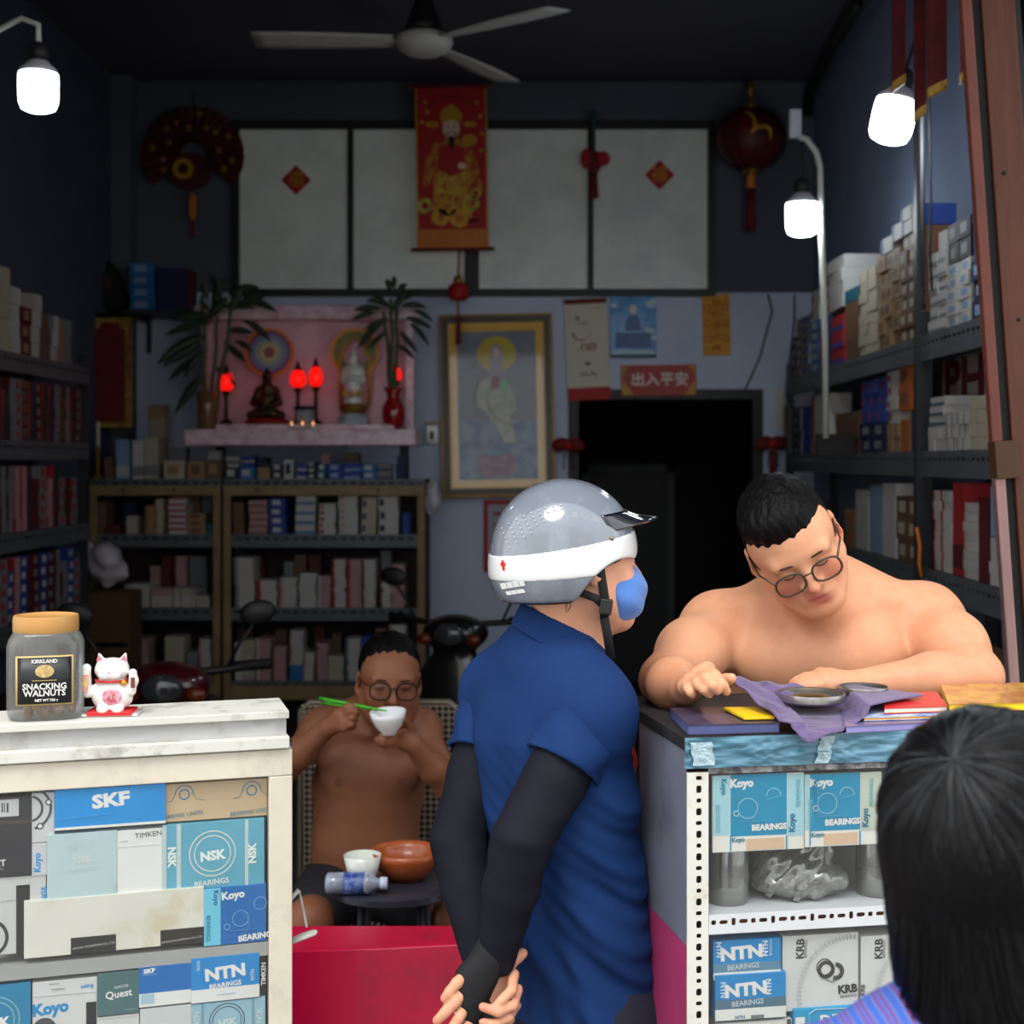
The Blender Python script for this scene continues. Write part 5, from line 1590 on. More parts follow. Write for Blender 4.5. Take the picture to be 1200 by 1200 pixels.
# pale bracket sticking out of the case side
MB().tube([(0.002, 0.08, zL(1072)), (0.020, 0.08, zL(1060)), (0.024, 0.08, zL(1062))], [0.010, 0.010, 0.006], 8, flat=0.4).build('bracket_arm', white_p, lc, smooth=True)
MB().tube([(0.022, 0.08, zL(1060)), (0.028, 0.08, zL(1078)), (0.036, 0.08, zL(1105))], 0.0025, 6).build('bracket_wire', white_p, lc)
MB().tube([(0.002, 0.07, zL(1119)), (0.03, 0.07, zL(1113)), (0.048, 0.07, zL(1110)), (0.054, 0.07, zL(1109))], [0.013, 0.015, 0.014, 0.007], 10, flat=0.35).build('bracket_arm', white_p, lc, smooth=True)
MB().box((0.004, 0.09, zL(882)), (0.012, 0.02, 0.008)).build('hinge', mat('steel_dark', ()), lc)
BL, TEAL, PALE, NAVYB = (6, 146, 218), (84, 164, 190), (186, 208, 212), (16, 96, 172)
WH, BK, GY = (232, 232, 228), (34, 34, 38), (206, 206, 202)
card(FL, 'black carton with a white barcode label next to the blue carton', (-8, 37, 934, 1027), (46, 46, 52), [('rect', -8, 22, 937, 957, (200, 202, 204)), ('rect', 2, 3.5, 941, 952, BK), ('rect', 5, 6, 941, 952, BK), ('rect', 8, 10, 941, 952, BK), ('rect', -8, 36, 962, 965, (84, 66, 52)), ('text', 'KT', 0, 1012, 8, WH, 4), ('rect', -6, 4, 1018, 1019.5, (140, 140, 140))], 0.016)
card(FL, 'grey carton edge with a ball bearing print', (37, 64, 929, 987), (206, 206, 206), [('ring', 34, 948, 14, 17, (70, 80, 86), -75, 75), ('ring', 34, 948, 24, 27, (70, 80, 86), -75, 75), ('ring', 57, 940, 0, 4, (60, 64, 70)), ('ring', 47, 968, 0, 4, (60, 64, 70)), ('ring', 57, 940, 0, 2.5, WH), ('ring', 47, 968, 0, 2.5, WH)], 0.018)
card(FL, 'narrow grey carton edge with blue upright lettering', (37, 55, 988, 1026), (204, 206, 208), [('text', 'Koyo', 44, 1011, 8, BL, 90, 0.03)], 0.018)
card(FL, 'bright blue carton with bold white letters on the upper shelf', (64, 194, 922, 969), (0, 144, 220), [('rect', 64, 194, 966, 970, WH), ('text', 'SKF', 130, 938, 16, WH, 4, 0.05, 1.25), ('line', [(68, 961), (100, 957), (135, 953)], 0.6, (120, 190, 226))], 0.012, 0.018)
card(FL, 'beige carton with blue bearing unit drawings', (183, 313, 916, 960), (206, 178, 142), [('ring', 216, 931, 5, 6.5, (64, 130, 160)), ('ring', 216, 931, 10, 11.2, (64, 130, 160), 0, 180), ('line', [(195, 940), (201, 939), (206, 930)], 0.7, (64, 130, 160)), ('line', [(226, 930), (231, 936), (240, 937)], 0.7, (64, 130, 160)), ('ring', 295, 926, 5, 6.5, (64, 130, 160)), ('ring', 295, 926, 10, 11.2, (64, 130, 160), 0, 180), ('line', [(273, 935), (280, 934), (285, 925)], 0.7, (64, 130, 160)), ('line', [(305, 924), (310, 930), (316, 930)], 0.7, (64, 130, 160)), ('text', 'BEARING UNITS', 213, 955, 5, (64, 130, 160), 4, 0.0), ('text', 'BEARING UNITS', 294, 951, 5, (64, 130, 160), 4, 0.0)], 0.022, 0.05)
card(FL, 'pale blue-grey carton with faint lettering', (55, 137, 976, 1056), PALE, [('text', 'NSK', 97, 1008, 9, (206, 214, 214), 4, 0.04), ('text', 'BEARINGS', 97, 1019, 5, (202, 212, 212), 4, 0.0)], 0.013, 0.04, stain=(160, 176, 178))
card(FL, 'white carton with a small black name at its top', (137, 190, 972, 1048), WH, [('text', 'TIMKEN', 174, 978, 6.5, (50, 64, 66), 4, 0.0), ('line', [(140, 986), (150, 985)], 0.8, (190, 190, 190)), ('line', [(138, 993), (189, 989)], 0.3, (206, 206, 206))], 0.015, 0.04)
card(FL, 'teal blue carton with a double ring and white letters', (190, 310, 963, 1041), (96, 170, 194), [('rect', 207, 212, 960, 1045, (196, 210, 208)), ('rect', 287, 291, 955, 1045, (196, 210, 208)), ('rect', 190, 195, 960, 1045, (190, 206, 206)), ('ring', 249, 1000, 26, 27.6, (206, 218, 212)), ('ring', 249, 1000, 20.5, 22, (206, 218, 212)), ('text', 'NSK', 249, 1003, 11, (232, 240, 236), 4, 0.05), ('text', 'BEARINGS', 248, 1034, 6.5, (220, 230, 226), 4, 0.02), ('text', 'NSK', 201, 1004, 9, (226, 236, 232), -90, 0.05), ('text', 'NSK', 296, 1000, 9, (226, 236, 232), 90, 0.05)], 0.016, 0.05, stain=(84, 156, 180))
card(FL, 'grey-white carton with black stripe at the case corner', (-8, 54, 1027, 1117), (202, 202, 200), [('rect', 19, 35, 1037, 1119, BK), ('ring', -14, 1100, 20, 24, (50, 54, 58)), ('text', 'NGS', 52, 1048, 7, BL, 90), ('line', [(0, 1057), (18, 1054)], 0.4, (170, 170, 168))], 0.020)
card(FL, 'long cream carton with two black print blocks', (28, 239, 1048, 1114), (224, 222, 210), [('rect', 83, 136, 1097, 1117, (36, 34, 36)), ('rect', 188, 239, 1088, 1110, (44, 36, 30)), ('text', 'NIPPON THOMPSON CO., LTD', 110, 1108, 2.6, (190, 190, 190), 4, 0.0), ('text', 'NIPPON THOMPSON CO., LTD', 213, 1101, 2.6, (190, 190, 190), 4, 0.0)], 0.010, 0.03, stain=(206, 196, 168))
card(FL, 'blue carton with cyan side strip and thin line drawing', (239, 312, 1039, 1106), (14, 104, 178), [('rect', 239, 258.5, 1036, 1108, (112, 200, 226)), ('text', 'Koyo', 273, 1049, 9, WH, 4, 0.04), ('text', 'BEARINGS', 301, 1097, 7, WH, 4, 0.04), ('text', 'Koyo', 253, 1052, 6, (20, 90, 140), -90, 0.02), ('text', 'BEARINGS', 244, 1088, 5, (20, 110, 150), -90, 0.0), ('ring', 282, 1076, 9, 9.8, (120, 180, 220)), ('ring', 266, 1086, 3, 3.8, (120, 180, 220)), ('line', [(270, 1059), (270, 1086)], 0.4, (120, 180, 220)), ('ring', 305, 1058, 7, 7.8, (120, 180, 220)), ('line', [(268, 1091), (300, 1088)], 0.4, (120, 180, 220)), ('ring', 277, 1083, 14, 14.7, (90, 150, 200), -90, 60)], 0.011, 0.03)
card(FL, 'teal carton with a ring print at the lower shelf end', (-8, 36, 1153, 1240), (30, 128, 172), [('ring', -6, 1196, 28, 29.5, (130, 180, 186)), ('ring', -6, 1196, 22, 23.5, (130, 180, 186)), ('text', 'NSK', -5, 1200, 12, WH, 4, 0.05)], 0.014)
card(FL, 'white carton with large blue name on the lower shelf', (38, 114, 1148, 1240), (214, 214, 212), [('text', 'Koyo', 59, 1182, 14, (24, 140, 200), 4, 0.05), ('text', 'Koyo', 102, 1156, 5, (24, 140, 200), 184, 0.03), ('line', [(57, 1153), (70, 1152)], 0.7, (140, 140, 140)), ('line', [(60, 1159), (76, 1158)], 0.9, (130, 130, 130)), ('line', [(39, 1168), (100, 1163), (113, 1162)], 0.4, (186, 186, 186)), ('rect', 101, 113, 1174, 1240, BK), ('ring', 52, 1206, 0, 14, (70, 76, 80))], 0.016)
card(FL, 'dark green-grey carton with white round-letter name', (114, 163, 1139, 1189), (72, 108, 112), [('text', 'Quest', 139, 1165, 9, WH, 4, 0.02), ('text', 'NACHI', 142, 1156, 4, (210, 220, 220), 4, 0.0), ('line', [(146, 1183), (160, 1182)], 0.5, (200, 206, 206))], 0.012)
card(FL, 'plain white carton under the green-grey carton', (114, 163, 1190, 1240), (208, 208, 206), [('line', [(116, 1194), (160, 1190)], 0.4, (186, 186, 186))], 0.014)
card(FL, 'blue-topped white carton with a small outlined name', (163, 224, 1131, 1178), WH, [('rect', 163, 224, 1128, 1162, (20, 108, 184)), ('text', 'SKF', 175, 1138, 5, WH, 4, 0.05, 1.2), ('line', [(167, 1133), (184, 1131), (184, 1141), (167, 1143), (167, 1133)], 0.4, WH), ('rect', 165, 181, 1165, 1176, (170, 200, 216))], 0.012)
card(FL, 'pale grey carton under the blue-topped carton', (164, 224, 1180, 1240), (204, 208, 208), (), 0.013)
card(FL, 'blue and white carton with large white letters on the lower shelf', (224, 304, 1120, 1172), (22, 136, 206), [('rect', 224, 305, 1157, 1175, WH), ('text', 'NTN', 264, 1140, 14, WH, 4, 0.05, 1.15), ('text', 'BEARINGS', 264, 1154, 6, WH, 4, 0.03), ('text', 'NTN', 232, 1132, 4, (190, 220, 236), -90), ('text', 'NTN', 296, 1142, 4.5, (190, 220, 236), 90), ('line', [(254, 1165), (276, 1163)], 0.5, (130, 180, 206))], 0.011)
card(FL, 'pale blue carton with ring print under the lettered carton', (224, 311, 1173, 1240), (150, 190, 206), [('ring', 266, 1196, 20, 21, (40, 60, 66)), ('ring', 266, 1196, 16.5, 17.3, (40, 60, 66)), ('rect', 236, 239, 1170, 1240, (120, 160, 176)), ('rect', 295, 298, 1166, 1240, (120, 160, 176)), ('text', 'NSK', 266, 1198, 8, (206, 220, 222), 4, 0.04), ('text', 'NSK', 230, 1194, 7, (206, 220, 222), -90), ('text', 'NSK', 304, 1190, 7, (206, 220, 222), 90)], 0.013)
card(FL, 'black carton edge with upright white lettering by the stile', (304.5, 312, 1120, 1164), BK, [('text', 'TIMKEN', 309, 1141, 5.5, WH, 90, 0.02)], 0.018)

# jar of walnuts
jp = FL.world(FL.xz(54, 842, 0.075)[0], 0.075, ZTOP + 0.001)
jar = thing('walnut_jar', 'clear plastic nut jar with gold lid and black label', 'jar', jp, YAWL)
ks = jp.y / K / F
rj = 43 * ks
MB().lathe([(rj * 0.90, 0.0), (rj * 0.97, 0.006), (rj, 0.02), (rj, 0.09), (rj, 0.125), (rj * 0.95, 0.137), (rj * 0.86, 0.145), (rj * 0.84, 0.150)], 40, sq=2.2).build('body', glass_mat('jar_plastic', (232, 236, 238), 0.05, 0.10, (206, 204, 198), 0.20, 14), jar, smooth=True)
MB().lathe([(36 * ks, 0.148), (37 * ks, 0.151), (37 * ks, 0.172), (36 * ks, 0.177), (33 * ks, 0.1775), (31 * ks, 0.1745), (0.001, 0.1745)], 40).build('lid', mat('gold_lid', (196, 146, 84), 0.45, var=0.1), jar, smooth=True, auto=50)
lb = MB()
def lab_xy(u):
    x = (u - 0.5) * 63 * ks
    return x, -rj * (1 - abs(x / rj) ** 4.2) ** (1 / 4.2) - 0.0008
for nm, e, m_, w_, zz0, zz1 in (('label_border', 0.0, mat('label_gold', (206, 176, 110), 0.4), 1.0, 0.028, 0.113), ('label', 0.0007, mat('label_black', (22, 24, 30), 0.4), 0.93, 0.0305, 0.1105)):
    q_ = MB()
    def fs_(u, v):
        x, y = lab_xy(0.5 + (u - 0.5) * w_)
        return (x, y - e, zz0 + (zz1 - zz0) * v)
    q_.sheet(fs_, 12, 1)
    q_.build(nm, m_, jar, smooth=True, solid=0.0004)
yl = -rj - 0.0022
text('KIRKLAND', 0.0088, mat('label_white', (238, 236, 230), 0.5), jar, (0, yl, 0.1035), bold=0.03)
MB().disc(0, 0.0865, 0.0155, yl, yl + 0.001, 24, 0.011).build('nut_print', mat('nut_print', (214, 186, 128), 0.5, c2=(180, 146, 90), vscale=160), jar)
text('SNACKING', 0.0145, mat('label_white', ()), jar, (0, yl, 0.0600), bold=0.02)
text('WALNUTS', 0.0145, mat('label_white', ()), jar, (0, yl, 0.0485), bold=0.02)
text('NET WT 750 g', 0.006, mat('label_white', ()), jar, (0.003, yl, 0.0365), bold=0.03)
MB().span((-0.02, yl, 0.0702), (0.02, yl + 0.0006, 0.0712)).build('label_rule', mat('label_gold', ()), jar)
nut = mat('walnut_flesh', (176, 128, 84), 0.7, c2=(130, 88, 56), vscale=40)
for i in range(16):
    a = i * 2.4
    rr_ = rj * 0.68 * math.sqrt((i % 9 + 0.5) / 9)
    n_ = SDF((-0.014, -0.012, -0.011), (0.014, 0.012, 0.011), 0.0028) if i == 0 else None
    if n_:
        n_.ell((-0.004, 0, 0), (0.008, 0.008, 0.007), k=0.003).ell((0.004, 0, 0), (0.008, 0.008, 0.007), k=0.003)
        n_.warp(lambda x, y, z: 0.0012 * np.sin(500 * x) * np.sin(600 * y + 300 * z))
        P_, Q_ = n_.net()
        nm_ = bpy.data.meshes.new('walnut')
        nm_.from_pydata(P_.tolist(), [], Q_.tolist())
        nm_.polygons.foreach_set('use_smooth', [True] * len(nm_.polygons))
        nm_.materials.append(nut)
    w_ = put('walnut_piece', nm_, nut, None, jp + Vector((rr_ * math.cos(a), rr_ * math.sin(a), 0.0105 + 0.014 * (i // 9))), (i, i * 2.0, i * 3.0))
    tag(w_, 'brown walnut piece lying in the bottom of the jar', 'walnut', 'walnut pieces in the jar')

# beckoning cat figurine
cpx = 132
cp = FL.world(FL.xz(cpx, 836, 0.055)[0], 0.055, ZTOP + 0.001)
kc = cp.y / K / F
cat_ = thing('cat_figurine', 'white porcelain beckoning cat figurine on a red cushion', 'figurine', cp, YAWL * 0.3)
cw = mat('cat_porcelain', (236, 232, 228), 0.2, coat=0.7)
cpk = mat('cat_pink', (226, 120, 140), 0.4)
csp = mat('cat_red', (214, 36, 40), 0.35)
MB().span((-32 * kc, -0.028, 0), (32 * kc, 0.028, 0.004)).build('cushion_edge', cw, cat_, bevel=0.001)
MB().span((-26 * kc, -0.030, 0.0008), (26 * kc, 0.026, 0.0085)).build('cushion', csp, cat_, bevel=0.002)
sd = SDF((-0.05, -0.045, 0.005), (0.05, 0.045, 0.125), 0.0016)
sd.ell((0, 0, 0.030), (23.5 * kc, 0.030, 0.026), k=0.012).ell((0, 0, 0.052), (18 * kc, 0.024, 0.02), k=0.012).ell((0, -0.004, 0.079), (20 * kc, 0.025, 0.0215), k=0.006)
for sx in (-1, 1):
    sd.cone((sx * 12 * kc, -0.003, 0.092), (sx * 15 * kc, -0.002, 0.106), 0.0085, 0.0025, 0.004)
    sd.ell((sx * 0.013, -0.022, 0.012), (0.011, 0.012, 0.008), k=0.006)
    sd.ell((sx * 0.009, -0.026, 0.073), (0.011, 0.007, 0.009), k=0.006)
sd.chain([(-18 * kc, -0.004, 0.045), (-27 * kc, -0.012, 0.040), (-29 * kc, -0.014, 0.062), (-28 * kc, -0.014, 0.083)], [0.009, 0.008, 0.009, 0.0085], 0.006)
sd.chain([(17 * kc, -0.002, 0.048), (23 * kc, -0.012, 0.042), (26 * kc, -0.014, 0.060), (25 * kc, -0.014, 0.074)], [0.009, 0.007, 0.0075, 0.0075], 0.006)
sd.build('body', cw, cat_, smooth_it=2)
for sx in (-1, 1):
    MB().prism([(sx * 9.5 * kc, 0.096), (sx * 17 * kc, 0.096), (sx * 15 * kc, 0.106)], -0.0115, -0.009).build('inner_ear', cpk, cat_)
    MB().tube([(sx * 0.008 + 0.006 * math.cos(R(a)), -0.0305 + 0.002 * abs(math.cos(R(a))), 0.081 + 0.004 * math.sin(R(a))) for a in range(200, 345, 24)], 0.0007, 5).build('eye_line', ink, cat_)
MB().ell((0, -0.0315, 0.0765), (0.0022, 0.0018, 0.0016), nu=8, nv=6).build('nose', cpk, cat_, smooth=True)
MB().tube([(0.029 * math.cos(R(a)) * 0.98, -0.002 + 0.0265 * math.sin(R(a)), 0.0605) for a in range(0, 361, 20)], 0.0022, 6).build('collar', csp, cat_, smooth=True)
MB().ell((0.022, -0.018, 0.0575), (0.0055, 0.0055, 0.0055)).build('bell', mat('bell_gold', (230, 170, 40), 0.3, 0.7), cat_, smooth=True)
MB().ell((0.004, -0.0275, 0.034), (0.017, 0.004, 0.0145), nu=20, nv=10).build('bib', mat('bib_pink', (232, 170, 186), 0.35, c2=(206, 90, 110), vscale=120), cat_, smooth=True)
squiggle(cat_, 0.005, 0.034, 0.013, 0.014, mat('bell_gold', ()), 5, -0.0322, 0.0009, 3, 'gold_mark')
MB().box((-28.5 * kc, -0.0245, 0.058), (0.011, 0.003, 0.030), Matrix.Rotation(R(3), 3, 'Y')).build('plaque', mat('plaque_pink', (216, 150, 140), 0.3, c2=(226, 196, 120), vscale=90), cat_)
MB().box((26 * kc, -0.0225, 0.058), (0.007, 0.003, 0.018)).build('plaque', mat('plaque_brown', (120, 60, 50), 0.3), cat_)

# ---- right case
rc = thing('display_case', 'metal display case with perforated white post and taped blue edge', 'display case', FR.P0, YAWR)
RWd = 0.66
zR = lambda py, px=820: FR.xz(px, py)[1]
perf_m = mat('perforated_white_steel', (220, 220, 212), 0.45, var=0.08, stain=(200, 190, 170), sscale=16)
hole_v = lambda i: ((0.0048, 0.0062), (0.0042, 0.0038), (0.0046, 0.0064), (0.0052, 0.0036))[i % 4]
pm_ = MB()
zt_, zb_ = zR(905), 0.0
npost = int((zt_ - zb_) / 0.0182)
perforated(pm_, zt_ - zb_, 0.020, npost, hole_v, -0.001, 0.001, False, (0.010, zb_))
pm_.span((0.0, -0.001, zb_), (0.010, 0.001, zt_)).span((0.030, -0.001, zb_), (0.036, 0.001, zt_)).span((0.0, 0.001, zb_), (0.002, 0.03, zt_))
o = pm_.build('perforated_post', perf_m, rc)
o['kind'] = 'stuff'
MB().span((0.006, 0.010, 0.0), (0.034, 0.012, zt_)).build('post_backing', mat('rust_dark', (40, 34, 32), 0.8), rc)
# side panel, grey over pink, running back from the post
bk = Vector((0.184, 1.85 * K, 0)) - FR.P0
bxl = math.cos(YAWR) * bk.x + math.sin(YAWR) * bk.y
byl = -math.sin(YAWR) * bk.x + math.cos(YAWR) * bk.y
zp = 0.965
def sidep(z0, z1, nm, m_):
    MB().add([(-0.002, 0.0, z0), (bxl, byl, z0), (bxl, byl, z1), (-0.002, 0.0, z1), (0.0, 0.002, z0), (bxl + 0.002, byl, z0), (bxl + 0.002, byl, z1), (0.0, 0.002, z1)], [(0, 1, 2, 3), (7, 6, 5, 4), (0, 4, 5, 1), (3, 2, 6, 7), (1, 5, 6, 2), (0, 3, 7, 4)]).build(nm, m_, rc)
sidep(zp, ZTOP - 0.004, 'side_panel', mat('case_side_grey', (138, 142, 158), 0.35, 0.3, var=0.3, vscale=4, stain=(110, 112, 126), sscale=5))
sidep(0.02, zp - 0.0005, 'side_panel', mat('case_side_pink', (178, 60, 108), 0.4, var=0.25, vscale=4, stain=(140, 60, 96), sscale=5))
MB().prism([(0.003, 0), (0.003, 0.001), (0.002, 0.001)], 0, 0.001).build('rivet', rubber, rc)
top = [(-0.004, 0.004), (RWd, 0.004), (RWd, 0.42), (0.02, 0.42), (bxl - 0.002, byl)]
tb = MB()
vs = [(x, y, ZTOP - 0.02) for x, y in top] + [(x, y, ZTOP) for x, y in top]
tb.add(vs, [(4, 3, 2, 1, 0), (5, 6, 7, 8, 9)] + [(i, (i + 1) % 5, 5 + (i + 1) % 5, 5 + i) for i in range(5)])
tb.build('counter_top', mat('grimy_black_top', (40, 38, 40), 0.6, c2=(26, 24, 26), vscale=20), rc)
# blue plastic wrapped round the front edge
wr_ = MB()
def wrap(u, v):
    x = -0.004 + (RWd + 0.004) * u
    z = ZTOP + 0.001 - 0.050 * v
    y = -0.001 - 0.0025 * math.sin(9 * u + 5 * v + 2.5 * math.sin(23 * u)) * math.sin(3.1 * v) - 0.0018 * math.sin(70 * u + 9 * math.sin(7 * v) + 4 * math.sin(31 * u)) * math.sin(3.1 * v) ** 0.7 - 0.0012 * math.sin(18 * v + 30 * u)
    return (x, y - 0.001, z)
wr_.sheet(wrap, 220, 14)
wr_.build('plastic_wrap', mat('blue_plastic_wrap', (84, 134, 158), 0.16, var=0.25, vscale=9, coat=0.8, bump=0.25, bscale=90, stretch=(0.5, 1, 2.4)), rc, smooth=True)
tape = mat('clear_tape', (176, 204, 216), 0.10, coat=1.0, bump=0.5, bscale=120)
for x0, x1, z0, z1, sk_ in ((0.004, 0.040, 0.006, 0.044, 0.006), (0.226, 0.250, 0.003, 0.047, -0.010)):
    t2 = MB()
    t2.sheet(lambda u, v: (x0 + (x1 - x0) * u + sk_ * v + 0.0012 * math.sin(11 * v), -0.0058 - 0.002 * math.sin(40 * u + 8 * v) * math.sin(25 * v), ZTOP - z0 - (z1 - z0) * v), 14, 10)
    t2.build('tape_piece', tape, rc, smooth=True)
MB().span((0.037, 0.002, zR(905, 900)), (RWd, 0.008, ZTOP - 0.050)).build('top_rail', mat('dirty_rail', (70, 68, 70), 0.5, c2=(150, 150, 150), vscale=40), rc)
shz_r = FR.xz(838, 1073)[1]
sp = MB()
hole_h = lambda i: ((0.0042, 0.0042), (0.0072, 0.0036), (0.0036, 0.0065), (0.0075, 0.0038))[i % 4]
perforated(sp, RWd - 0.037, 0.016, int((RWd - 0.037) / 0.0165), hole_h, 0.001, 0.003, True, (0.037, shz_r - 0.020))
sp.span((0.037, 0.001, shz_r - 0.004), (RWd, 0.003, shz_r)).span((0.037, 0.001, shz_r - 0.031), (RWd, 0.003, shz_r - 0.020)).span((0.037, 0.003, shz_r - 0.002), (RWd, 0.17, shz_r))
o = sp.build('perforated_shelf', mat('shelf_steel_white', (214, 218, 222), 0.4, var=0.1), rc)
o['kind'] = 'stuff'
MB().span((0.037, 0.012, shz_r - 0.030), (RWd, 0.014, shz_r - 0.003)).build('shelf_backing', mat('rust_brown', (150, 96, 66), 0.8, c2=(90, 60, 44), vscale=30), rc)
MB().span((0.0, 0.185, 0.02), (RWd, 0.19, ZTOP - 0.021)).build('back_board', mat('case_back_grey', (120, 120, 122), 0.8), rc)
MB().span((RWd - 0.004, 0.0, 0.0), (RWd, 0.19, ZTOP - 0.021)).build('side_panel', mat('case_side_grey', ()), rc)
MB().span((0.0, 0.004, 0.0), (RWd - 0.005, 0.18, 0.02)).build('floor_plate', case_dark, rc)
MB().span((0.0365, 0.0045, 0.02), (RWd - 0.005, 0.0065, shz_r - 0.032)).build('glass_front', case_glass, rc)
MB().span((0.0365, 0.0045, shz_r + 0.001), (RWd - 0.005, 0.0065, zR(905, 900) - 0.001)).build('glass_front', case_glass, rc)
KT = (0, 142, 184)
PC = (166, 212, 222)
def koyo(label, x0, x1, y0, y1, fl, fr_, tint, off):
    w = x1 - x0
    c = card(FR, label, (fl, fr_, y0, y1 + 18), (232, 230, 222), [('rect', x0, x1, y0 - 2, y1, KT), ('rect', fl, x0 - 1, y0, y1, PC), ('rect', x1 + 1, fr_, y0, y1, tint), ('rect', x0 + w * 0.28, x1 - 3, y1 + 3, y1 + 16, (222, 190, 156)),
        ('rect', x0 - 0.5, x0 + 1, y1, y1 + 18, KT), ('rect', x1 - 1, x1 + 0.5, y1, y1 + 18, KT), ('text', 'Koyo', x0 + 13, y0 + 11, 9, WH, 1, 0.05), ('text', 'BEARINGS', x1 - 21, y1 - 10, 6.5, WH, 1, 0.05), ('text', 'Koyo', x0 + 9, y1 + 5, 5, (20, 120, 150), 1, 0.03),
        ('text', 'Koyo', fl + 13, y0 + 15, 6, (30, 140, 170), -90, 0.04), ('text', 'Koyo', x1 + 6, y1 - 15, 7, (20, 120, 160), 90, 0.04), ('text', 'BEARINGS', x1 + 13, y0 + 22, 5, (90, 180, 200), 90, 0.0), ('text', 'BEARINGS', fl + 6, y1 - 20, 5, (120, 190, 206), -90, 0.0),
        ('ring', x0 + 20, y1 - 32, 11, 11.7, (170, 214, 224)), ('ring', x0 + 6.5, y1 - 26, 2.4, 3.4, (180, 220, 230)), ('line', [(x0 + 9, y1 - 50), (x0 + 9, y1 - 24), (x0 + 10, y1 - 18)], 0.7, (170, 214, 224)), ('line', [(x0 + 11, y1 - 17), (x0 + 46, y1 - 18)], 0.3, (170, 214, 224)), ('ring', x1 - 16, y0 + 25, 8, 8.7, (170, 214, 224), 0, 180), ('line', [(x1 - 25, y0 + 30), (x1 - 6, y0 + 24)], 0.3, (170, 214, 224)), ('line', [(x1 - 16, y0 + 16), (x1 - 16, y0 + 26)], 0.3, (170, 214, 224)), ('line', [(x0 + 23, y1 - 10), (x0 + 30, y1 - 30), (x0 + 36, y1 - 20)], 0.3, (140, 200, 214))], off, 0.006, 'flattened_carton', 'carton')
    return c
koyo('unfolded teal bearing carton next to the perforated post', 856, 922, 907, 979, 835, 942, PC, 0.010)
koyo('unfolded teal bearing carton with rust-stained flap', 949, 1008, 906, 973, 943, 1033, (196, 204, 186), 0.011)
koyo('unfolded teal bearing carton partly behind the dark-haired head', 1052, 1116, 904, 970, 1036, 1138, PC, 0.011)
card(FR, 'blue and white carton with slanted white letters, upper one', (836, 915, 1101, 1146), (26, 138, 204), [('rect', 836, 915, 1128, 1138, (96, 140, 170)), ('rect', 836, 915, 1138, 1150, WH), ('text', 'NTN', 869, 1117, 14, WH, 3, 0.05, 1.2), ('text', 'BEARINGS', 871, 1132.5, 6, (190, 206, 214), 3, 0.02), ('text', 'NTN', 842, 1113, 6, (200, 224, 238), -90, 0.03), ('text', 'NTN', 897, 1111, 6, (220, 236, 244), 90, 0.03), ('text', 'BEARINGS', 903, 1110, 3, (200, 224, 238), 90, 0.0)], 0.012, 0.03)
card(FR, 'blue and white carton with slanted white letters, lower one', (838, 921, 1141, 1194), (26, 138, 204), [('rect', 838, 921, 1170, 1181, (84, 118, 140)), ('rect', 838, 921, 1181, 1200, WH), ('text', 'NTN', 874, 1160, 14, WH, 3, 0.05, 1.2), ('text', 'BEARINGS', 876, 1175, 6, (190, 206, 214), 3, 0.02), ('text', 'NTN', 847, 1160, 6, (200, 224, 238), -90, 0.03), ('text', 'NTN', 901, 1156, 6, (220, 236, 244), 90, 0.03), ('text', 'NTN', 867, 1192, 4, (60, 140, 180), 3, 0.02), ('rect', 880, 895, 1189, 1193, (120, 124, 128))], 0.009, 0.03)
card(FR, 'white carton below the blue lettered cartons', (838, 928, 1197, 1250), (224, 222, 216), [('rect', 922, 927, 1190, 1240, (90, 84, 80))], 0.013, 0.03)
def krb(label, x0, x1, off):
    pr_ = [('text', 'KRB', x0 + 21, 1112, 9, (60, 60, 64), 88, 0.03), ('text', 'BEARING', x0 + 27, 1112, 3.5, (120, 120, 122), 88, 0.0), ('text', 'KRB', x0 + 76, 1159, 9, (54, 54, 58), 3, 0.05), ('text', 'BEARING', x0 + 77, 1167, 3.5, (100, 100, 102), 3, 0.0), ('line', [(x1 - 2, 1096), (x1 - 1, 1180)], 0.25, (190, 190, 188)),
           ('ring', x0 + 51, 1136, 6, 10, (60, 60, 62)), ('ring', x0 + 62, 1138, 5, 10, (70, 70, 72), -110, 90), ('ring', x0 + 49, 1133, 8.5, 9.5, (40, 40, 42)), ('line', [(x0 + 44, 1144), (x0 + 58, 1150), (x0 + 68, 1142)], 1.0, (80, 80, 82)), ('text', 'KRB', x1 - 1 + 6, 1160, 5, (70, 70, 74), 88, 0.02)]
    for i in range(26):
        a = R(88 + 4.0 * i)
        pr_.append(('line', [(x0 + 82 + 61 * math.cos(a), 1166 - 66 * math.sin(a)), (x0 + 82 + 66 * math.cos(a), 1166 - 71 * math.sin(a))], 0.9, (136, 146, 158)))
    card(FR, label, (x0, x1, 1095, 1183), (216, 216, 214), pr_, off, 0.04)
krb('white carton with a roller bearing drawing and dotted arc', 917, 1006, 0.016)
krb('white carton with dotted arc partly behind the striped shoulder', 1009, 1100, 0.016)
card(FR, 'blue carton with white serif letters at the case bottom', (930, 1027, 1180, 1240), (36, 156, 206), [('text', 'DPIS', 979, 1195, 12, WH, 2, 0.03, 1.15), ('line', [(948, 1232), (948, 1188), (955, 1183), (1010, 1180), (1016, 1186), (1016, 1232)], 0.8, WH), ('ring', 1006, 1194, 7, 8.5, WH), ('rect', 932, 943, 1192, 1200, WH)], 0.010, 0.03)
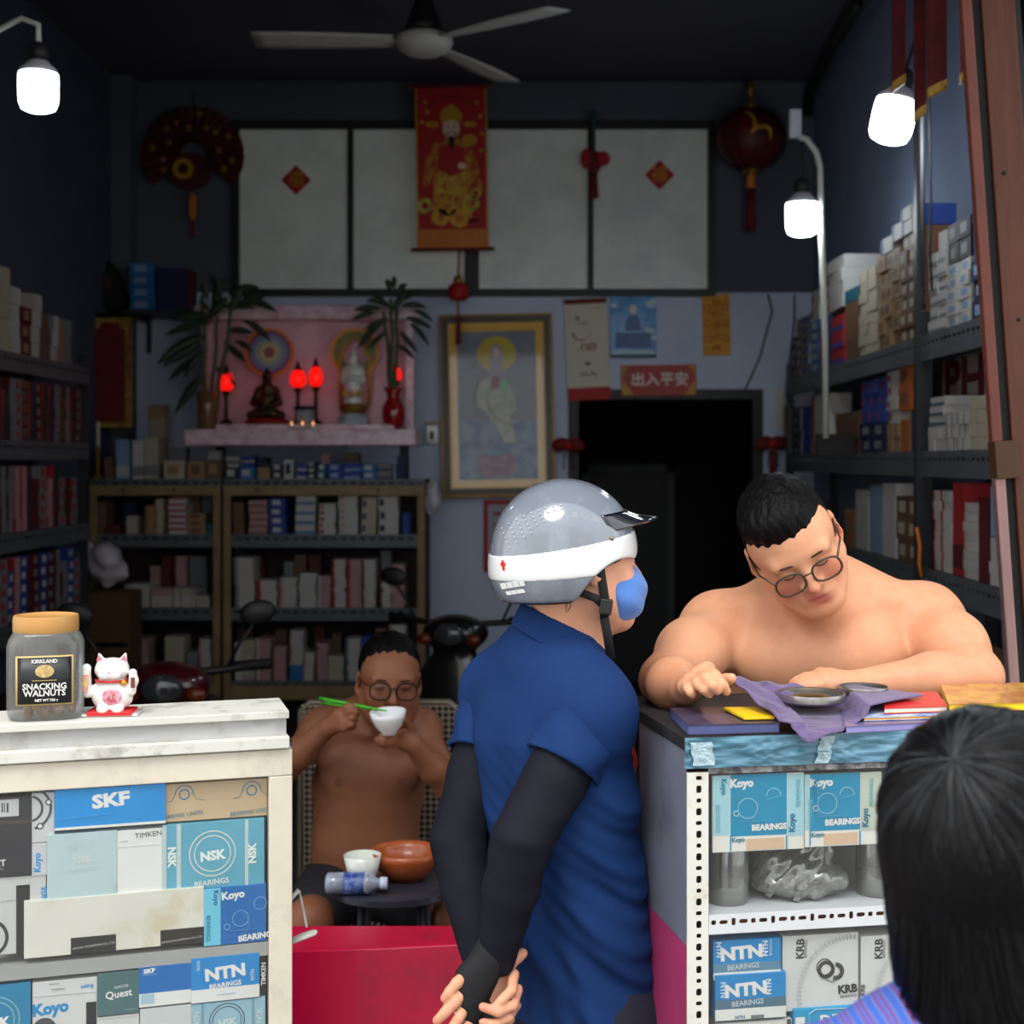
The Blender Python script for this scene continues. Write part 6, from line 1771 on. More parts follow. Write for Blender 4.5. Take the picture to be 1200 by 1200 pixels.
# metal cans and plastic bags of parts on the upper shelf
steel = mat('bare_steel', (176, 174, 168), 0.28, 0.9, var=0.3, vscale=10)
clear_bag = glass_mat('clear_polybag', (226, 228, 226), 0.22, 0.12, (196, 196, 190), 0.30, 18)
for px, r_, h_, lab in ((852, 0.034, 0.10, 'silver metal sleeve in plastic beside the perforated post'), (1028, 0.034, 0.105, 'steel cylinder in plastic next to the large polybag')):
    w_ = FR.world(FR.xz(px, 1060, 0.075)[0], 0.075, shz_r + 0.001)
    t_ = thing('metal_sleeve', lab, 'machine part', w_)
    MB().lathe([(r_, 0), (r_, h_ * 0.45), (r_ * 0.94, h_ * 0.47), (r_, h_ * 0.5), (r_, h_), (r_ * 0.8, h_), (r_ * 0.8, h_ * 0.8)], 32).build('sleeve', steel, t_, smooth=True, auto=40)
    MB().lathe([(r_ * 1.06, 0), (r_ * 1.08, h_ * 0.4), (r_ * 1.05, h_ * 0.9), (r_ * 0.9, h_ * 1.03), (r_ * 0.3, h_ * 1.05)], 24).build('plastic_film', clear_bag, t_, smooth=True)
w_ = FR.world(FR.xz(935, 1060, 0.08)[0], 0.08, shz_r + 0.001)
t_ = thing('parts_bag', 'crumpled clear polybag full of small steel parts', 'bag', w_)
sd = SDF((-0.11, -0.07, -0.004), (0.11, 0.07, 0.115), 0.003)
sd.ell((0, 0, 0.03), (0.085, 0.05, 0.034), k=0.02).ell((-0.02, 0, 0.055), (0.055, 0.035, 0.04), k=0.02).ell((0.03, 0, 0.075), (0.03, 0.02, 0.036), k=0.02)
sd.warp(lambda x, y, z: 0.004 * np.sin(90 * x + 60 * z + 30 * y) * np.sin(70 * z - 50 * x) + 0.002 * np.sin(210 * x - 140 * z) * np.sin(160 * y + 90 * z))
sd.cut((0, 0, 0.0), (0, 0, -1))
sd.build('film', clear_bag, t_)
for i in range(34):
    a = i * 2.39996
    rr_ = 0.062 * math.sqrt((i % 17 + 0.5) / 17)
    p_ = w_ + Vector((rr_ * math.cos(a) * 1.05, rr_ * math.sin(a) * 0.55, 0.009 + 0.015 * (i // 17) + 0.004 * (i % 3)))
    if i == 0:
        q_ = MB().lathe([(0.0085, -0.005), (0.011, -0.005), (0.011, 0.005), (0.0085, 0.005), (0.0085, -0.005)], 12)
        rme = q_.build('steel_ring', steel, None, smooth=True, auto=40)
        ring_me = rme.data
        o = rme
    else:
        o = put('steel_ring', ring_me, steel)
    o.location = p_
    o.rotation_euler = (i * 1.3, i * 0.7, i)
    tag(o, 'small steel bearing ring inside the clear polybag', 'ring', 'steel rings in the polybag')

# ---- things on the right counter
ZC_ = ZTOP + 0.001
def slab(name, label, cat, quad, d_list, z0, th, m_, edge=None, bevel=0.001):
    """flat booklet; quad = four photo points of its top, each with its distance; laid level at z0"""
    zt = z0 + th
    pts = []
    for (px, d) in quad:
        pts.append(((px - CX) * d / F, d * K))
    c = Vector((sum(p[0] for p in pts) / 4, sum(p[1] for p in pts) / 4, z0))
    t_ = thing(name, label, cat, c)
    vs = [(p[0] - c.x, p[1] - c.y, 0) for p in pts] + [(p[0] - c.x, p[1] - c.y, th) for p in pts]
    fs = [(3, 2, 1, 0), (4, 5, 6, 7)] + [(i, (i + 1) % 4, 4 + (i + 1) % 4, 4 + i) for i in range(4)]
    if edge is None:
        MB().add(vs, fs).build('cover', m_, t_, bevel=bevel)
    else:
        e = min(0.0015, th * 0.2)
        inn = [((p[0] - c.x) * 0.985, (p[1] - c.y) * 0.985) for p in pts]
        for nm, za, zb, mm, pp in (('back_cover', 0, e, m_, None), ('pages', e, th - e, edge, inn), ('cover', th - e, th, m_, None)):
            q_ = pp or [(p[0] - c.x, p[1] - c.y) for p in pts]
            v2 = [(p[0], p[1], za) for p in q_] + [(p[0], p[1], zb) for p in q_]
            MB().add(v2, fs).build(nm, mm, t_)
    return t_
purp = mat('purple_book_cover', (70, 62, 88), 0.45, c2=(52, 44, 58), vscale=18, coat=0.3)
slab('account_book', 'thick purple-backed account book under the hand', 'book', [(806, 1.675), (914, 1.69), (888, 1.80), (785, 1.79)], None, ZC_, 0.017, purp, mat('blue_page_edge', (84, 92, 140), 0.6, var=0.2, vscale=30))
slab('paper_wallet', 'small yellow paper wallet on the account book', 'wallet', [(872, 1.70), (908, 1.705), (884, 1.775), (848, 1.77)], None, ZC_ + 0.0185, 0.005, mat('yellow_card', (240, 200, 20), 0.45))
slab('plastic_folder', 'long lilac plastic folder along the counter edge', 'folder', [(990, 1.685), (1215, 1.75), (1195, 1.86), (985, 1.80)], None, ZC_, 0.012, mat('lilac_plastic', (112, 104, 152), 0.3, var=0.25, coat=0.5), mat('lilac_edge', (140, 136, 190), 0.5))
slab('striped_booklet', 'blue and orange striped booklet under the red folder', 'booklet', [(1012, 1.715), (1120, 1.735), (1112, 1.85), (1012, 1.83)], None, ZC_ + 0.013, 0.006, mat('white_blue_card', (190, 204, 226), 0.5, c2=(70, 120, 196), vscale=24), mat('orange_edge', (230, 160, 60), 0.6))
slab('red_folder', 'bright red paper folder next to the purple cloth', 'folder', [(1036, 1.735), (1110, 1.75), (1098, 1.86), (1040, 1.85)], None, ZC_ + 0.020, 0.010, mat('red_folder_card', (206, 30, 34), 0.4, coat=0.2), ivory)
slab('yellow_catalogue', 'yellow-edged catalogue at the end of the counter', 'book', [(1112, 1.745), (1225, 1.765), (1215, 1.92), (1102, 1.90)], None, ZC_ + 0.020, 0.014, mat('catalogue_cover', (206, 160, 70), 0.4, c2=(180, 110, 60), vscale=30, coat=0.4), mat('yellow_edge', (246, 212, 20), 0.5))
# purple cloth with two tins
A_, B_, C3, D_ = W(856, 795, 1.775), W(965, 806, 1.93), W(1082, 816, 1.80), W(946, 870, 1.645)
def clothf(u, v):
    p = A_ * (1 - u) * (1 - v) + B_ * u * (1 - v) + C3 * u * v + D_ * (1 - u) * v
    f = math.sin(math.pi * u) * math.sin(math.pi * v)
    p = p.copy()
    p.z += -0.030 * f + 0.0045 * math.sin(13 * u + 5 * v) * math.sin(9 * v + 2) * (0.4 + f) + 0.003 * math.sin(21 * (u - v))
    p.y += 0.006 * math.sin(7 * u + 9 * v) * (1 - f)
    front = FR.P0.y + (p.x - FR.P0.x) * math.tan(YAWR) - 0.010
    if p.y > front:
        p.z = max(p.z, ZC_ + (0.0365 if p.x > 0.555 else 0.020 if p.x < 0.44 else 0.008))
    return p
cl = MB().sheet(clothf, 50, 50)
cl_o = cl.build('cleaning_cloth', mat('purple_rag', (104, 84, 132), 0.85, var=0.2, vscale=20, stain=(56, 46, 58), sscale=14, sheen=0.3, bump=0.2, bscale=150), None, smooth=True, solid=0.002)
tag(cl_o, 'greasy purple cleaning cloth draped over the counter', 'cloth')
for px, d, r_, lab in ((950, 1.80, 0.060, 'larger shallow round steel tin on the purple cloth'), (1012, 1.85, 0.044, 'smaller shallow round steel tin on the purple cloth')):
    w_ = W(px, 0, d)
    t_ = thing('steel_tin', lab, 'tin', (w_.x, d * K, ZC_ + 0.027))
    MB().lathe([(r_ * 0.95, 0.0), (r_, 0.003), (r_, 0.013), (r_ * 0.985, 0.0155), (r_ * 0.955, 0.0145), (r_ * 0.95, 0.004), (0.001, 0.003)], 36).build('dish', steel, t_, smooth=True, auto=40)
    MB().lathe([(r_ * 0.35, 0.0042), (r_ * 0.38, 0.008), (r_ * 0.6, 0.008), (r_ * 0.62, 0.0042)], 24).build('ring_inside', mat('oily_brass', (150, 120, 84), 0.35, 0.8), t_, smooth=True)
# red cord at the back of the case
rcord = MB().tube([W(739, 868, 1.98), W(745, 890, 1.98), W(741, 915, 1.98), W(743, 940, 1.98), W(740, 972, 1.98)], 0.004, 6)
tag(rcord.build('hanging_red_string', mat('red_nylon', (230, 24, 34), 0.5), None, smooth=True), 'bright red nylon string hanging behind the blue shirt', 'string')

# ---- crimson bench between the cases, low table with the meal
bench_m = mat('crimson_gloss', (196, 10, 62), 0.3, var=0.2, vscale=3, coat=0.3, stain=(160, 12, 56), sscale=4)
d = 2.18
pb = W(343, 1117, d)
t_ = thing('crimson_bench', 'glossy crimson bench board between the two cases', 'bench', (pb.x, d * K, 0))
xw = W(552, 0, d).x - pb.x
z1_ = W(343, 1118, d).z
z2_ = W(552, 1106, d).z
MB().prism([(-0.25, 0.12), (xw - 0.05, 0.12), (xw - 0.03, z2_ - 0.06), (xw, z2_ - 0.035), (xw, z2_ - 0.006), (xw - 0.012, z2_), (xw * 0.5, (z1_ + z2_) / 2 + 0.002), (-0.25, z1_)], 0.0, 0.03).build('board', bench_m, t_, bevel=0.004)
MB().span((-0.25, 0.0305, z1_ - 0.03), (xw - 0.02, 0.20, z1_ - 0.004)).build('seat', bench_m, t_, bevel=0.004)
for x in (-0.22, xw - 0.10):
    for y in (0.035, 0.165):
        MB().span((x, y, 0), (x + 0.03, y + 0.03, z1_ - 0.031)).build('leg', bench_m, t_)
ZTB = W(460, 1032, 2.58).z
tb_ = thing('low_table', 'small dark round folding table under the clay bowl', 'table', (W(462, 0, 2.58).x, 2.58 * K, 0))
MB().lathe([(0.16, ZTB - 0.022), (0.165, ZTB - 0.018), (0.165, ZTB - 0.003), (0.16, ZTB)], 36).build('table_top', mat('table_dark', (44, 44, 58), 0.3, coat=0.4), tb_, smooth=True, auto=40)
for a in (45, 135, 225, 315):
    MB().cyl((0.10 * math.cos(R(a)), 0.10 * math.sin(R(a)), ZTB - 0.022), (0.15 * math.cos(R(a)), 0.15 * math.sin(R(a)), 0), 0.011, n=8).build('leg', rack_dark, tb_, smooth=True)
kb = 2.56 / F
t_ = thing('clay_bowl', 'wide orange-brown clay bowl on the low table', 'bowl', (W(474, 0, 2.58).x, 2.58 * K + 0.02, ZTB + 0.001))
MB().lathe([(22 * kb, 0), (33 * kb, 12 * kb), (41 * kb, 26 * kb), (42 * kb, 34 * kb), (40 * kb, 34 * kb), (38 * kb, 26 * kb), (28 * kb, 10 * kb), (0.001, 7 * kb)], 36).build('body', mat('clay_glaze', (176, 88, 40), 0.35, var=0.25, vscale=12, coat=0.3), t_, smooth=True)
t_ = thing('soup_bowl', 'small white soup bowl behind the water bottle', 'bowl', (W(425, 0, 2.54).x, 2.58 * K - 0.06, ZTB + 0.001))
MB().lathe([(9 * kb, 0), (10 * kb, 5 * kb), (18 * kb, 18 * kb), (22 * kb, 38 * kb), (21 * kb, 38 * kb), (16 * kb, 18 * kb), (0.001, 8 * kb)], 28).build('body', por, t_, smooth=True)
bp = W(418, 1030, 2.455)
t_ = thing('water_bottle', 'plastic water bottle with blue label lying on the low table', 'bottle', (W(418, 0, 2.50).x, 2.58 * K - 0.115, ZTB + 0.0275))
rot = Matrix.Rotation(R(90), 3, 'Y')
MB().lathe([(0.020, -0.075), (0.026, -0.07), (0.026, -0.03)], 20, rot=rot).build('body', mat('bottle_pet', (150, 158, 176), 0.15, coat=0.8, var=0.3), t_, smooth=True)
MB().lathe([(0.026, 0.02), (0.026, 0.03), (0.013, 0.052), (0.012, 0.058)], 20, rot=rot).build('shoulder', mat('bottle_pet', (150, 158, 176), 0.15, coat=0.8, var=0.3), t_, smooth=True)
MB().lathe([(0.0263, -0.03), (0.0263, 0.02)], 20, rot=rot).build('label', mat('bottle_blue', (40, 66, 140), 0.35, c2=(120, 140, 190), vscale=30), t_, smooth=True)
MB().lathe([(0.015, 0.058), (0.015, 0.075), (0.001, 0.0755)], 16, rot=rot).build('cap', mat('bottle_cap', (190, 200, 220), 0.4), t_, smooth=True)
# ------------------------------------------------------------------ people
skin_m = mat('skin', (220, 170, 140), 0.5, attr='col', var=0.10, vscale=30, sss=0.12, bump=0.03, bscale=260, spec=0.4)
hair_m = mat('black_hair', (9, 8, 9), 0.5, spec=0.14, var=0.3, vscale=60, bump=0.5, bscale=120, stretch=(1, 1, 0.25))

def skin_color(base, spots=()):
    b = np.array(lin(base)[:3], np.float32)
    def f(P):
        C = np.tile(b, (len(P), 1))
        for c, r, colr, st in spots:
            c = np.array(c, np.float32)
            rr_ = np.array(r, np.float32) if not np.isscalar(r) else np.full(3, r, np.float32)
            d_ = np.sqrt((((P - c) / rr_) ** 2).sum(1))
            w = np.clip(1.5 - d_, 0, 1)
            w = (w * w * (3 - 2 * w) * st)[:, None]
            C = C * (1 - w) + np.array(lin(colr)[:3], np.float32) * w
        return C
    return f

def axes(M):
    A = M.to_3x3().normalized()
    return [[A[i][j] for j in range(3)] for i in range(3)]

def headframe(center, yaw, pitch, roll, s=1.0):
    """face looks along local -y; yaw turns it, pitch nods it down, roll tips the crown to +x"""
    return Matrix.Translation(center) @ Matrix.Rotation(roll, 4, 'Y') @ Matrix.Rotation(yaw, 4, 'Z') @ Matrix.Rotation(pitch, 4, 'X') @ Matrix.Scale(s, 4)

def head(sd, M, s=1.0, wide=1.0, lips=True):
    A = axes(M)
    T = lambda x, y, z: M @ Vector((x * wide, y, z))
    E = lambda c, r, k=0.02, op='add': sd.ell(T(*c), [r[0] * s * wide, r[1] * s, r[2] * s], A, k * s, op)
    Cn = lambda a, b, r0, r1, k=0.01, op='add': sd.cone(T(*a), T(*b), r0 * s, r1 * s, k * s, op)
    E((0, 0.014, 0.034), (0.076, 0.094, 0.088))
    E((0, -0.026, -0.040), (0.060, 0.064, 0.074), 0.04)
    E((0, -0.020, 0.03), (0.070, 0.066, 0.06), 0.03)
    for sx in (-1, 1):
        Cn((sx * 0.060, 0.0, -0.05), (sx * 0.024, -0.066, -0.100), 0.022, 0.020, 0.03)
        E((sx * 0.041, -0.058, -0.030), (0.026, 0.024, 0.026), 0.02)
    E((0, -0.074, -0.103), (0.026, 0.020, 0.019), 0.025)
    Cn((-0.042, -0.076, 0.020), (0.042, -0.076, 0.020), 0.012, 0.012, 0.02)
    for sx in (-1, 1):
        E((sx * 0.033, -0.097, 0.002), (0.018, 0.012, 0.011), 0.012, 'sub')
        E((sx * 0.032, -0.076, 0.000), (0.016, 0.014, 0.012), 0.004)
    Cn((0, -0.083, 0.014), (0, -0.111, -0.031), 0.0085, 0.0125, 0.012)
    for sx in (-1, 1):
        E((sx * 0.0135, -0.096, -0.034), (0.010, 0.011, 0.008), 0.006)
        E((sx * 0.007, -0.104, -0.043), (0.0045, 0.006, 0.004), 0.004, 'sub')
    E((0, -0.080, -0.066), (0.032, 0.016, 0.022), 0.015)
    if lips:
        E((0, -0.0925, -0.0625), (0.023, 0.0085, 0.0062), 0.005)
        E((0, -0.0905, -0.0735), (0.019, 0.0085, 0.0070), 0.005)
        E((0, -0.101, -0.0680), (0.026, 0.008, 0.0016), 0.003, 'sub')
    for sx in (-1, 1):
        Ae = (M.to_3x3().normalized() @ Matrix.Rotation(R(sx * 22), 3, 'Z') @ Matrix.Rotation(R(-10), 3, 'X'))
        Ae = [[Ae[i][j] for j in range(3)] for i in range(3)]
        sd.ell(T(sx * 0.0815, 0.016, -0.004), [0.0075 * s, 0.019 * s, 0.031 * s], Ae, 0.006 * s)
        sd.ell(T(sx * 0.0890, 0.010, 0.000), [0.0055 * s, 0.010 * s, 0.017 * s], Ae, 0.005 * s, 'sub')
        sd.ell(T(sx * 0.079, 0.006, -0.030), [0.007 * s, 0.009 * s, 0.011 * s], Ae, 0.006 * s)
    return T

def hand(sd, wrist, knuck, fingers, thumb, rp=0.013, rf=0.0088, back=None):
    """palm from the wrist to four knuckles; each finger a bent chain from its knuckle; thumb leaves the palm's side"""
    for kx in knuck:
        sd.cone(wrist, kx, rp * 1.25, rp * 0.95, 0.016)
    for i in range(3):
        sd.cone(knuck[i], knuck[i + 1], rp * 0.9, rp * 0.85, 0.008)
    for i, (kx, f) in enumerate(zip(knuck, fingers)):
        pts = [kx] + list(f)
        q = (1.0, 1.05, 1.0, 0.86)[i]
        n = len(pts) - 1
        sd.chain(pts, [rf * q * (1.14 - 0.30 * j / n) for j in range(n + 1)], 0.0025)
    n = len(thumb) - 1
    sd.chain(thumb, [rf * (1.35 - 0.4 * j / n) for j in range(n + 1)], 0.005)

def spectacles(parent, M, s, m_rim, lens_m, dz=0.0, fwd=0.0, wide=1.0):
    """two rims with lenses, a bridge and temples, in head space"""
    sp = bpy.data.objects.new('spectacles', None)
    col.objects.link(sp)
    sp.parent = parent
    for sx in (-1, 1):
        pts = []
        for i in range(25):
            a = 2 * math.pi * i / 24
            e = 2.7
            q = (abs(math.cos(a)) ** e + abs(math.sin(a)) ** e) ** (-1 / e)
            x = sx * 0.0345 + 0.0265 * math.cos(a) * q
            z = -0.008 + dz + 0.0222 * math.sin(a) * q
            pts.append(M @ Vector((x * wide, -0.1085 - fwd + 0.26 * abs(x) ** 1.6 * 1.0, z)))
        MB().tube(pts, 0.0023 * s, 6, cap=False).build('rim', m_rim, sp, smooth=True)
        c = sum((p for p in pts[:-1]), Vector()) / 24
        mb = MB().add([c] + pts[:-1], [(0, 1 + i, 1 + (i + 1) % 24) for i in range(24)])
        mb.build('lens', lens_m, sp, smooth=True)
        a0 = M @ Vector((sx * 0.059 * wide, -0.105 - fwd, 0.004 + dz))
        a1 = M @ Vector((sx * 0.079 * wide, -0.060, 0.006 + dz))
        a2 = M @ Vector((sx * 0.083 * wide, 0.008, 0.008 + dz))
        a3 = M @ Vector((sx * 0.082 * wide, 0.030, -0.008 + dz))
        MB().tube([a0, a1, a2, a3], 0.0020 * s, 6).build('temple', m_rim, sp, smooth=True)
    MB().tube([M @ Vector((-0.0105, -0.1075 - fwd, -0.002 + dz)), M @ Vector((0, -0.1115 - fwd, 0.001 + dz)), M @ Vector((0.0105, -0.1075 - fwd, -0.002 + dz))], 0.0018 * s, 6).build('bridge', m_rim, sp, smooth=True)
    return sp

def brow(parent, M, s, m_, thick=0.0032):
    for sx in (-1, 1):
        MB().tube([M @ Vector((sx * x, y, z)) for x, y, z in ((0.013, -0.0915, 0.0190), (0.024, -0.0935, 0.0215), (0.037, -0.0915, 0.0220), (0.046, -0.0860, 0.0205), (0.054, -0.0770, 0.0165))], [0.0020 * s, thick * 0.9 * s, thick * s, thick * 0.75 * s, 0.001 * s], 6, flat=0.6).build('eyebrow', m_, parent, smooth=True)

lens_m = glass_mat('spectacle_lens', (250, 250, 248), 0.05, 0.03)

# ================================================= shopkeeper leaning on the right counter
yS = 2.93
sk = thing('person', 'bare-chested man in glasses leaning on the taped counter', 'person', (W2(960, 0, 3.1).x, 3.1, 0))
org = sk.location.copy()
V = lambda px, py, y: W2(px, py, y)
HS = 1.01
HM = headframe(V(930, 638, 2.775), R(-8), R(27), R(-26), HS)
sd = SDF((0.16, 2.36, 0.0), (0.96, 3.36, 1.76), 0.0038)
flatY = ((0, 1, 0), 0.72)
sd.chain([V(962, 745, yS), V(960, 830, yS + 0.02), V(958, 960, yS + 0.07), V(956, 1080, yS + 0.12)], [0.150, 0.175, 0.182, 0.165], 0.05, flat=flatY)
sh_l, sh_r = V(843, 737, yS + 0.0), V(1082, 727, yS + 0.0)
sd.cone(V(955, 692, yS - 0.02), sh_l, 0.060, 0.062, 0.06)
sd.cone(V(975, 690, yS - 0.02), sh_r, 0.060, 0.062, 0.06)
for px in (908, 1012):
    sd.ell(V(px, 772, yS - 0.088), (0.085, 0.040, 0.062), None, 0.06)
for c_, q_ in ((sh_l, -1), (sh_r, 1)):
    sd.ell(c_ + Vector((q_ * 0.008, 0, -0.012)), (0.070, 0.066, 0.078), None, 0.05)
# collar bones
for q_ in (-1, 1):
    sd.cone(V(968 + q_ * 14, 716, yS - 0.105), V(968 + q_ * 78, 702, yS - 0.055), 0.010, 0.008, 0.025)
# neck and head
sd.cone(V(968, 712, yS - 0.03), HM @ Vector((0, 0.03, -0.06)), 0.076, 0.066, 0.04)
sd.cone(V(964, 722, yS - 0.075), HM @ Vector((0, -0.03, -0.09)), 0.045, 0.045, 0.03)
head(sd, HM, HS, 1.07)
# arm on the left of the picture
e_l, w_l = V(781, 797, 2.68), V(801, 806, 2.56)
sd.chain([sh_l, (sh_l + e_l) / 2 + Vector((-0.006, 0, 0)), e_l], [0.066, 0.064, 0.048], 0.03)
sd.chain([e_l, (e_l + w_l) / 2 + Vector((-0.004, 0, 0)), w_l], [0.047, 0.046, 0.030], 0.02)
kn = [V(829, 785, 2.475), V(820, 791, 2.480), V(811, 798, 2.487), V(803, 805, 2.497)]
fg = [[V(838, 792, 2.435), V(847, 803, 2.425), V(851, 810, 2.43)], [V(828, 795, 2.430), V(836, 803, 2.417), V(840, 809, 2.42)], [V(818, 801, 2.440), V(826, 808, 2.425), V(831, 813, 2.43)], [V(806, 806, 2.455), V(809, 811, 2.445), V(811, 814, 2.447)]]
hand(sd, w_l + Vector((0.008, -0.015, 0.0)), kn, fg, [V(815, 806, 2.54), V(838, 802, 2.50), V(850, 797, 2.475), V(857, 795, 2.465)], 0.0140, 0.0100)
# arm on the right of the picture, forearm along the counter
e_r, w_r = V(1143, 793, 2.74), V(1012, 803, 2.70)
sd.chain([sh_r, (sh_r + e_r) / 2 + Vector((0.006, 0, 0)), e_r], [0.068, 0.067, 0.050], 0.03)
sd.chain([e_r, e_r * 0.62 + w_r * 0.38, w_r], [0.050, 0.050, 0.031], 0.02)
kn = [V(962, 792, 2.68), V(964, 796, 2.665), V(967, 800, 2.655), V(972, 804, 2.65)]
fg = [[V(944, 794, 2.675), V(934, 798, 2.67), V(929, 801, 2.67)], [V(946, 797, 2.66), V(935, 801, 2.655), V(930, 804, 2.655)], [V(950, 800, 2.65), V(940, 803, 2.645), V(934, 805, 2.645)], [V(958, 803, 2.645), V(950, 805, 2.64), V(945, 806, 2.64)]]
hand(sd, w_r + Vector((-0.012, 0, 0)), kn, fg, [V(997, 795, 2.70), V(974, 790, 2.69), V(960, 788, 2.685)], 0.0140, 0.0098)
# hips and legs
hip = V(956, 1080, yS + 0.12)
for q_ in (-1, 1):
    h0 = Vector((hip.x + q_ * 0.095, 3.06, 0.86))
    kn_ = Vector((hip.x + q_ * 0.12, 3.03, 0.46))
    an_ = Vector((hip.x + q_ * 0.12, 3.10, 0.07))
    sd.chain([h0, kn_, an_], [0.095, 0.060, 0.042], 0.03)
    sd.cone(kn_ + Vector((0, 0.03, -0.1)), kn_ + Vector((0, 0.04, -0.22)), 0.055, 0.04, 0.03)
    sd.chain([an_ + Vector((0, 0.03, -0.035)), an_ + Vector((q_ * 0.02, -0.14, -0.048))], [0.036, 0.022], 0.02)
sd.ell((hip.x, 3.06, 0.90), (0.16, 0.13, 0.12), None, 0.05)
hp = lambda x, y, z: HM @ Vector((x, y, z))
LIP, ROSE, BASE_S = (184, 98, 90), (222, 130, 102), (224, 164, 128)
TANC = (186, 124, 92)
spots = [(hp(0, -0.098, -0.0635), (0.026, 0.026, 0.008), LIP, 0.75), (hp(0, -0.096, -0.074), (0.022, 0.022, 0.008), LIP, 0.8), (hp(0.045, -0.075, -0.03), 0.026, ROSE, 0.5), (hp(-0.045, -0.075, -0.03), 0.026, ROSE, 0.5), (hp(0, -0.115, -0.03), 0.016, ROSE, 0.45),
         (hp(0.085, 0.01, -0.01), 0.03, ROSE, 0.6), (V(905, 812, 2.80), 0.013, (150, 92, 76), 0.7), (V(1022, 812, 2.80), 0.013, (150, 92, 76), 0.7), (e_l + Vector((0, -0.03, -0.03)), 0.085, TANC, 0.8), (w_l, 0.05, TANC, 0.5), (e_r, 0.08, (214, 150, 118), 0.7), (V(1070, 806, 2.68), 0.07, (214, 150, 118), 0.6), (sh_r + Vector((0.05, 0, -0.05)), 0.09, (214, 148, 114), 0.6), (sh_l + Vector((-0.05, 0, -0.05)), 0.09, (214, 148, 114), 0.5)]
for f in fg:
    spots.append((f[-1], 0.010, ROSE, 0.5))
sd.build('body', skin_m, sk, skin_color(BASE_S, spots), 2, org)
# hair: short, brushed forward, side-parted fringe
hs = SDF(HM.translation - Vector((0.19, 0.19, 0.19)), HM.translation + Vector((0.19, 0.19, 0.19)), 0.003)
A = axes(HM)
s_ = HS
hs.ell(hp(0, 0.020, 0.046), [0.084 * s_, 0.100 * s_, 0.094 * s_], A, 0.01)
hs.ell(hp(-0.01, -0.022, 0.088), [0.066 * s_, 0.056 * s_, 0.040 * s_], A, 0.02)
for q_ in (-1, 1):
    hs.ell(hp(q_ * 0.070, 0.020, 0.012), [0.015 * s_, 0.046 * s_, 0.05 * s_], A, 0.012)
hs.ell(hp(0, -0.100, 0.012), [0.0640 * s_, 0.052 * s_, 0.050 * s_], A, 0.006, 'sub')
hs.ell(hp(0, -0.060, -0.055), [0.12 * s_, 0.080 * s_, 0.085 * s_], A, 0.006, 'sub')
hs.ell(hp(0, 0.10, -0.11), [0.12 * s_, 0.09 * s_, 0.07 * s_], A, 0.01, 'sub')
def hair_warp(HM_, amp):
    Mi = np.array(HM_.inverted(), np.float32)
    def f(x, y, z):
        lx_ = Mi[0][0] * x + Mi[0][1] * y + Mi[0][2] * z + Mi[0][3]
        ly_ = Mi[1][0] * x + Mi[1][1] * y + Mi[1][2] * z + Mi[1][3]
        lz_ = Mi[2][0] * x + Mi[2][1] * y + Mi[2][2] * z + Mi[2][3]
        return amp * (np.sin(230 * lx_ + 3 * np.sin(60 * ly_)) + 0.6 * np.sin(410 * lx_ + 50 * lz_ + 2 * np.sin(90 * ly_)))
    return f
hs.warp(hair_warp(HM, 0.0011))
hs.build('hair', hair_m, sk, None, 1, org)
brow(sk, Matrix.Translation(-org) @ HM, HS, mat('brow_hair', (52, 36, 28), 0.8), 0.0040)
for q_ in (-1, 1):
    MB().tube([Matrix.Translation(-org) @ HM @ Vector((q_ * (0.020 + 0.008 * i), -0.0915 + 0.0012 * (i - 1.5) ** 2 * 1.4, -0.0062 + 0.0010 * (i - 1.5) ** 2)) for i in range(4)], 0.0011, 5).build('eyelashes', mat('lash', (46, 30, 26), 0.7), sk)
spectacles(sk, Matrix.Translation(-org) @ HM, HS, mat('olive_rim', (74, 66, 54), 0.3, 0.4), lens_m, 0.004, 0.004, 1.05)
sh = SDF((0.28, 2.85, 0.42), (0.84, 3.34, 1.06), 0.008)
sh.ell((hip.x, 3.06, 0.92), (0.185, 0.155, 0.13), None, 0.05)
for q_ in (-1, 1):
    sh.chain([Vector((hip.x + q_ * 0.095, 3.06, 0.86)), Vector((hip.x + q_ * 0.12, 3.035, 0.50))], [0.112, 0.095], 0.03)
sh.cut((0, 0, 0.50), (0, 0, -1)).cut((0, 0, 1.02), (0, 0, 1))
sh.build('shorts', mat('dark_shorts', (36, 40, 52), 0.8), sk, None, 2, org)

# ================================================= helmeted man between the cases, seen from behind
yH = 2.60
hm = thing('person', 'man in grey helmet and blue polo shirt with hands behind back', 'person', (W2(690, 0, 2.62).x, 2.62, 0))
org = hm.location.copy()
al_ = R(35)
f_ = Vector((math.cos(al_), math.sin(al_), 0))
r_ = Vector((math.sin(al_), -math.cos(al_), 0))
flatF = (tuple(f_), 0.66)
T_pts = [V(682, 1180, yH + 0.02), V(671, 1060, yH + 0.01), V(654, 940, yH), V(641, 858, yH), V(640, 805, yH)]
T_rad = [0.164, 0.152, 0.160, 0.158, 0.112]
shR = V(638, 820, yH) + r_ * 0.138 + f_ * 0.005
shL = V(640, 822, yH) - r_ * 0.145
elR, wrR = V(611, 985, 2.40), V(582, 1122, 2.425)
elL, wrL = V(537, 985, 2.60), V(566, 1130, 2.505)
HA = R(25)
HH = headframe(V(681, 660, 2.575), math.atan2(math.cos(HA), -math.sin(HA)), R(-2), 0, 1.0)
hq = lambda x, y, z: HH @ Vector((x, y, z))
sd = SDF((-0.26, 2.18, 0.0), (0.42, 2.98, 1.74), 0.0040)
sd.chain(T_pts, [q - 0.012 for q in T_rad], 0.04, flat=flatF)
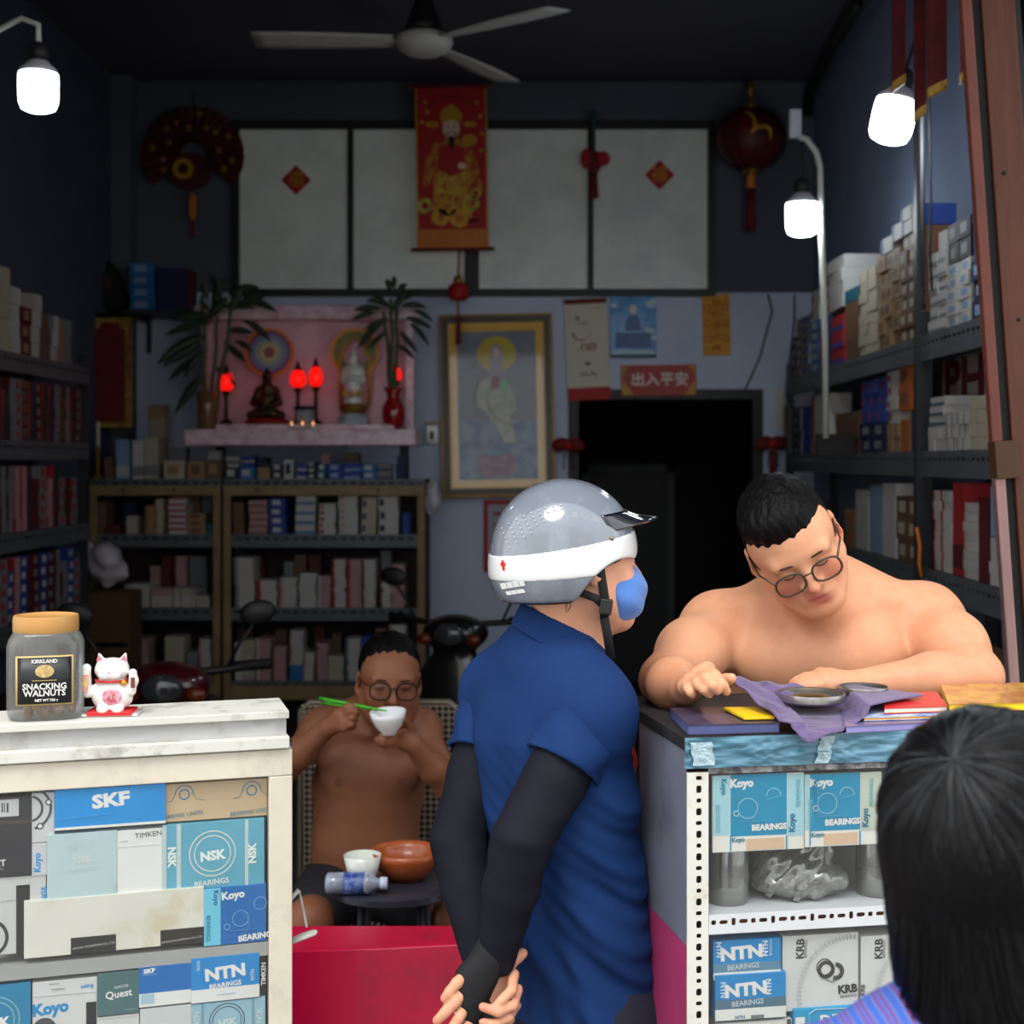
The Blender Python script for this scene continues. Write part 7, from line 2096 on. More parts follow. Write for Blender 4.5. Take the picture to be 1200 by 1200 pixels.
for c_ in (shR, shL):
    sd.ell(c_, (0.058, 0.058, 0.062), None, 0.05)
    sd.cone(V(652, 760, yH), c_, 0.05, 0.05, 0.05)
sd.chain([shR, elR], [0.052, 0.040], 0.03)
sd.chain([elR, elR * 0.6 + wrR * 0.4, wrR], [0.040, 0.038, 0.025], 0.02)
sd.chain([shL, elL], [0.052, 0.040], 0.03)
sd.chain([elL, elL * 0.6 + wrL * 0.4, wrL], [0.040, 0.038, 0.025], 0.02)
sd.cone(V(650, 770, yH), hq(0, 0.03, -0.05), 0.062, 0.056, 0.03)
sd.cone(V(668, 770, yH - 0.01), hq(0, -0.02, -0.09), 0.050, 0.044, 0.03)
head(sd, HH, 1.0)
# right hand: hangs, fingers spread to the lower left; left hand closes round it from behind
knR = [V(547, 1142, 2.400), V(546, 1158, 2.395), V(548, 1174, 2.393), V(554, 1188, 2.395)]
fgR = [[V(535, 1152, 2.380), V(526, 1163, 2.375), V(521, 1170, 2.375)], [V(533, 1174, 2.375), V(521, 1187, 2.37), V(512, 1196, 2.37)], [V(538, 1192, 2.375), V(529, 1206, 2.37), V(521, 1216, 2.37)], [V(547, 1206, 2.38), V(541, 1217, 2.375), V(536, 1225, 2.375)]]
hand(sd, wrR, knR, fgR, [V(585, 1138, 2.43), V(598, 1128, 2.445), V(607, 1121, 2.45), V(613, 1117, 2.45)], 0.0135, 0.0092)
knL = [V(592, 1140, 2.462), V(596, 1156, 2.458), V(596, 1172, 2.455), V(590, 1188, 2.455)]
fgL = [[V(602, 1142, 2.425), V(600, 1160, 2.385), V(588, 1172, 2.368), V(579, 1182, 2.365)], [V(606, 1160, 2.42), V(601, 1178, 2.38), V(584, 1186, 2.362), V(566, 1180, 2.36)], [V(604, 1178, 2.42), V(596, 1192, 2.38), V(580, 1200, 2.365), V(566, 1198, 2.362)], [V(598, 1194, 2.42), V(588, 1208, 2.385), V(574, 1213, 2.37), V(566, 1212, 2.37)]]
hand(sd, wrL, knL, fgL, [V(566, 1150, 2.49), V(552, 1170, 2.47), V(548, 1186, 2.455)], 0.0125, 0.0088)
hipH = T_pts[0]
for q_ in (-1, 1):
    a0 = hipH + r_ * (q_ * 0.085) + Vector((0, 0, 0.02))
    a1 = Vector((hipH.x + r_.x * q_ * 0.095, hipH.y + r_.y * q_ * 0.095, 0.43)) + f_ * 0.02
    a2 = Vector((a1.x, a1.y, 0.09)) - f_ * 0.03
    sd.chain([a0, a1, a2], [0.085, 0.052, 0.038], 0.03)
    sd.chain([a2 + Vector((0, 0, -0.03)) - f_ * 0.02, a2 + Vector((0, 0, -0.055)) + f_ * 0.15], [0.036, 0.026], 0.02)
tips = [(f[-1], 0.010, (222, 130, 112), 0.6) for f in fgR + fgL]
sd.build('body', skin_m, hm, skin_color((224, 164, 132), [(hq(0.083, 0.012, -0.01), 0.035, (214, 130, 110), 0.6)] + tips), 2, org)
# polo shirt
navy = mat('blue_polo_cloth', (20, 50, 100), 0.8, var=0.14, vscale=50, bump=0.12, bscale=700, spec=0.2)
st_ = SDF((-0.24, 2.30, 0.66), (0.42, 2.96, 1.52), 0.0036)
st_.chain(T_pts, [q + 0.010 for q in T_rad], 0.05, flat=flatF)
st_.cone(T_pts[0], T_pts[0] + Vector((0.012, 0, -0.12)), T_rad[0] + 0.012, T_rad[0] + 0.016, 0.04, flat=flatF)
for c_, e_ in ((shR, elR), (shL, elL)):
    st_.ell(c_, (0.066, 0.066, 0.068), None, 0.06)
    st_.cone(V(648, 766, yH), c_, 0.060, 0.062, 0.06)
st_.cone(V(648, 775, yH), V(652, 752, yH), 0.085, 0.070, 0.03)
def folds(x, y, z):
    u = (x - hipH.x) * r_.x + (y - hipH.y) * r_.y          # across the back
    v = (x - hipH.x) * f_.x + (y - hipH.y) * f_.y
    low = np.clip((1.30 - z) / 0.45, 0, 1)
    a = u * 0.9 + v * 0.5
    d1 = 0.0110 * low * np.sin(34 * (a * 0.9 + z * 1.15) + 4.0 * np.sin(5 * z + 3 * a)) ** 3
    d2 = 0.0075 * low * np.sin(58 * (z * 0.75 + a * 1.1) + 2.2 * np.sin(9 * a))
    back = np.clip((-v) / 0.1, 0, 1) * np.clip((1.38 - z) / 0.15, 0, 1)
    d3 = 0.0085 * back * np.sin(46 * u + 2.0 * np.sin(6 * z))
    return d1 + d2 * 0.7 + d3 * 0.8
st_.warp(folds)
for c_, e_ in ((shR, elR), (shL, elL)):
    m_ = c_ * 0.56 + e_ * 0.44
    ax_ = (e_ - c_).normalized()
    g = SDF(Vector(map(min, c_, m_)) - Vector((0.10, 0.10, 0.10)), Vector(map(max, c_, m_)) + Vector((0.10, 0.10, 0.10)), 0.0034)
    g.ell(c_, (0.067, 0.067, 0.068), None, 0.03)
    g.cone(c_, m_ + ax_ * 0.03, 0.068, 0.070, 0.03)
    g.warp(lambda x, y, z: 0.0030 * np.sin(70 * z + 50 * x + 2 * np.sin(30 * y)) * np.clip((c_.z + 0.01 - z) / 0.06, 0, 1))
    g.cut(m_, ax_, 0.003)
    g.cone(m_ - ax_ * 0.012, m_ + ax_ * 0.05, 0.0605, 0.0625, 0.002, 'sub')
    g.build('sleeve', navy, hm, None, 1, org)
zh = V(690, 1184, yH).z
st_.cut((hipH.x, hipH.y, zh), (0.10, 0.0, -1.0), 0.003)
nk = V(655, 745, yH)
st_.cone(V(655, 745, yH), V(660, 700, yH - 0.005), 0.064, 0.064, 0.004, 'sub')
st_.build('polo_shirt', navy, hm, None, 1, org)
# collar
cA, cB = V(648, 772, yH), V(662, 712, yH - 0.005)
cl_ = SDF(cA - Vector((0.13, 0.13, 0.05)), cB + Vector((0.13, 0.13, 0.05)), 0.0028)
cl_.cone(cA, cB, 0.101, 0.0770, 0.004)
cl_.cone(cA - (cB - cA) * 0.6, cB + (cB - cA) * 0.8, 0.109, 0.0530, 0.003, 'sub')
cl_.cut(V(645, 722, yH), (0.48, 0.1, 1.0), 0.004).cut(V(645, 753, yH), (-0.48, 0, -1.0), 0.004)
cl_.build('collar', navy, hm, None, 1, org)
# arm sleeves
slv = mat('dark_arm_sleeve', (21, 22, 33), 0.75, var=0.15, vscale=60, bump=0.08, bscale=500, spec=0.2)
slv_b = mat('black_glove_cuff', (18, 18, 22), 0.8, var=0.15, vscale=40)
for nm, c_, e_, w_, kk, wr0 in (('arm_sleeve', shR, elR, wrR, knR, 0.0185), ('arm_sleeve', shL, elL, wrL, knL, 0.016)):
    a0 = c_ * 0.86 + e_ * 0.14
    lo = Vector((min(a0.x, e_.x, w_.x), min(a0.y, e_.y, w_.y), w_.z)) - Vector((0.09, 0.09, 0.03))
    hi = Vector((max(a0.x, e_.x, w_.x), max(a0.y, e_.y, w_.y), a0.z)) + Vector((0.09, 0.09, 0.07))
    g = SDF(lo, hi, 0.0036)
    g.chain([a0, a0 * 0.5 + e_ * 0.5, e_, e_ * 0.6 + w_ * 0.4, w_ + (w_ - e_) * 0.02], [0.0575, 0.056, 0.0515, 0.048, 0.032], 0.006)
    g.warp(lambda x, y, z: 0.0007 * np.sin(150 * z + 30 * x) * np.exp(-((z - e_.z) / 0.06) ** 2) + 0.0008 * np.sin(90 * z - 60 * y))
    g.build(nm, slv, hm, None, 1, org)
gl = SDF(V(540, 1205, 2.36) - Vector((0.06, 0.06, 0.03)), V(600, 1110, 2.46) + Vector((0.05, 0.08, 0.04)), 0.0028)
for kx in knR:
    gl.cone(wrR + Vector((0, 0, 0.02)), kx, 0.0255, 0.0165, 0.014)
for i in range(3):
    gl.cone(knR[i], knR[i + 1], 0.0162, 0.0160, 0.008)
gl.build('glove_cuff', slv_b, hm, None, 1, org)
gp_ = V(586, 1148, 2.398) - org
squiggle(hm, gp_.x, gp_.z, 0.007, 0.010, mat('glove_print', (150, 150, 156), 0.6), 3, gp_.y, 0.0008, 2, 'cuff_mark')
# trousers and shoes
tr_ = SDF((-0.14, 2.3, 0.03), (0.34, 2.96, 0.96), 0.007)
tr_.cone(hipH, hipH + Vector((0, 0, 0.10)), 0.162, 0.155, 0.04, flat=flatF)
for q_ in (-1, 1):
    a0 = hipH + r_ * (q_ * 0.085) + Vector((0, 0, 0.0))
    a1 = Vector((hipH.x + r_.x * q_ * 0.095, hipH.y + r_.y * q_ * 0.095, 0.43)) + f_ * 0.02
    a2 = Vector((a1.x, a1.y, 0.07)) - f_ * 0.03
    tr_.chain([a0, a1, a2], [0.105, 0.075, 0.065], 0.03)
    so = SDF(a2 + f_ * 0.05 - Vector((0.22, 0.22, 0.08)), a2 + f_ * 0.05 + Vector((0.22, 0.22, 0.08)), 0.006)
    so.chain([Vector((a2.x, a2.y, 0.038)) - f_ * 0.03, Vector((a2.x, a2.y, 0.034)) + f_ * 0.17], [0.046, 0.038], 0.02)
    so.cut((0, 0, 0.002), (0, 0, -1))
    so.build('shoe', rubber, hm, None, 2, org)
tr_.cut((0, 0, 0.06), (0, 0, -1))
tr_.build('trousers', mat('navy_trousers', (22, 26, 44), 0.85, var=0.2, vscale=30), hm, None, 2, org)

# helmet
hel_g = mat('helmet_grey_gloss', (122, 130, 142), 0.18, coat=1.0, var=0.06, vscale=30, stain=(132, 140, 150), sscale=40)
hel_w = mat('helmet_white_band', (222, 224, 224), 0.2, coat=0.9, stain=(222, 224, 224), sscale=22)
hb = bpy.data.objects.new('helmet', None)
col.objects.link(hb)
tag(hb, 'glossy grey open-face helmet with white band worn by the man', 'helmet')
hb.location = HH.translation
ho = hb.location.copy()
HX = HH.copy()
HX.translation = V(661, 648, 2.575)
hx = lambda fw, sd_, up: HX @ Vector((sd_, -fw, up))     # forward, sideways, up
u_ = 1.542e-3                                              # one photo pixel at this distance
def P2(px, py, side=0.0):
    """profile point of the helmet: photo pixel -> forward/up in the helmet frame"""
    return hx((px - 661) * u_ / math.cos(HA), side, (648 - py) * u_)
AH = axes(HX)
def shellsdf(grow, thick):
    g = SDF(ho - Vector((0.22, 0.20, 0.14)), ho + Vector((0.20, 0.20, 0.20)), 0.0026)
    g.ell(P2(661, 646), [0.118 + grow, 0.1345 + grow, 0.131 + grow], AH, 0.01)
    g.ell(P2(650, 672), [0.112 + grow, 0.113 + grow, 0.085 + grow], AH, 0.03)
    if thick:
        g.ell(P2(661, 648), [0.118 + grow - thick, 0.1345 + grow - thick, 0.131 + grow - thick], AH, 0.004, 'sub')
        g.ell(P2(650, 676), [0.112 + grow - thick, 0.113 + grow - thick, 0.10 + grow - thick], AH, 0.004, 'sub')
    # opening for face and ears
    g.cone(P2(703, 724, -0.2), P2(703, 724, 0.2), 0.108, 0.108, 0.006, 'sub')
    g.cone(P2(760, 702, -0.2), P2(760, 702, 0.2), 0.092, 0.092, 0.006, 'sub')
    n_ = HX.to_3x3() @ Vector((0, -0.04, -1))
    g.cut(P2(640, 698), n_, 0.008)
    return g
shellsdf(0.0, 0.012).build('shell', hel_g, hb, None, 2, ho)
bd = shellsdf(0.0014, 0.006)
nb = HX.to_3x3() @ Vector((0, 0.135, 1.0))
pt, pb_ = P2(655, 634), P2(655, 670)
bd.cut(pt, nb, 0.002).cut(pb_, HX.to_3x3() @ Vector((0, -0.05, -1.0)), 0.002)
bd.build('band', hel_w, hb, None, 1, ho)
ln = SDF(ho - Vector((0.20, 0.18, 0.14)), ho + Vector((0.18, 0.18, 0.18)), 0.004)
ln.ell(P2(661, 650), [0.104, 0.121, 0.115], AH, 0.01).ell(P2(650, 674), [0.100, 0.101, 0.08], AH, 0.02)
ln.ell(P2(663, 664), [0.084, 0.110, 0.118], AH, 0.01, 'sub')
ln.cone(P2(703, 726, -0.2), P2(703, 726, 0.2), 0.104, 0.104, 0.006, 'sub').cone(P2(775, 700, -0.2), P2(775, 700, 0.2), 0.086, 0.086, 0.006, 'sub')
ln.cut(P2(640, 701), HX.to_3x3() @ Vector((0, -0.04, -1)), 0.006)
ln.build('lining', mat('helmet_lining', (22, 22, 24), 0.9), hb, None, 1, ho)
# peak
pk = MB()
def peak(u, v):
    a = R(-78 + 156 * u)
    ca_, sa_ = math.cos(a), math.sin(a)
    base = hx(0.114 * ca_, 0.101 * sa_, 0.068 + 0.006 * ca_)
    tip = hx((0.116 + 0.058 * ca_) * ca_ + 0.012, 0.106 * sa_, 0.034 + 0.023 * ca_)
    mid = hx((0.122 + 0.030 * ca_) * ca_ + 0.006, 0.108 * sa_, 0.050 + 0.006 * ca_)
    p = base * (1 - v) ** 2 + mid * 2 * v * (1 - v) + tip * v * v
    return p - ho
pk.sheet(peak, 28, 8)
pk.build('peak', mat('black_gloss_peak', (20, 24, 34), 0.12, coat=1.0), hb, smooth=True, solid=0.004)
side_ = lambda px, py, dd: V(px, py, dd) - ho
def surf_y(px, py):
    """true distance at which the sight line meets the helmet's outer face"""
    for i in range(900):
        y = 2.42 + 0.0002 * i
        p = HX.inverted() @ V(px, py, y)
        q1 = (p.x / 0.1195) ** 2 + (p.y / 0.136) ** 2 + ((p.z - 0.003) / 0.1325) ** 2
        c2 = HX.inverted() @ P2(650, 672)
        q2 = ((p.x - c2.x) / 0.1135) ** 2 + ((p.y - c2.y) / 0.1145) ** 2 + ((p.z - c2.z) / 0.0865) ** 2
        if q1 < 1 or q2 < 1:
            return y
    return 2.56
for px, py in ((717, 631), (651, 688)):
    MB().ell(side_(px, py, surf_y(px, py)), (0.0042, 0.003, 0.0042), nu=10, nv=6).build('rivet', mat('rivet_brass', (150, 130, 110), 0.35, 0.8), hb, smooth=True)
redpr = mat('helmet_red_print', (224, 24, 28), 0.4)
ya = surf_y(585, 664)
def facing(px, py):
    """rotation that lays flat print on the helmet at this photo point"""
    e = 6
    a, b, c = V(px - e, py, surf_y(px - e, py)), V(px + e, py, surf_y(px + e, py)), None
    t1 = (b - a).normalized()
    a2, b2 = V(px, py + e, surf_y(px, py + e)), V(px, py - e, surf_y(px, py - e))
    t2 = (b2 - a2).normalized()
    nrm = t1.cross(t2).normalized()
    t2 = nrm.cross(t1)
    return Matrix((t1, t2, nrm)).transposed().to_euler(), nrm
e_, n_ = facing(593, 664)
ar = MB()
k_ = u_
ar.add([(x * k_, y * k_, 0.0) for x, y in [(-5, 3), (0, 10), (5, 3), (2, 3), (2, -8), (5, -8), (5, -11), (-4, -11), (-5, -6), (-3, -6), (-2, -8), (-2, 3)]], [tuple(range(12))])
ar.build('arrow_mark', redpr, hb, solid=0.0006, loc=side_(593, 665, surf_y(593, 665)) + n_ * 0.0060, rot=e_)
e_, n_ = facing(606, 688)
Mt = Matrix.Translation(side_(604, 686, surf_y(604, 686)) + n_ * 0.0042) @ e_.to_matrix().to_4x4()
for row, (zr, hr, blocks) in enumerate(((2, 7, ((-19, -11), (-10, -2), (-1, 7), (8, 15))), (-7, 4.5, ((-13, -6), (-5, 2), (3, 13))))):
    for bx0_, bx1_ in blocks:                       # two rows of worn, unreadable white lettering
        q_ = MB()
        q_.add([Mt @ Vector((x * u_, (zr + z + 0.12 * x) * u_, 0)) for x, z in ((bx0_ + 1.2, -hr / 2), (bx1_ + 1.2, -hr / 2), (bx1_ - 0.6, hr / 2), (bx0_ - 0.6, hr / 2))], [(0, 1, 2, 3)])
        q_.build('worn_lettering', hel_w, hb, solid=0.0008)
dots = MB()
for i in range(9):
    for j in range(5):
        px, py = 588 + 8.6 * i + 2.2 * j, 619 - 5.6 * i + 0.28 * i * i + 5.6 * j - 0.25 * i * j
        if j > 3 and i > 3 or i > 5 and j > 1:
            continue
        dots.ell(side_(px, py, surf_y(px, py) - 0.0004), (0.0016, 0.0012, 0.0013), nu=6, nv=4)
o = dots.build('vent_dots', mat('vent_dots', (206, 212, 216), 0.3), hb, smooth=True)
o['kind'] = 'stuff'
# straps with buckle
def ribbon(pts, w, name, m_):
    mb = MB()
    n = len(pts) - 1
    vs = []
    for i, p in enumerate(pts):
        t = (pts[min(n, i + 1)] - pts[max(0, i - 1)]).normalized()
        sdv = t.cross(Vector((0.15, -1, 0))).normalized() * (w / 2)
        vs += [p - sdv, p + sdv]
    mb.add(vs, [(2 * i, 2 * i + 1, 2 * i + 3, 2 * i + 2) for i in range(n)])
    return mb.build(name, m_, hb, smooth=True, solid=0.0022)
stm = mat('black_webbing', (18, 18, 20), 0.7)
yw = 2.486
ribbon([side_(702, 652, yw + 0.012), side_(704, 672, yw + 0.006), side_(707, 690, yw + 0.006), side_(709, 704, yw + 0.010), side_(708, 724, yw + 0.026)], 0.016, 'chin_strap', stm)
ribbon([side_(664, 694, yw + 0.016), side_(682, 695, yw + 0.004), side_(698, 701, yw + 0.004), side_(709, 711, yw + 0.010)], 0.014, 'neck_strap', stm)
MB().box(side_(710, 711, yw + 0.004), (0.022, 0.010, 0.028), Matrix.Rotation(R(8), 3, 'Y')).build('buckle', mat('black_plastic', (26, 26, 28), 0.35), hb, bevel=0.003)
ribbon([side_(708, 724, yw + 0.02), side_(712, 745, yw + 0.03), side_(716, 772, yw + 0.04)], 0.016, 'strap_end', stm)
MB().tube([side_(666, 701, yw + 0.015), side_(663, 712, yw + 0.01), side_(664, 718, yw + 0.012), side_(668, 712, yw + 0.01), side_(668, 702, yw + 0.015)], 0.0009, 5).build('loose_cord', stm, hb)
# face mask
mk = SDF(HH.translation - Vector((0.16, 0.16, 0.16)), HH.translation + Vector((0.18, 0.16, 0.12)), 0.0026)
AHH = axes(HH)
mk.ell(hq(0, -0.050, -0.058), [0.077, 0.068, 0.064], AHH, 0.02).ell(hq(0, -0.086, -0.052), [0.028, 0.034, 0.042], AHH, 0.03)
n_b = HH.to_3x3() @ Vector((0, 1, -0.10))
mk.cut(hq(0, -0.030, -0.05), n_b, 0.004)
mk.warp(lambda x, y, z: 0.0016 * np.sin(120 * z + 40 * x + 30 * y))
mk.build('face_mask', mat('blue_mask_cloth', (84, 130, 206), 0.85, var=0.1, vscale=40, sheen=0.2, bump=0.1, bscale=400), hm, None, 1, org)
MB().tube([hq(0.066, -0.045, -0.012) - org, hq(0.079, -0.01, 0.008) - org, hq(0.084, 0.01, 0.022) - org], 0.0016, 5).build('ear_loop', mat('mask_loop', (36, 60, 110), 0.8), hm)
MB().tube([hq(0.064, -0.045, -0.085) - org, hq(0.079, 0.0, -0.050) - org, hq(0.083, 0.018, -0.03) - org], 0.0016, 5).build('ear_loop', mat('mask_loop', ()), hm)
MB().tube([hq(0.052, -0.090, 0.004) - org, hq(0.076, -0.055, 0.006) - org, hq(0.084, -0.02, 0.008) - org], 0.0028, 6).build('glasses_temple', rubber, hm)
# short hair at the nape
nh = SDF(HH.translation - Vector((0.14, 0.14, 0.12)), HH.translation + Vector((0.14, 0.14, 0.10)), 0.003)
nh.ell(hq(0, 0.036, 0.004), [0.079, 0.080, 0.085], AHH, 0.01)
nh.cut(hq(0, 0, -0.062), HH.to_3x3() @ Vector((0, 0.1, -1)), 0.006).cut(hq(0, 0.016, 0), HH.to_3x3() @ Vector((0, -1, 0.0)), 0.006)
nh.build('hair', hair_m, hm, None, 1, org)

# ================================================= man eating at the back
yE = 4.06
em = thing('person', 'bare-chested man in glasses eating from a white bowl', 'person', (W2(435, 0, 4.1).x, 4.1, 0))
org = em.location.copy()
HE = headframe(V(456, 799, 3.99), R(12), R(2), R(3), 1.04)
he = lambda x, y, z: HE @ Vector((x, y, z))
sd = SDF((-0.98, 3.36, 0.0), (-0.08, 4.34, 1.28), 0.0042)
fl_ = ((0, 1, 0), 0.70)
sd.chain([V(434, 865, yE), V(432, 920, yE), V(428, 985, yE + 0.01), V(426, 1030, yE + 0.03)], [0.120, 0.148, 0.140, 0.145], 0.05, flat=fl_)
sl_, sr_ = V(378, 856, yE - 0.02), V(492, 856, yE - 0.02)
for c_ in (sl_, sr_):
    sd.cone(V(440, 838, yE), c_, 0.05, 0.05, 0.05)
    sd.ell(c_, (0.056, 0.054, 0.060), None, 0.04)
for px in (402, 466):
    sd.ell(V(px, 905, yE - 0.075), (0.065, 0.030, 0.045), None, 0.05)
for q_ in (-1, 1):
    sd.cone(V(440 + q_ * 8, 862, yE - 0.085), V(440 + q_ * 45, 852, yE - 0.05), 0.008, 0.007, 0.02)
sd.cone(V(442, 850, yE - 0.01), he(0, 0.03, -0.05), 0.058, 0.055, 0.03)
head(sd, HE, 1.04)
elb_l, wri_l = V(330, 902, 3.92), V(384, 852, 3.82)
elb_r, wri_r = V(524, 918, 3.90), V(484, 872, 3.80)
for a, b, c in ((sl_, elb_l, wri_l), (sr_, elb_r, wri_r)):
    sd.chain([a, b], [0.050, 0.040], 0.03)
    sd.chain([b, b * 0.6 + c * 0.4, c], [0.041, 0.039, 0.026], 0.02)
kn = [V(396, 836, 3.785), V(401, 840, 3.775), V(404, 846, 3.770), V(404, 852, 3.768)]
fg = [[V(406, 828, 3.765), V(413, 827, 3.765), V(418, 829, 3.77)], [V(411, 833, 3.755), V(417, 834, 3.76), V(419, 837, 3.77)], [V(413, 841, 3.755), V(417, 844, 3.765), V(414, 847, 3.78)], [V(412, 849, 3.755), V(415, 852, 3.767), V(411, 854, 3.78)]]
hand(sd, wri_l, kn, fg, [V(390, 840, 3.81), V(402, 832, 3.80), V(412, 829, 3.795)], 0.0130, 0.0086)
kn = [V(476, 856, 3.785), V(474, 862, 3.780), V(472, 868, 3.778), V(472, 873, 3.780)]
fg = [[V(466, 858, 3.745), V(455, 861, 3.735), V(447, 861, 3.74)], [V(462, 864, 3.742), V(450, 867, 3.735), V(442, 866, 3.745)], [V(460, 869, 3.742), V(449, 871, 3.738), V(442, 869, 3.75)], [V(461, 873, 3.748), V(452, 875, 3.745), V(446, 873, 3.755)]]
hand(sd, wri_r, kn, fg, [V(482, 862, 3.80), V(479, 851, 3.775), V(474, 845, 3.755)], 0.0130, 0.0086)
hc = V(426, 1035, yE + 0.03)
for q_, kx, ky in ((-1, 362, 3.70), (1, 528, 3.74)):
    k0 = hc + Vector((q_ * 0.09, -0.02, -0.02))
    k1 = W2(kx, 0, ky)
    k1 = Vector((k1.x, ky, 0.56))
    k2 = Vector((k1.x + q_ * 0.02, ky + 0.10, 0.07))
    sd.chain([k0, k1, k2], [0.080, 0.056, 0.038], 0.03)
    sd.cone(k1 + Vector((0, 0.05, -0.1)), k1 + Vector((0, 0.08, -0.22)), 0.050, 0.04, 0.03)
    sd.chain([k2 + Vector((0, 0.02, -0.035)), k2 + Vector((q_ * 0.02, -0.15, -0.048))], [0.034, 0.021], 0.02)
nip = (112, 70, 54)
spots = [(V(397, 917, yE - 0.11), 0.013, nip, 0.85), (V(470, 917, yE - 0.11), 0.013, nip, 0.85), (he(0, -0.098, -0.066), (0.026, 0.026, 0.010), (150, 84, 74), 0.7), (he(0.033, -0.090, 0.0), (0.013, 0.020, 0.006), (24, 16, 14), 1.0), (he(-0.033, -0.090, 0.0), (0.013, 0.014, 0.006), (30, 20, 18), 0.9), (he(0, -0.03, -0.02), 0.09, (152, 90, 68), 0.45)]
sd.build('body', skin_m, em, skin_color((140, 90, 65), spots), 2, org)  # base darkened to put the dim corner's shade into his skin
hs = SDF(HE.translation - Vector((0.16, 0.16, 0.13)), HE.translation + Vector((0.16, 0.16, 0.18)), 0.0036)
A = axes(HE)
hs.ell(he(0, 0.022, 0.040), [0.087, 0.104, 0.098], A, 0.01)
hs.ell(he(0, -0.112, -0.004), [0.0660, 0.066, 0.070], A, 0.006, 'sub')
hs.ell(he(0, -0.055, -0.07), [0.12, 0.080, 0.080], A, 0.006, 'sub')
hs.ell(he(0, 0.10, -0.11), [0.12, 0.09, 0.07], A, 0.01, 'sub')
hs.warp(hair_warp(HE, 0.0010))
hs.build('hair', hair_m, em, None, 1, org)
Me = Matrix.Translation(-org) @ HE
brow(em, Me, 1.04, mat('brow_black', (26, 20, 18), 0.7), 0.0034)
spectacles(em, Me, 1.04, mat('thin_dark_rim', (40, 36, 34), 0.3, 0.6), lens_m, 0.004, 0.003)
sh = SDF((-0.90, 3.55, 0.36), (-0.10, 4.34, 0.80), 0.008)
sh.ell(hc + Vector((0, 0, -0.02)), (0.165, 0.14, 0.11), None, 0.05)
for q_, kx, ky in ((-1, 362, 3.70), (1, 528, 3.74)):
    k0 = hc + Vector((q_ * 0.09, -0.02, -0.02))
    k1 = Vector((W2(kx, 0, ky).x, ky, 0.56))
    sh.chain([k0, k0 * 0.3 + k1 * 0.7], [0.100, 0.085], 0.03)
    ax_ = (k1 - k0).normalized()
sh.cut(V(426, 1003, yE), (0, 0, 1), 0.006)
sh.build('shorts', mat('black_shorts', (26, 27, 34), 0.85), em, None, 2, org)
# bowl and chopsticks
bw = thing('rice_bowl', 'white rice bowl held in front of the man\'s mouth', 'bowl', V(456, 860, 3.735))
kb2 = 3.735 / K / F
MB().lathe([(9 * kb2, 0), (9.5 * kb2, 3 * kb2), (15 * kb2, 9 * kb2), (20 * kb2, 20 * kb2), (21.5 * kb2, 27 * kb2), (20.8 * kb2, 27 * kb2), (18 * kb2, 18 * kb2), (0.001, 8 * kb2)], 32).build('body', mat('bowl_white', (238, 238, 240), 0.25, coat=0.5), bw, smooth=True)
bw.rotation_euler = (R(6), R(-3), 0)
grn = mat('green_plastic_chopstick', (70, 190, 40), 0.4)
for i, (dy, dz, lab) in enumerate(((0, 0, 'upper bright green chopstick in the eating man\'s hand'), (0.006, -4, 'lower bright green chopstick in the eating man\'s hand'))):
    a, b = V(374 + 3 * i, 818 - 1.4 * dz, 3.80 + dy), V(453, 833, 3.735 + dy)
    ch = thing('chopstick', lab, 'chopstick', a)
    MB().tube([(0, 0, 0), (b - a) * 0.45, b - a], [0.0042, 0.0036, 0.0018], 8).build('stick', grn, ch, smooth=True)
    MB().tube([(0, 0, 0), (b - a) * 0.06], [0.0046, 0.0046], 8).build('end_cap', mat('green_dark', (40, 130, 30), 0.4), ch, smooth=True)
# chair with chequered woven back
wv = bpy.data.materials.new('chequered_weave')
wv.use_nodes = True
nt = wv.node_tree
ckn = nt.nodes.new('ShaderNodeTexChecker')
ckn.inputs['Scale'].default_value = 78
ckn.inputs['Color1'].default_value = lin((140, 126, 110))
ckn.inputs['Color2'].default_value = lin((20, 18, 18))
tcn = nt.nodes.new('ShaderNodeTexCoord')
mpn = nt.nodes.new('ShaderNodeMapping')
mpn.inputs['Rotation'].default_value = (0, R(45), 0)
mpn.inputs['Scale'].default_value = (1, 0.001, 1)
nt.links.new(tcn.outputs['Object'], mpn.inputs['Vector'])
nt.links.new(mpn.outputs['Vector'], ckn.inputs['Vector'])
nt.links.new(ckn.outputs['Color'], nt.nodes['Principled BSDF'].inputs['Base Color'])
cx0, cx1 = W2(352, 0, 4.30).x, W2(537, 0, 4.30).x
cz1 = W2(0, 826, 4.30).z
chr_ = thing('woven_chair', 'armless chair with black and cream chequered woven back', 'chair', ((cx0 + cx1) / 2, 4.30, 0))
hw = (cx1 - cx0) / 2
MB().span((-hw, 0.0, 0.50), (hw, 0.014, cz1)).build('woven_back', wv, chr_, bevel=0.004)
MB().tube([(-hw, 0.02, 0.0), (-hw, 0.005, 0.5), (-hw, 0.01, cz1 - 0.02), (-hw + 0.03, 0.01, cz1 + 0.006), (hw - 0.03, 0.01, cz1 + 0.006), (hw, 0.01, cz1 - 0.02), (hw, 0.005, 0.5), (hw, 0.02, 0.0)], 0.012, 8).build('back_frame', mat('chair_steel', (120, 110, 96), 0.4, 0.6), chr_, smooth=True)
MB().span((-hw, -0.42, 0.455), (hw, -0.005, 0.475)).build('seat', wv, chr_, bevel=0.006)
for q_ in (-1, 1):
    MB().cyl((q_ * hw * 0.95, -0.40, 0.455), (q_ * hw * 0.98, -0.42, 0.0), 0.012, n=8).build('leg', mat('chair_steel', ()), chr_, smooth=True)

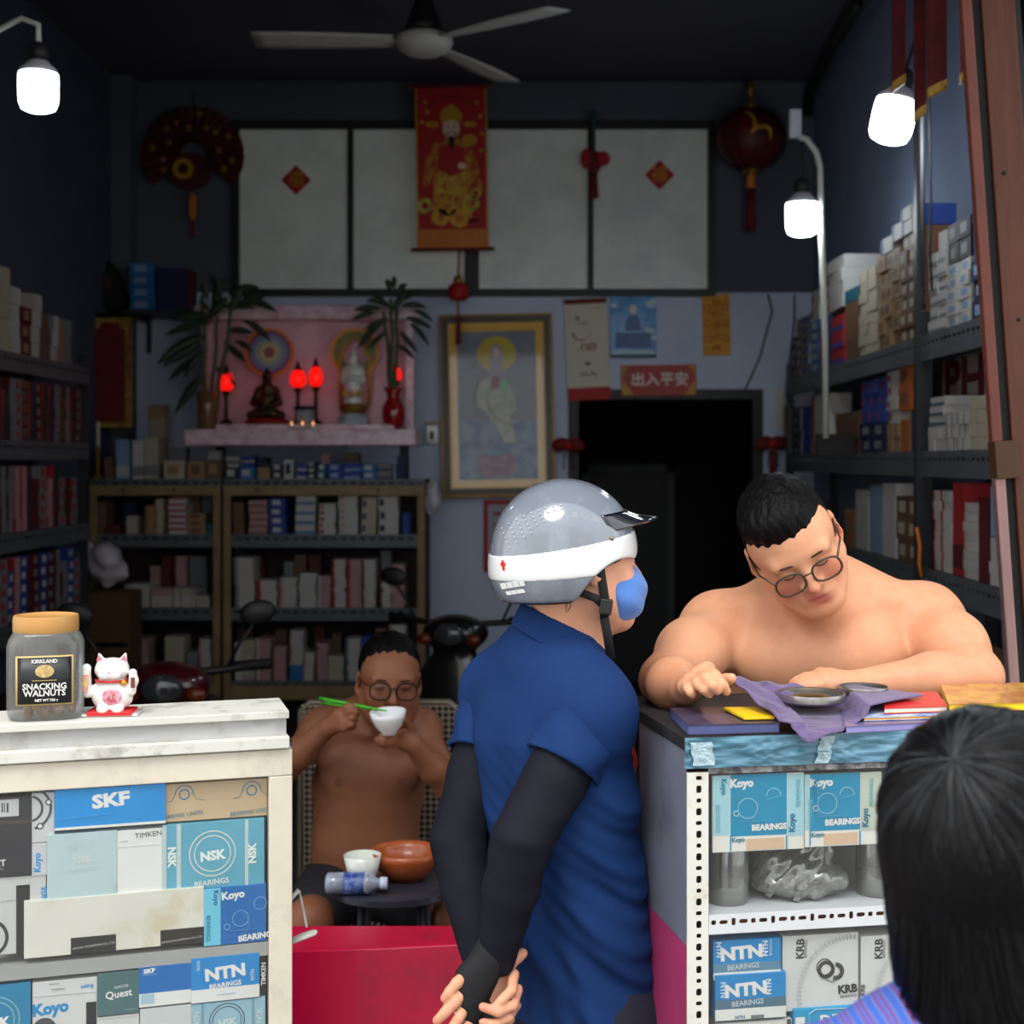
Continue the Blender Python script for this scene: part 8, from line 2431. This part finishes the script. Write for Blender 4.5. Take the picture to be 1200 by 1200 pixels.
# ================================================= dark-haired person in the foreground
yW = 1.42
uw = yW / K / F
wp = thing('person', 'dark-haired person in a blue and red striped top facing the counter', 'person', (W2(1150, 0, yW).x, yW, 0))
org = wp.location.copy()
hcW = V(1152, 990, yW)
HW = Matrix.Translation(hcW) @ Matrix.Rotation(R(180 - 8), 4, 'Z')
hw_ = lambda x, y, z: HW @ Vector((x, y, z))
sd = SDF((0.10, 1.18, 0.0), (0.80, 1.74, 1.52), 0.006)
nkW = hcW + Vector((0.0, -0.0, -0.165))
fl2 = ((0, 1, 0), 0.68)
sd.chain([hcW + Vector((0, 0.0, -0.30)), hcW + Vector((0, 0, -0.50)), hcW + Vector((0, 0.02, -0.68))], [0.14, 0.145, 0.15], 0.05, flat=fl2)
for q_ in (-1, 1):
    shw = hcW + Vector((q_ * 0.150, 0, -0.255))
    sd.cone(nkW, shw, 0.05, 0.05, 0.05)
    sd.chain([shw, shw + Vector((q_ * 0.05, 0.03, -0.27)), shw + Vector((-q_ * 0.05, 0.20, -0.36))], [0.05, 0.04, 0.026], 0.03)
    hd = shw + Vector((-q_ * 0.07, 0.235, -0.365))
    w0 = shw + Vector((-q_ * 0.05, 0.20, -0.36))
    kk = [hd + Vector((q_ * (0.022 - 0.014 * i), 0.01, 0.0)) for i in range(4)]
    hand(sd, w0, kk, [[k_ + Vector((0, 0.03, -0.008)), k_ + Vector((0, 0.045, -0.026))] for k_ in kk], [w0 + Vector((-q_ * 0.015, 0.015, 0)), hd + Vector((-q_ * 0.035, 0.01, 0.0)), hd + Vector((-q_ * 0.04, 0.035, -0.01))], 0.012, 0.009)
    a0 = hcW + Vector((q_ * 0.08, 0.02, -0.70))
    a1 = Vector((a0.x, a0.y, 0.42))
    a2 = Vector((a0.x, a0.y - 0.02, 0.08))
    sd.chain([a0, a1, a2], [0.085, 0.052, 0.036], 0.03)
    sd.chain([a2 + Vector((0, -0.02, -0.035)), a2 + Vector((0, 0.14, -0.05))], [0.034, 0.024], 0.02)
sd.cone(hcW + Vector((0, 0, -0.26)), hcW + Vector((0, 0, -0.07)), 0.060, 0.055, 0.03)
head(sd, HW, 1.0)
sd.build('body', skin_m, wp, skin_color((186, 120, 84)), 2, org)
# hair base
hb_ = SDF(hcW - Vector((0.15, 0.16, 0.30)), hcW + Vector((0.15, 0.16, 0.16)), 0.004)
hb_.ell(hcW + Vector((0, -0.012, 0.024)), (0.100, 0.118, 0.112), None, 0.01)
hb_.cone(hcW + Vector((0, -0.026, -0.02)), hcW + Vector((0.006, -0.030, -0.20)), 0.098, 0.074, 0.03)
hb_.ell(hcW + Vector((0, 0.150, -0.06)), (0.075, 0.10, 0.13), None, 0.008, 'sub')
hb_.build('hair', hair_m, wp, None, 2, org)
strand_b = mat('hair_strand_black', (9, 9, 12), 0.3, spec=0.42)
strand_g = mat('hair_strand_grey', (96, 100, 108), 0.4)
cenH = hcW + Vector((0, -0.012, 0.024))
wh = (V(1114, 882, 1.335) - cenH).normalized()
rdm = np.random.default_rng(11)
t1 = wh.cross(Vector((0, 0, 1))).normalized()
t2 = wh.cross(t1).normalized()
def strand(mb, phi, offs, reach, r0, wob):
    tang = t1 * math.cos(phi) + t2 * math.sin(phi)
    pts, n = [], 13
    pos, prev = None, None
    for i in range(n):
        u = i / (n - 1)
        th = u * reach
        d_ = wh * math.cos(th) + tang * math.sin(th)
        q = 1.0 / math.sqrt((d_.x / 0.100) ** 2 + (d_.y / 0.118) ** 2 + (d_.z / 0.112) ** 2)
        p = cenH + d_ * (q * (1.0 + offs))
        if d_.z < -0.12:
            drop = (-0.12 - d_.z)
            hz_ = Vector((d_.x, d_.y, 0))
            l_ = hz_.length or 1
            # below the widest part the hair hangs and closes in towards the nape
            rr_ = (0.104 - 0.024 * min(1.0, drop * 1.15)) * (1 + offs)
            p = cenH + Vector((hz_.x / l_ * rr_ * 0.97, hz_.y / l_ * rr_ * 1.10, -0.014 - drop * 0.225))
        p = p + Vector((math.sin(7 * u + wob), math.cos(5 * u + wob * 2), 0)) * 0.0034 * u
        pts.append(p - org)
    mb.tube(pts, [r0 * (0.7 + 0.5 * math.sin(math.pi * (0.15 + 0.8 * i / (n - 1)))) for i in range(n)], 3, cap=False)
for nm, m_, cnt, r0 in (('hair_strands', strand_b, 2600, 0.00085), ('grey_strands', strand_g, 70, 0.00018)):
    mb = MB()
    for i in range(cnt):
        phi = rdm.uniform(0, 2 * math.pi)
        lock = 0.012 * math.sin(phi * 17) + 0.008 * math.sin(phi * 41 + 1)
        strand(mb, phi, 0.012 + lock * 0.6 + rdm.uniform(-0.004, 0.016) + (0.010 if nm == 'grey_strands' else 0), rdm.uniform(1.9, 2.75) if nm == 'hair_strands' else rdm.uniform(0.35, 1.6), r0 * rdm.uniform(0.7, 1.3), rdm.uniform(0, 6))
    me = bpy.data.meshes.new(nm)
    me.from_pydata(mb.v, [], mb.f)
    me.materials.append(m_)
    me.polygons.foreach_set('use_smooth', [True] * len(me.polygons))
    o = put(nm, me, None, wp)
    o['kind'] = 'stuff'
# striped top
stm_ = bpy.data.materials.new('striped_cloth')
stm_.use_nodes = True
nt = stm_.node_tree
wvn = nt.nodes.new('ShaderNodeTexWave')
wvn.inputs['Scale'].default_value = 16
wvn.inputs['Distortion'].default_value = 1.5
wvn.inputs['Detail Scale'].default_value = 0.6
tcn = nt.nodes.new('ShaderNodeTexCoord')
mpn = nt.nodes.new('ShaderNodeMapping')
mpn.inputs['Rotation'].default_value = (0, R(32), 0)
rpn = nt.nodes.new('ShaderNodeValToRGB')
rpn.color_ramp.interpolation = 'CONSTANT'
rpn.color_ramp.elements[0].color = lin((62, 92, 178))
rpn.color_ramp.elements[1].position = 0.36
rpn.color_ramp.elements[1].color = lin((110, 140, 214))
for ps, cc in ((0.55, (36, 52, 120)), (0.70, (150, 20, 52)), (0.88, (72, 100, 186))):
    el = rpn.color_ramp.elements.new(ps)
    el.color = lin(cc)
nt.links.new(tcn.outputs['Object'], mpn.inputs['Vector'])
nt.links.new(mpn.outputs['Vector'], wvn.inputs['Vector'])
nt.links.new(wvn.outputs['Fac'], rpn.inputs['Fac'])
nt.links.new(rpn.outputs['Color'], nt.nodes['Principled BSDF'].inputs['Base Color'])
nt.nodes['Principled BSDF'].inputs['Roughness'].default_value = 0.8
sw = SDF((0.10, 1.20, 0.55), (0.82, 1.70, 1.40), 0.005)
sw.chain([hcW + Vector((0, 0.0, -0.30)), hcW + Vector((0, 0, -0.50)), hcW + Vector((0, 0.02, -0.70))], [0.158, 0.162, 0.172], 0.05, flat=fl2)
for q_ in (-1, 1):
    shw = hcW + Vector((q_ * 0.150, 0, -0.255))
    sw.cone(nkW + Vector((0, 0, -0.01)), shw, 0.064, 0.066, 0.05)
    sw.chain([shw, shw + Vector((q_ * 0.035, 0.02, -0.19))], [0.068, 0.062], 0.03)
sw.cone(hcW + Vector((0, 0, -0.30)), hcW + Vector((0.0, 0.0, -0.10)), 0.066, 0.066, 0.006, 'sub')
sw.cut(hcW + Vector((0, 0, -0.125)), (0, 0, 1), 0.006).cut(hcW + Vector((0, 0, -0.78)), (0, 0, -1), 0.006)
sw.warp(lambda x, y, z: 0.002 * np.sin(60 * x + 50 * z))
sw.build('striped_top', stm_, wp, None, 2, org)
tw = SDF((0.26, 1.25, 0.04), (0.62, 1.62, 0.80), 0.008)
for q_ in (-1, 1):
    a0 = hcW + Vector((q_ * 0.08, 0.02, -0.70))
    tw.chain([a0, Vector((a0.x, a0.y, 0.42)), Vector((a0.x, a0.y - 0.02, 0.10))], [0.10, 0.075, 0.062], 0.03)
tw.cut((0, 0, 0.09), (0, 0, -1))
tw.build('trousers', mat('navy_trousers', ()), wp, None, 2, org)
# ------------------------------------------------------------------ parked scooters inside the shop
def scooter(label, loc, rz, body_m, signal_m):
    t_ = thing('scooter', label, 'scooter', loc, rz)
    blk = mat('scooter_black', (18, 18, 20), 0.5)
    chrome = mat('scooter_chrome', (150, 150, 155), 0.2, 0.9)
    for y in (-0.62, 0.60):
        pts = [(0, y + 0.17 * math.cos(R(a)), 0.21 + 0.17 * math.sin(R(a))) for a in range(0, 361, 20)]
        w = MB().tube(pts, 0.042, 10, cap=False).build('tyre', rubber, t_, smooth=True)
        MB().cyl((-0.03, y, 0.21), (0.03, y, 0.21), 0.13, n=20).build('wheel_rim', chrome, t_, smooth=True, auto=40)
    g = SDF((-0.30, -0.85, 0.20), (0.30, 0.90, 1.12), 0.016)
    g.ell((0, -0.42, 0.66), (0.20, 0.07, 0.28), None, 0.06)
    g.ell((0, -0.40, 1.00), (0.15, 0.11, 0.08), None, 0.06)
    g.cone((0, -0.42, 0.36), (0, 0.05, 0.30), 0.11, 0.12, 0.05, flat=((0, 0, 1), 0.5))
    g.ell((0, 0.36, 0.55), (0.16, 0.42, 0.16), None, 0.08)
    g.ell((0, 0.72, 0.64), (0.10, 0.14, 0.08), None, 0.06)
    g.chain([(0, -0.60, 0.44), (0, -0.76, 0.36)], [0.07, 0.055], 0.04)
    g.build('fairing', body_m, t_)
    s_ = SDF((-0.2, -0.15, 0.62), (0.2, 0.75, 0.88), 0.014)
    s_.ell((0, 0.22, 0.75), (0.14, 0.28, 0.055), None, 0.04).ell((0, 0.50, 0.77), (0.12, 0.20, 0.055), None, 0.04)
    s_.build('seat', blk, t_)
    MB().tube([(-0.33, -0.30, 1.05), (-0.16, -0.36, 1.04), (0, -0.38, 1.03), (0.16, -0.36, 1.04), (0.33, -0.30, 1.05)], 0.014, 8).build('handlebar', blk, t_, smooth=True)
    for q in (-1, 1):
        MB().tube([(q * 0.20, -0.35, 1.05), (q * 0.24, -0.36, 1.13), (q * 0.29, -0.36, 1.20)], 0.006, 6).build('mirror_stalk', blk, t_, smooth=True)
        MB().ell((q * 0.30, -0.36, 1.235), (0.062, 0.018, 0.042), Matrix.Rotation(R(q * -12), 3, 'Y')).build('mirror', blk, t_, smooth=True)
        MB().cyl((q * 0.22, -0.325, 1.047), (q * 0.34, -0.298, 1.051), 0.019, n=10).build('grip', rubber, t_, smooth=True)
        MB().ell((q * 0.11, -0.50, 0.98), (0.035, 0.02, 0.025)).build('turn_signal', signal_m, t_, smooth=True)
    MB().ell((0, -0.50, 1.0), (0.07, 0.03, 0.05)).build('headlight', mat('headlight_glass', (52, 54, 58), 0.15, coat=0.6), t_, smooth=True)
    MB().tube([(0, -0.50, 0.60), (0, -0.60, 0.30), (0, -0.62, 0.21)], 0.02, 8).build('fork', blk, t_, smooth=True)
    MB().tube([(0.10, 0.1, 0.28), (0.14, 0.4, 0.26), (0.15, 0.75, 0.32)], [0.02, 0.035, 0.04], 10).build('exhaust', chrome, t_, smooth=True)
    MB().tube([(-0.05, 0.05, 0.24), (-0.16, 0.08, 0.0)], 0.012, 8).build('side_stand', blk, t_, smooth=True)
    return t_
scooter('dark red scooter parked behind the cat figurine case', (W(178, 0, 3.45).x, 3.45 * K + 0.36, 0), R(8), mat('scooter_red', (64, 8, 12), 0.3, coat=0.8), mat('signal_amber', (96, 36, 8), 0.3))
scooter('black scooter parked by the doorway behind the helmeted man', (W(560, 0, 4.5).x, 4.5 * K + 0.36, 0), R(-14), mat('scooter_body_black', (16, 16, 18), 0.3, coat=0.8), mat('signal_amber', ()))
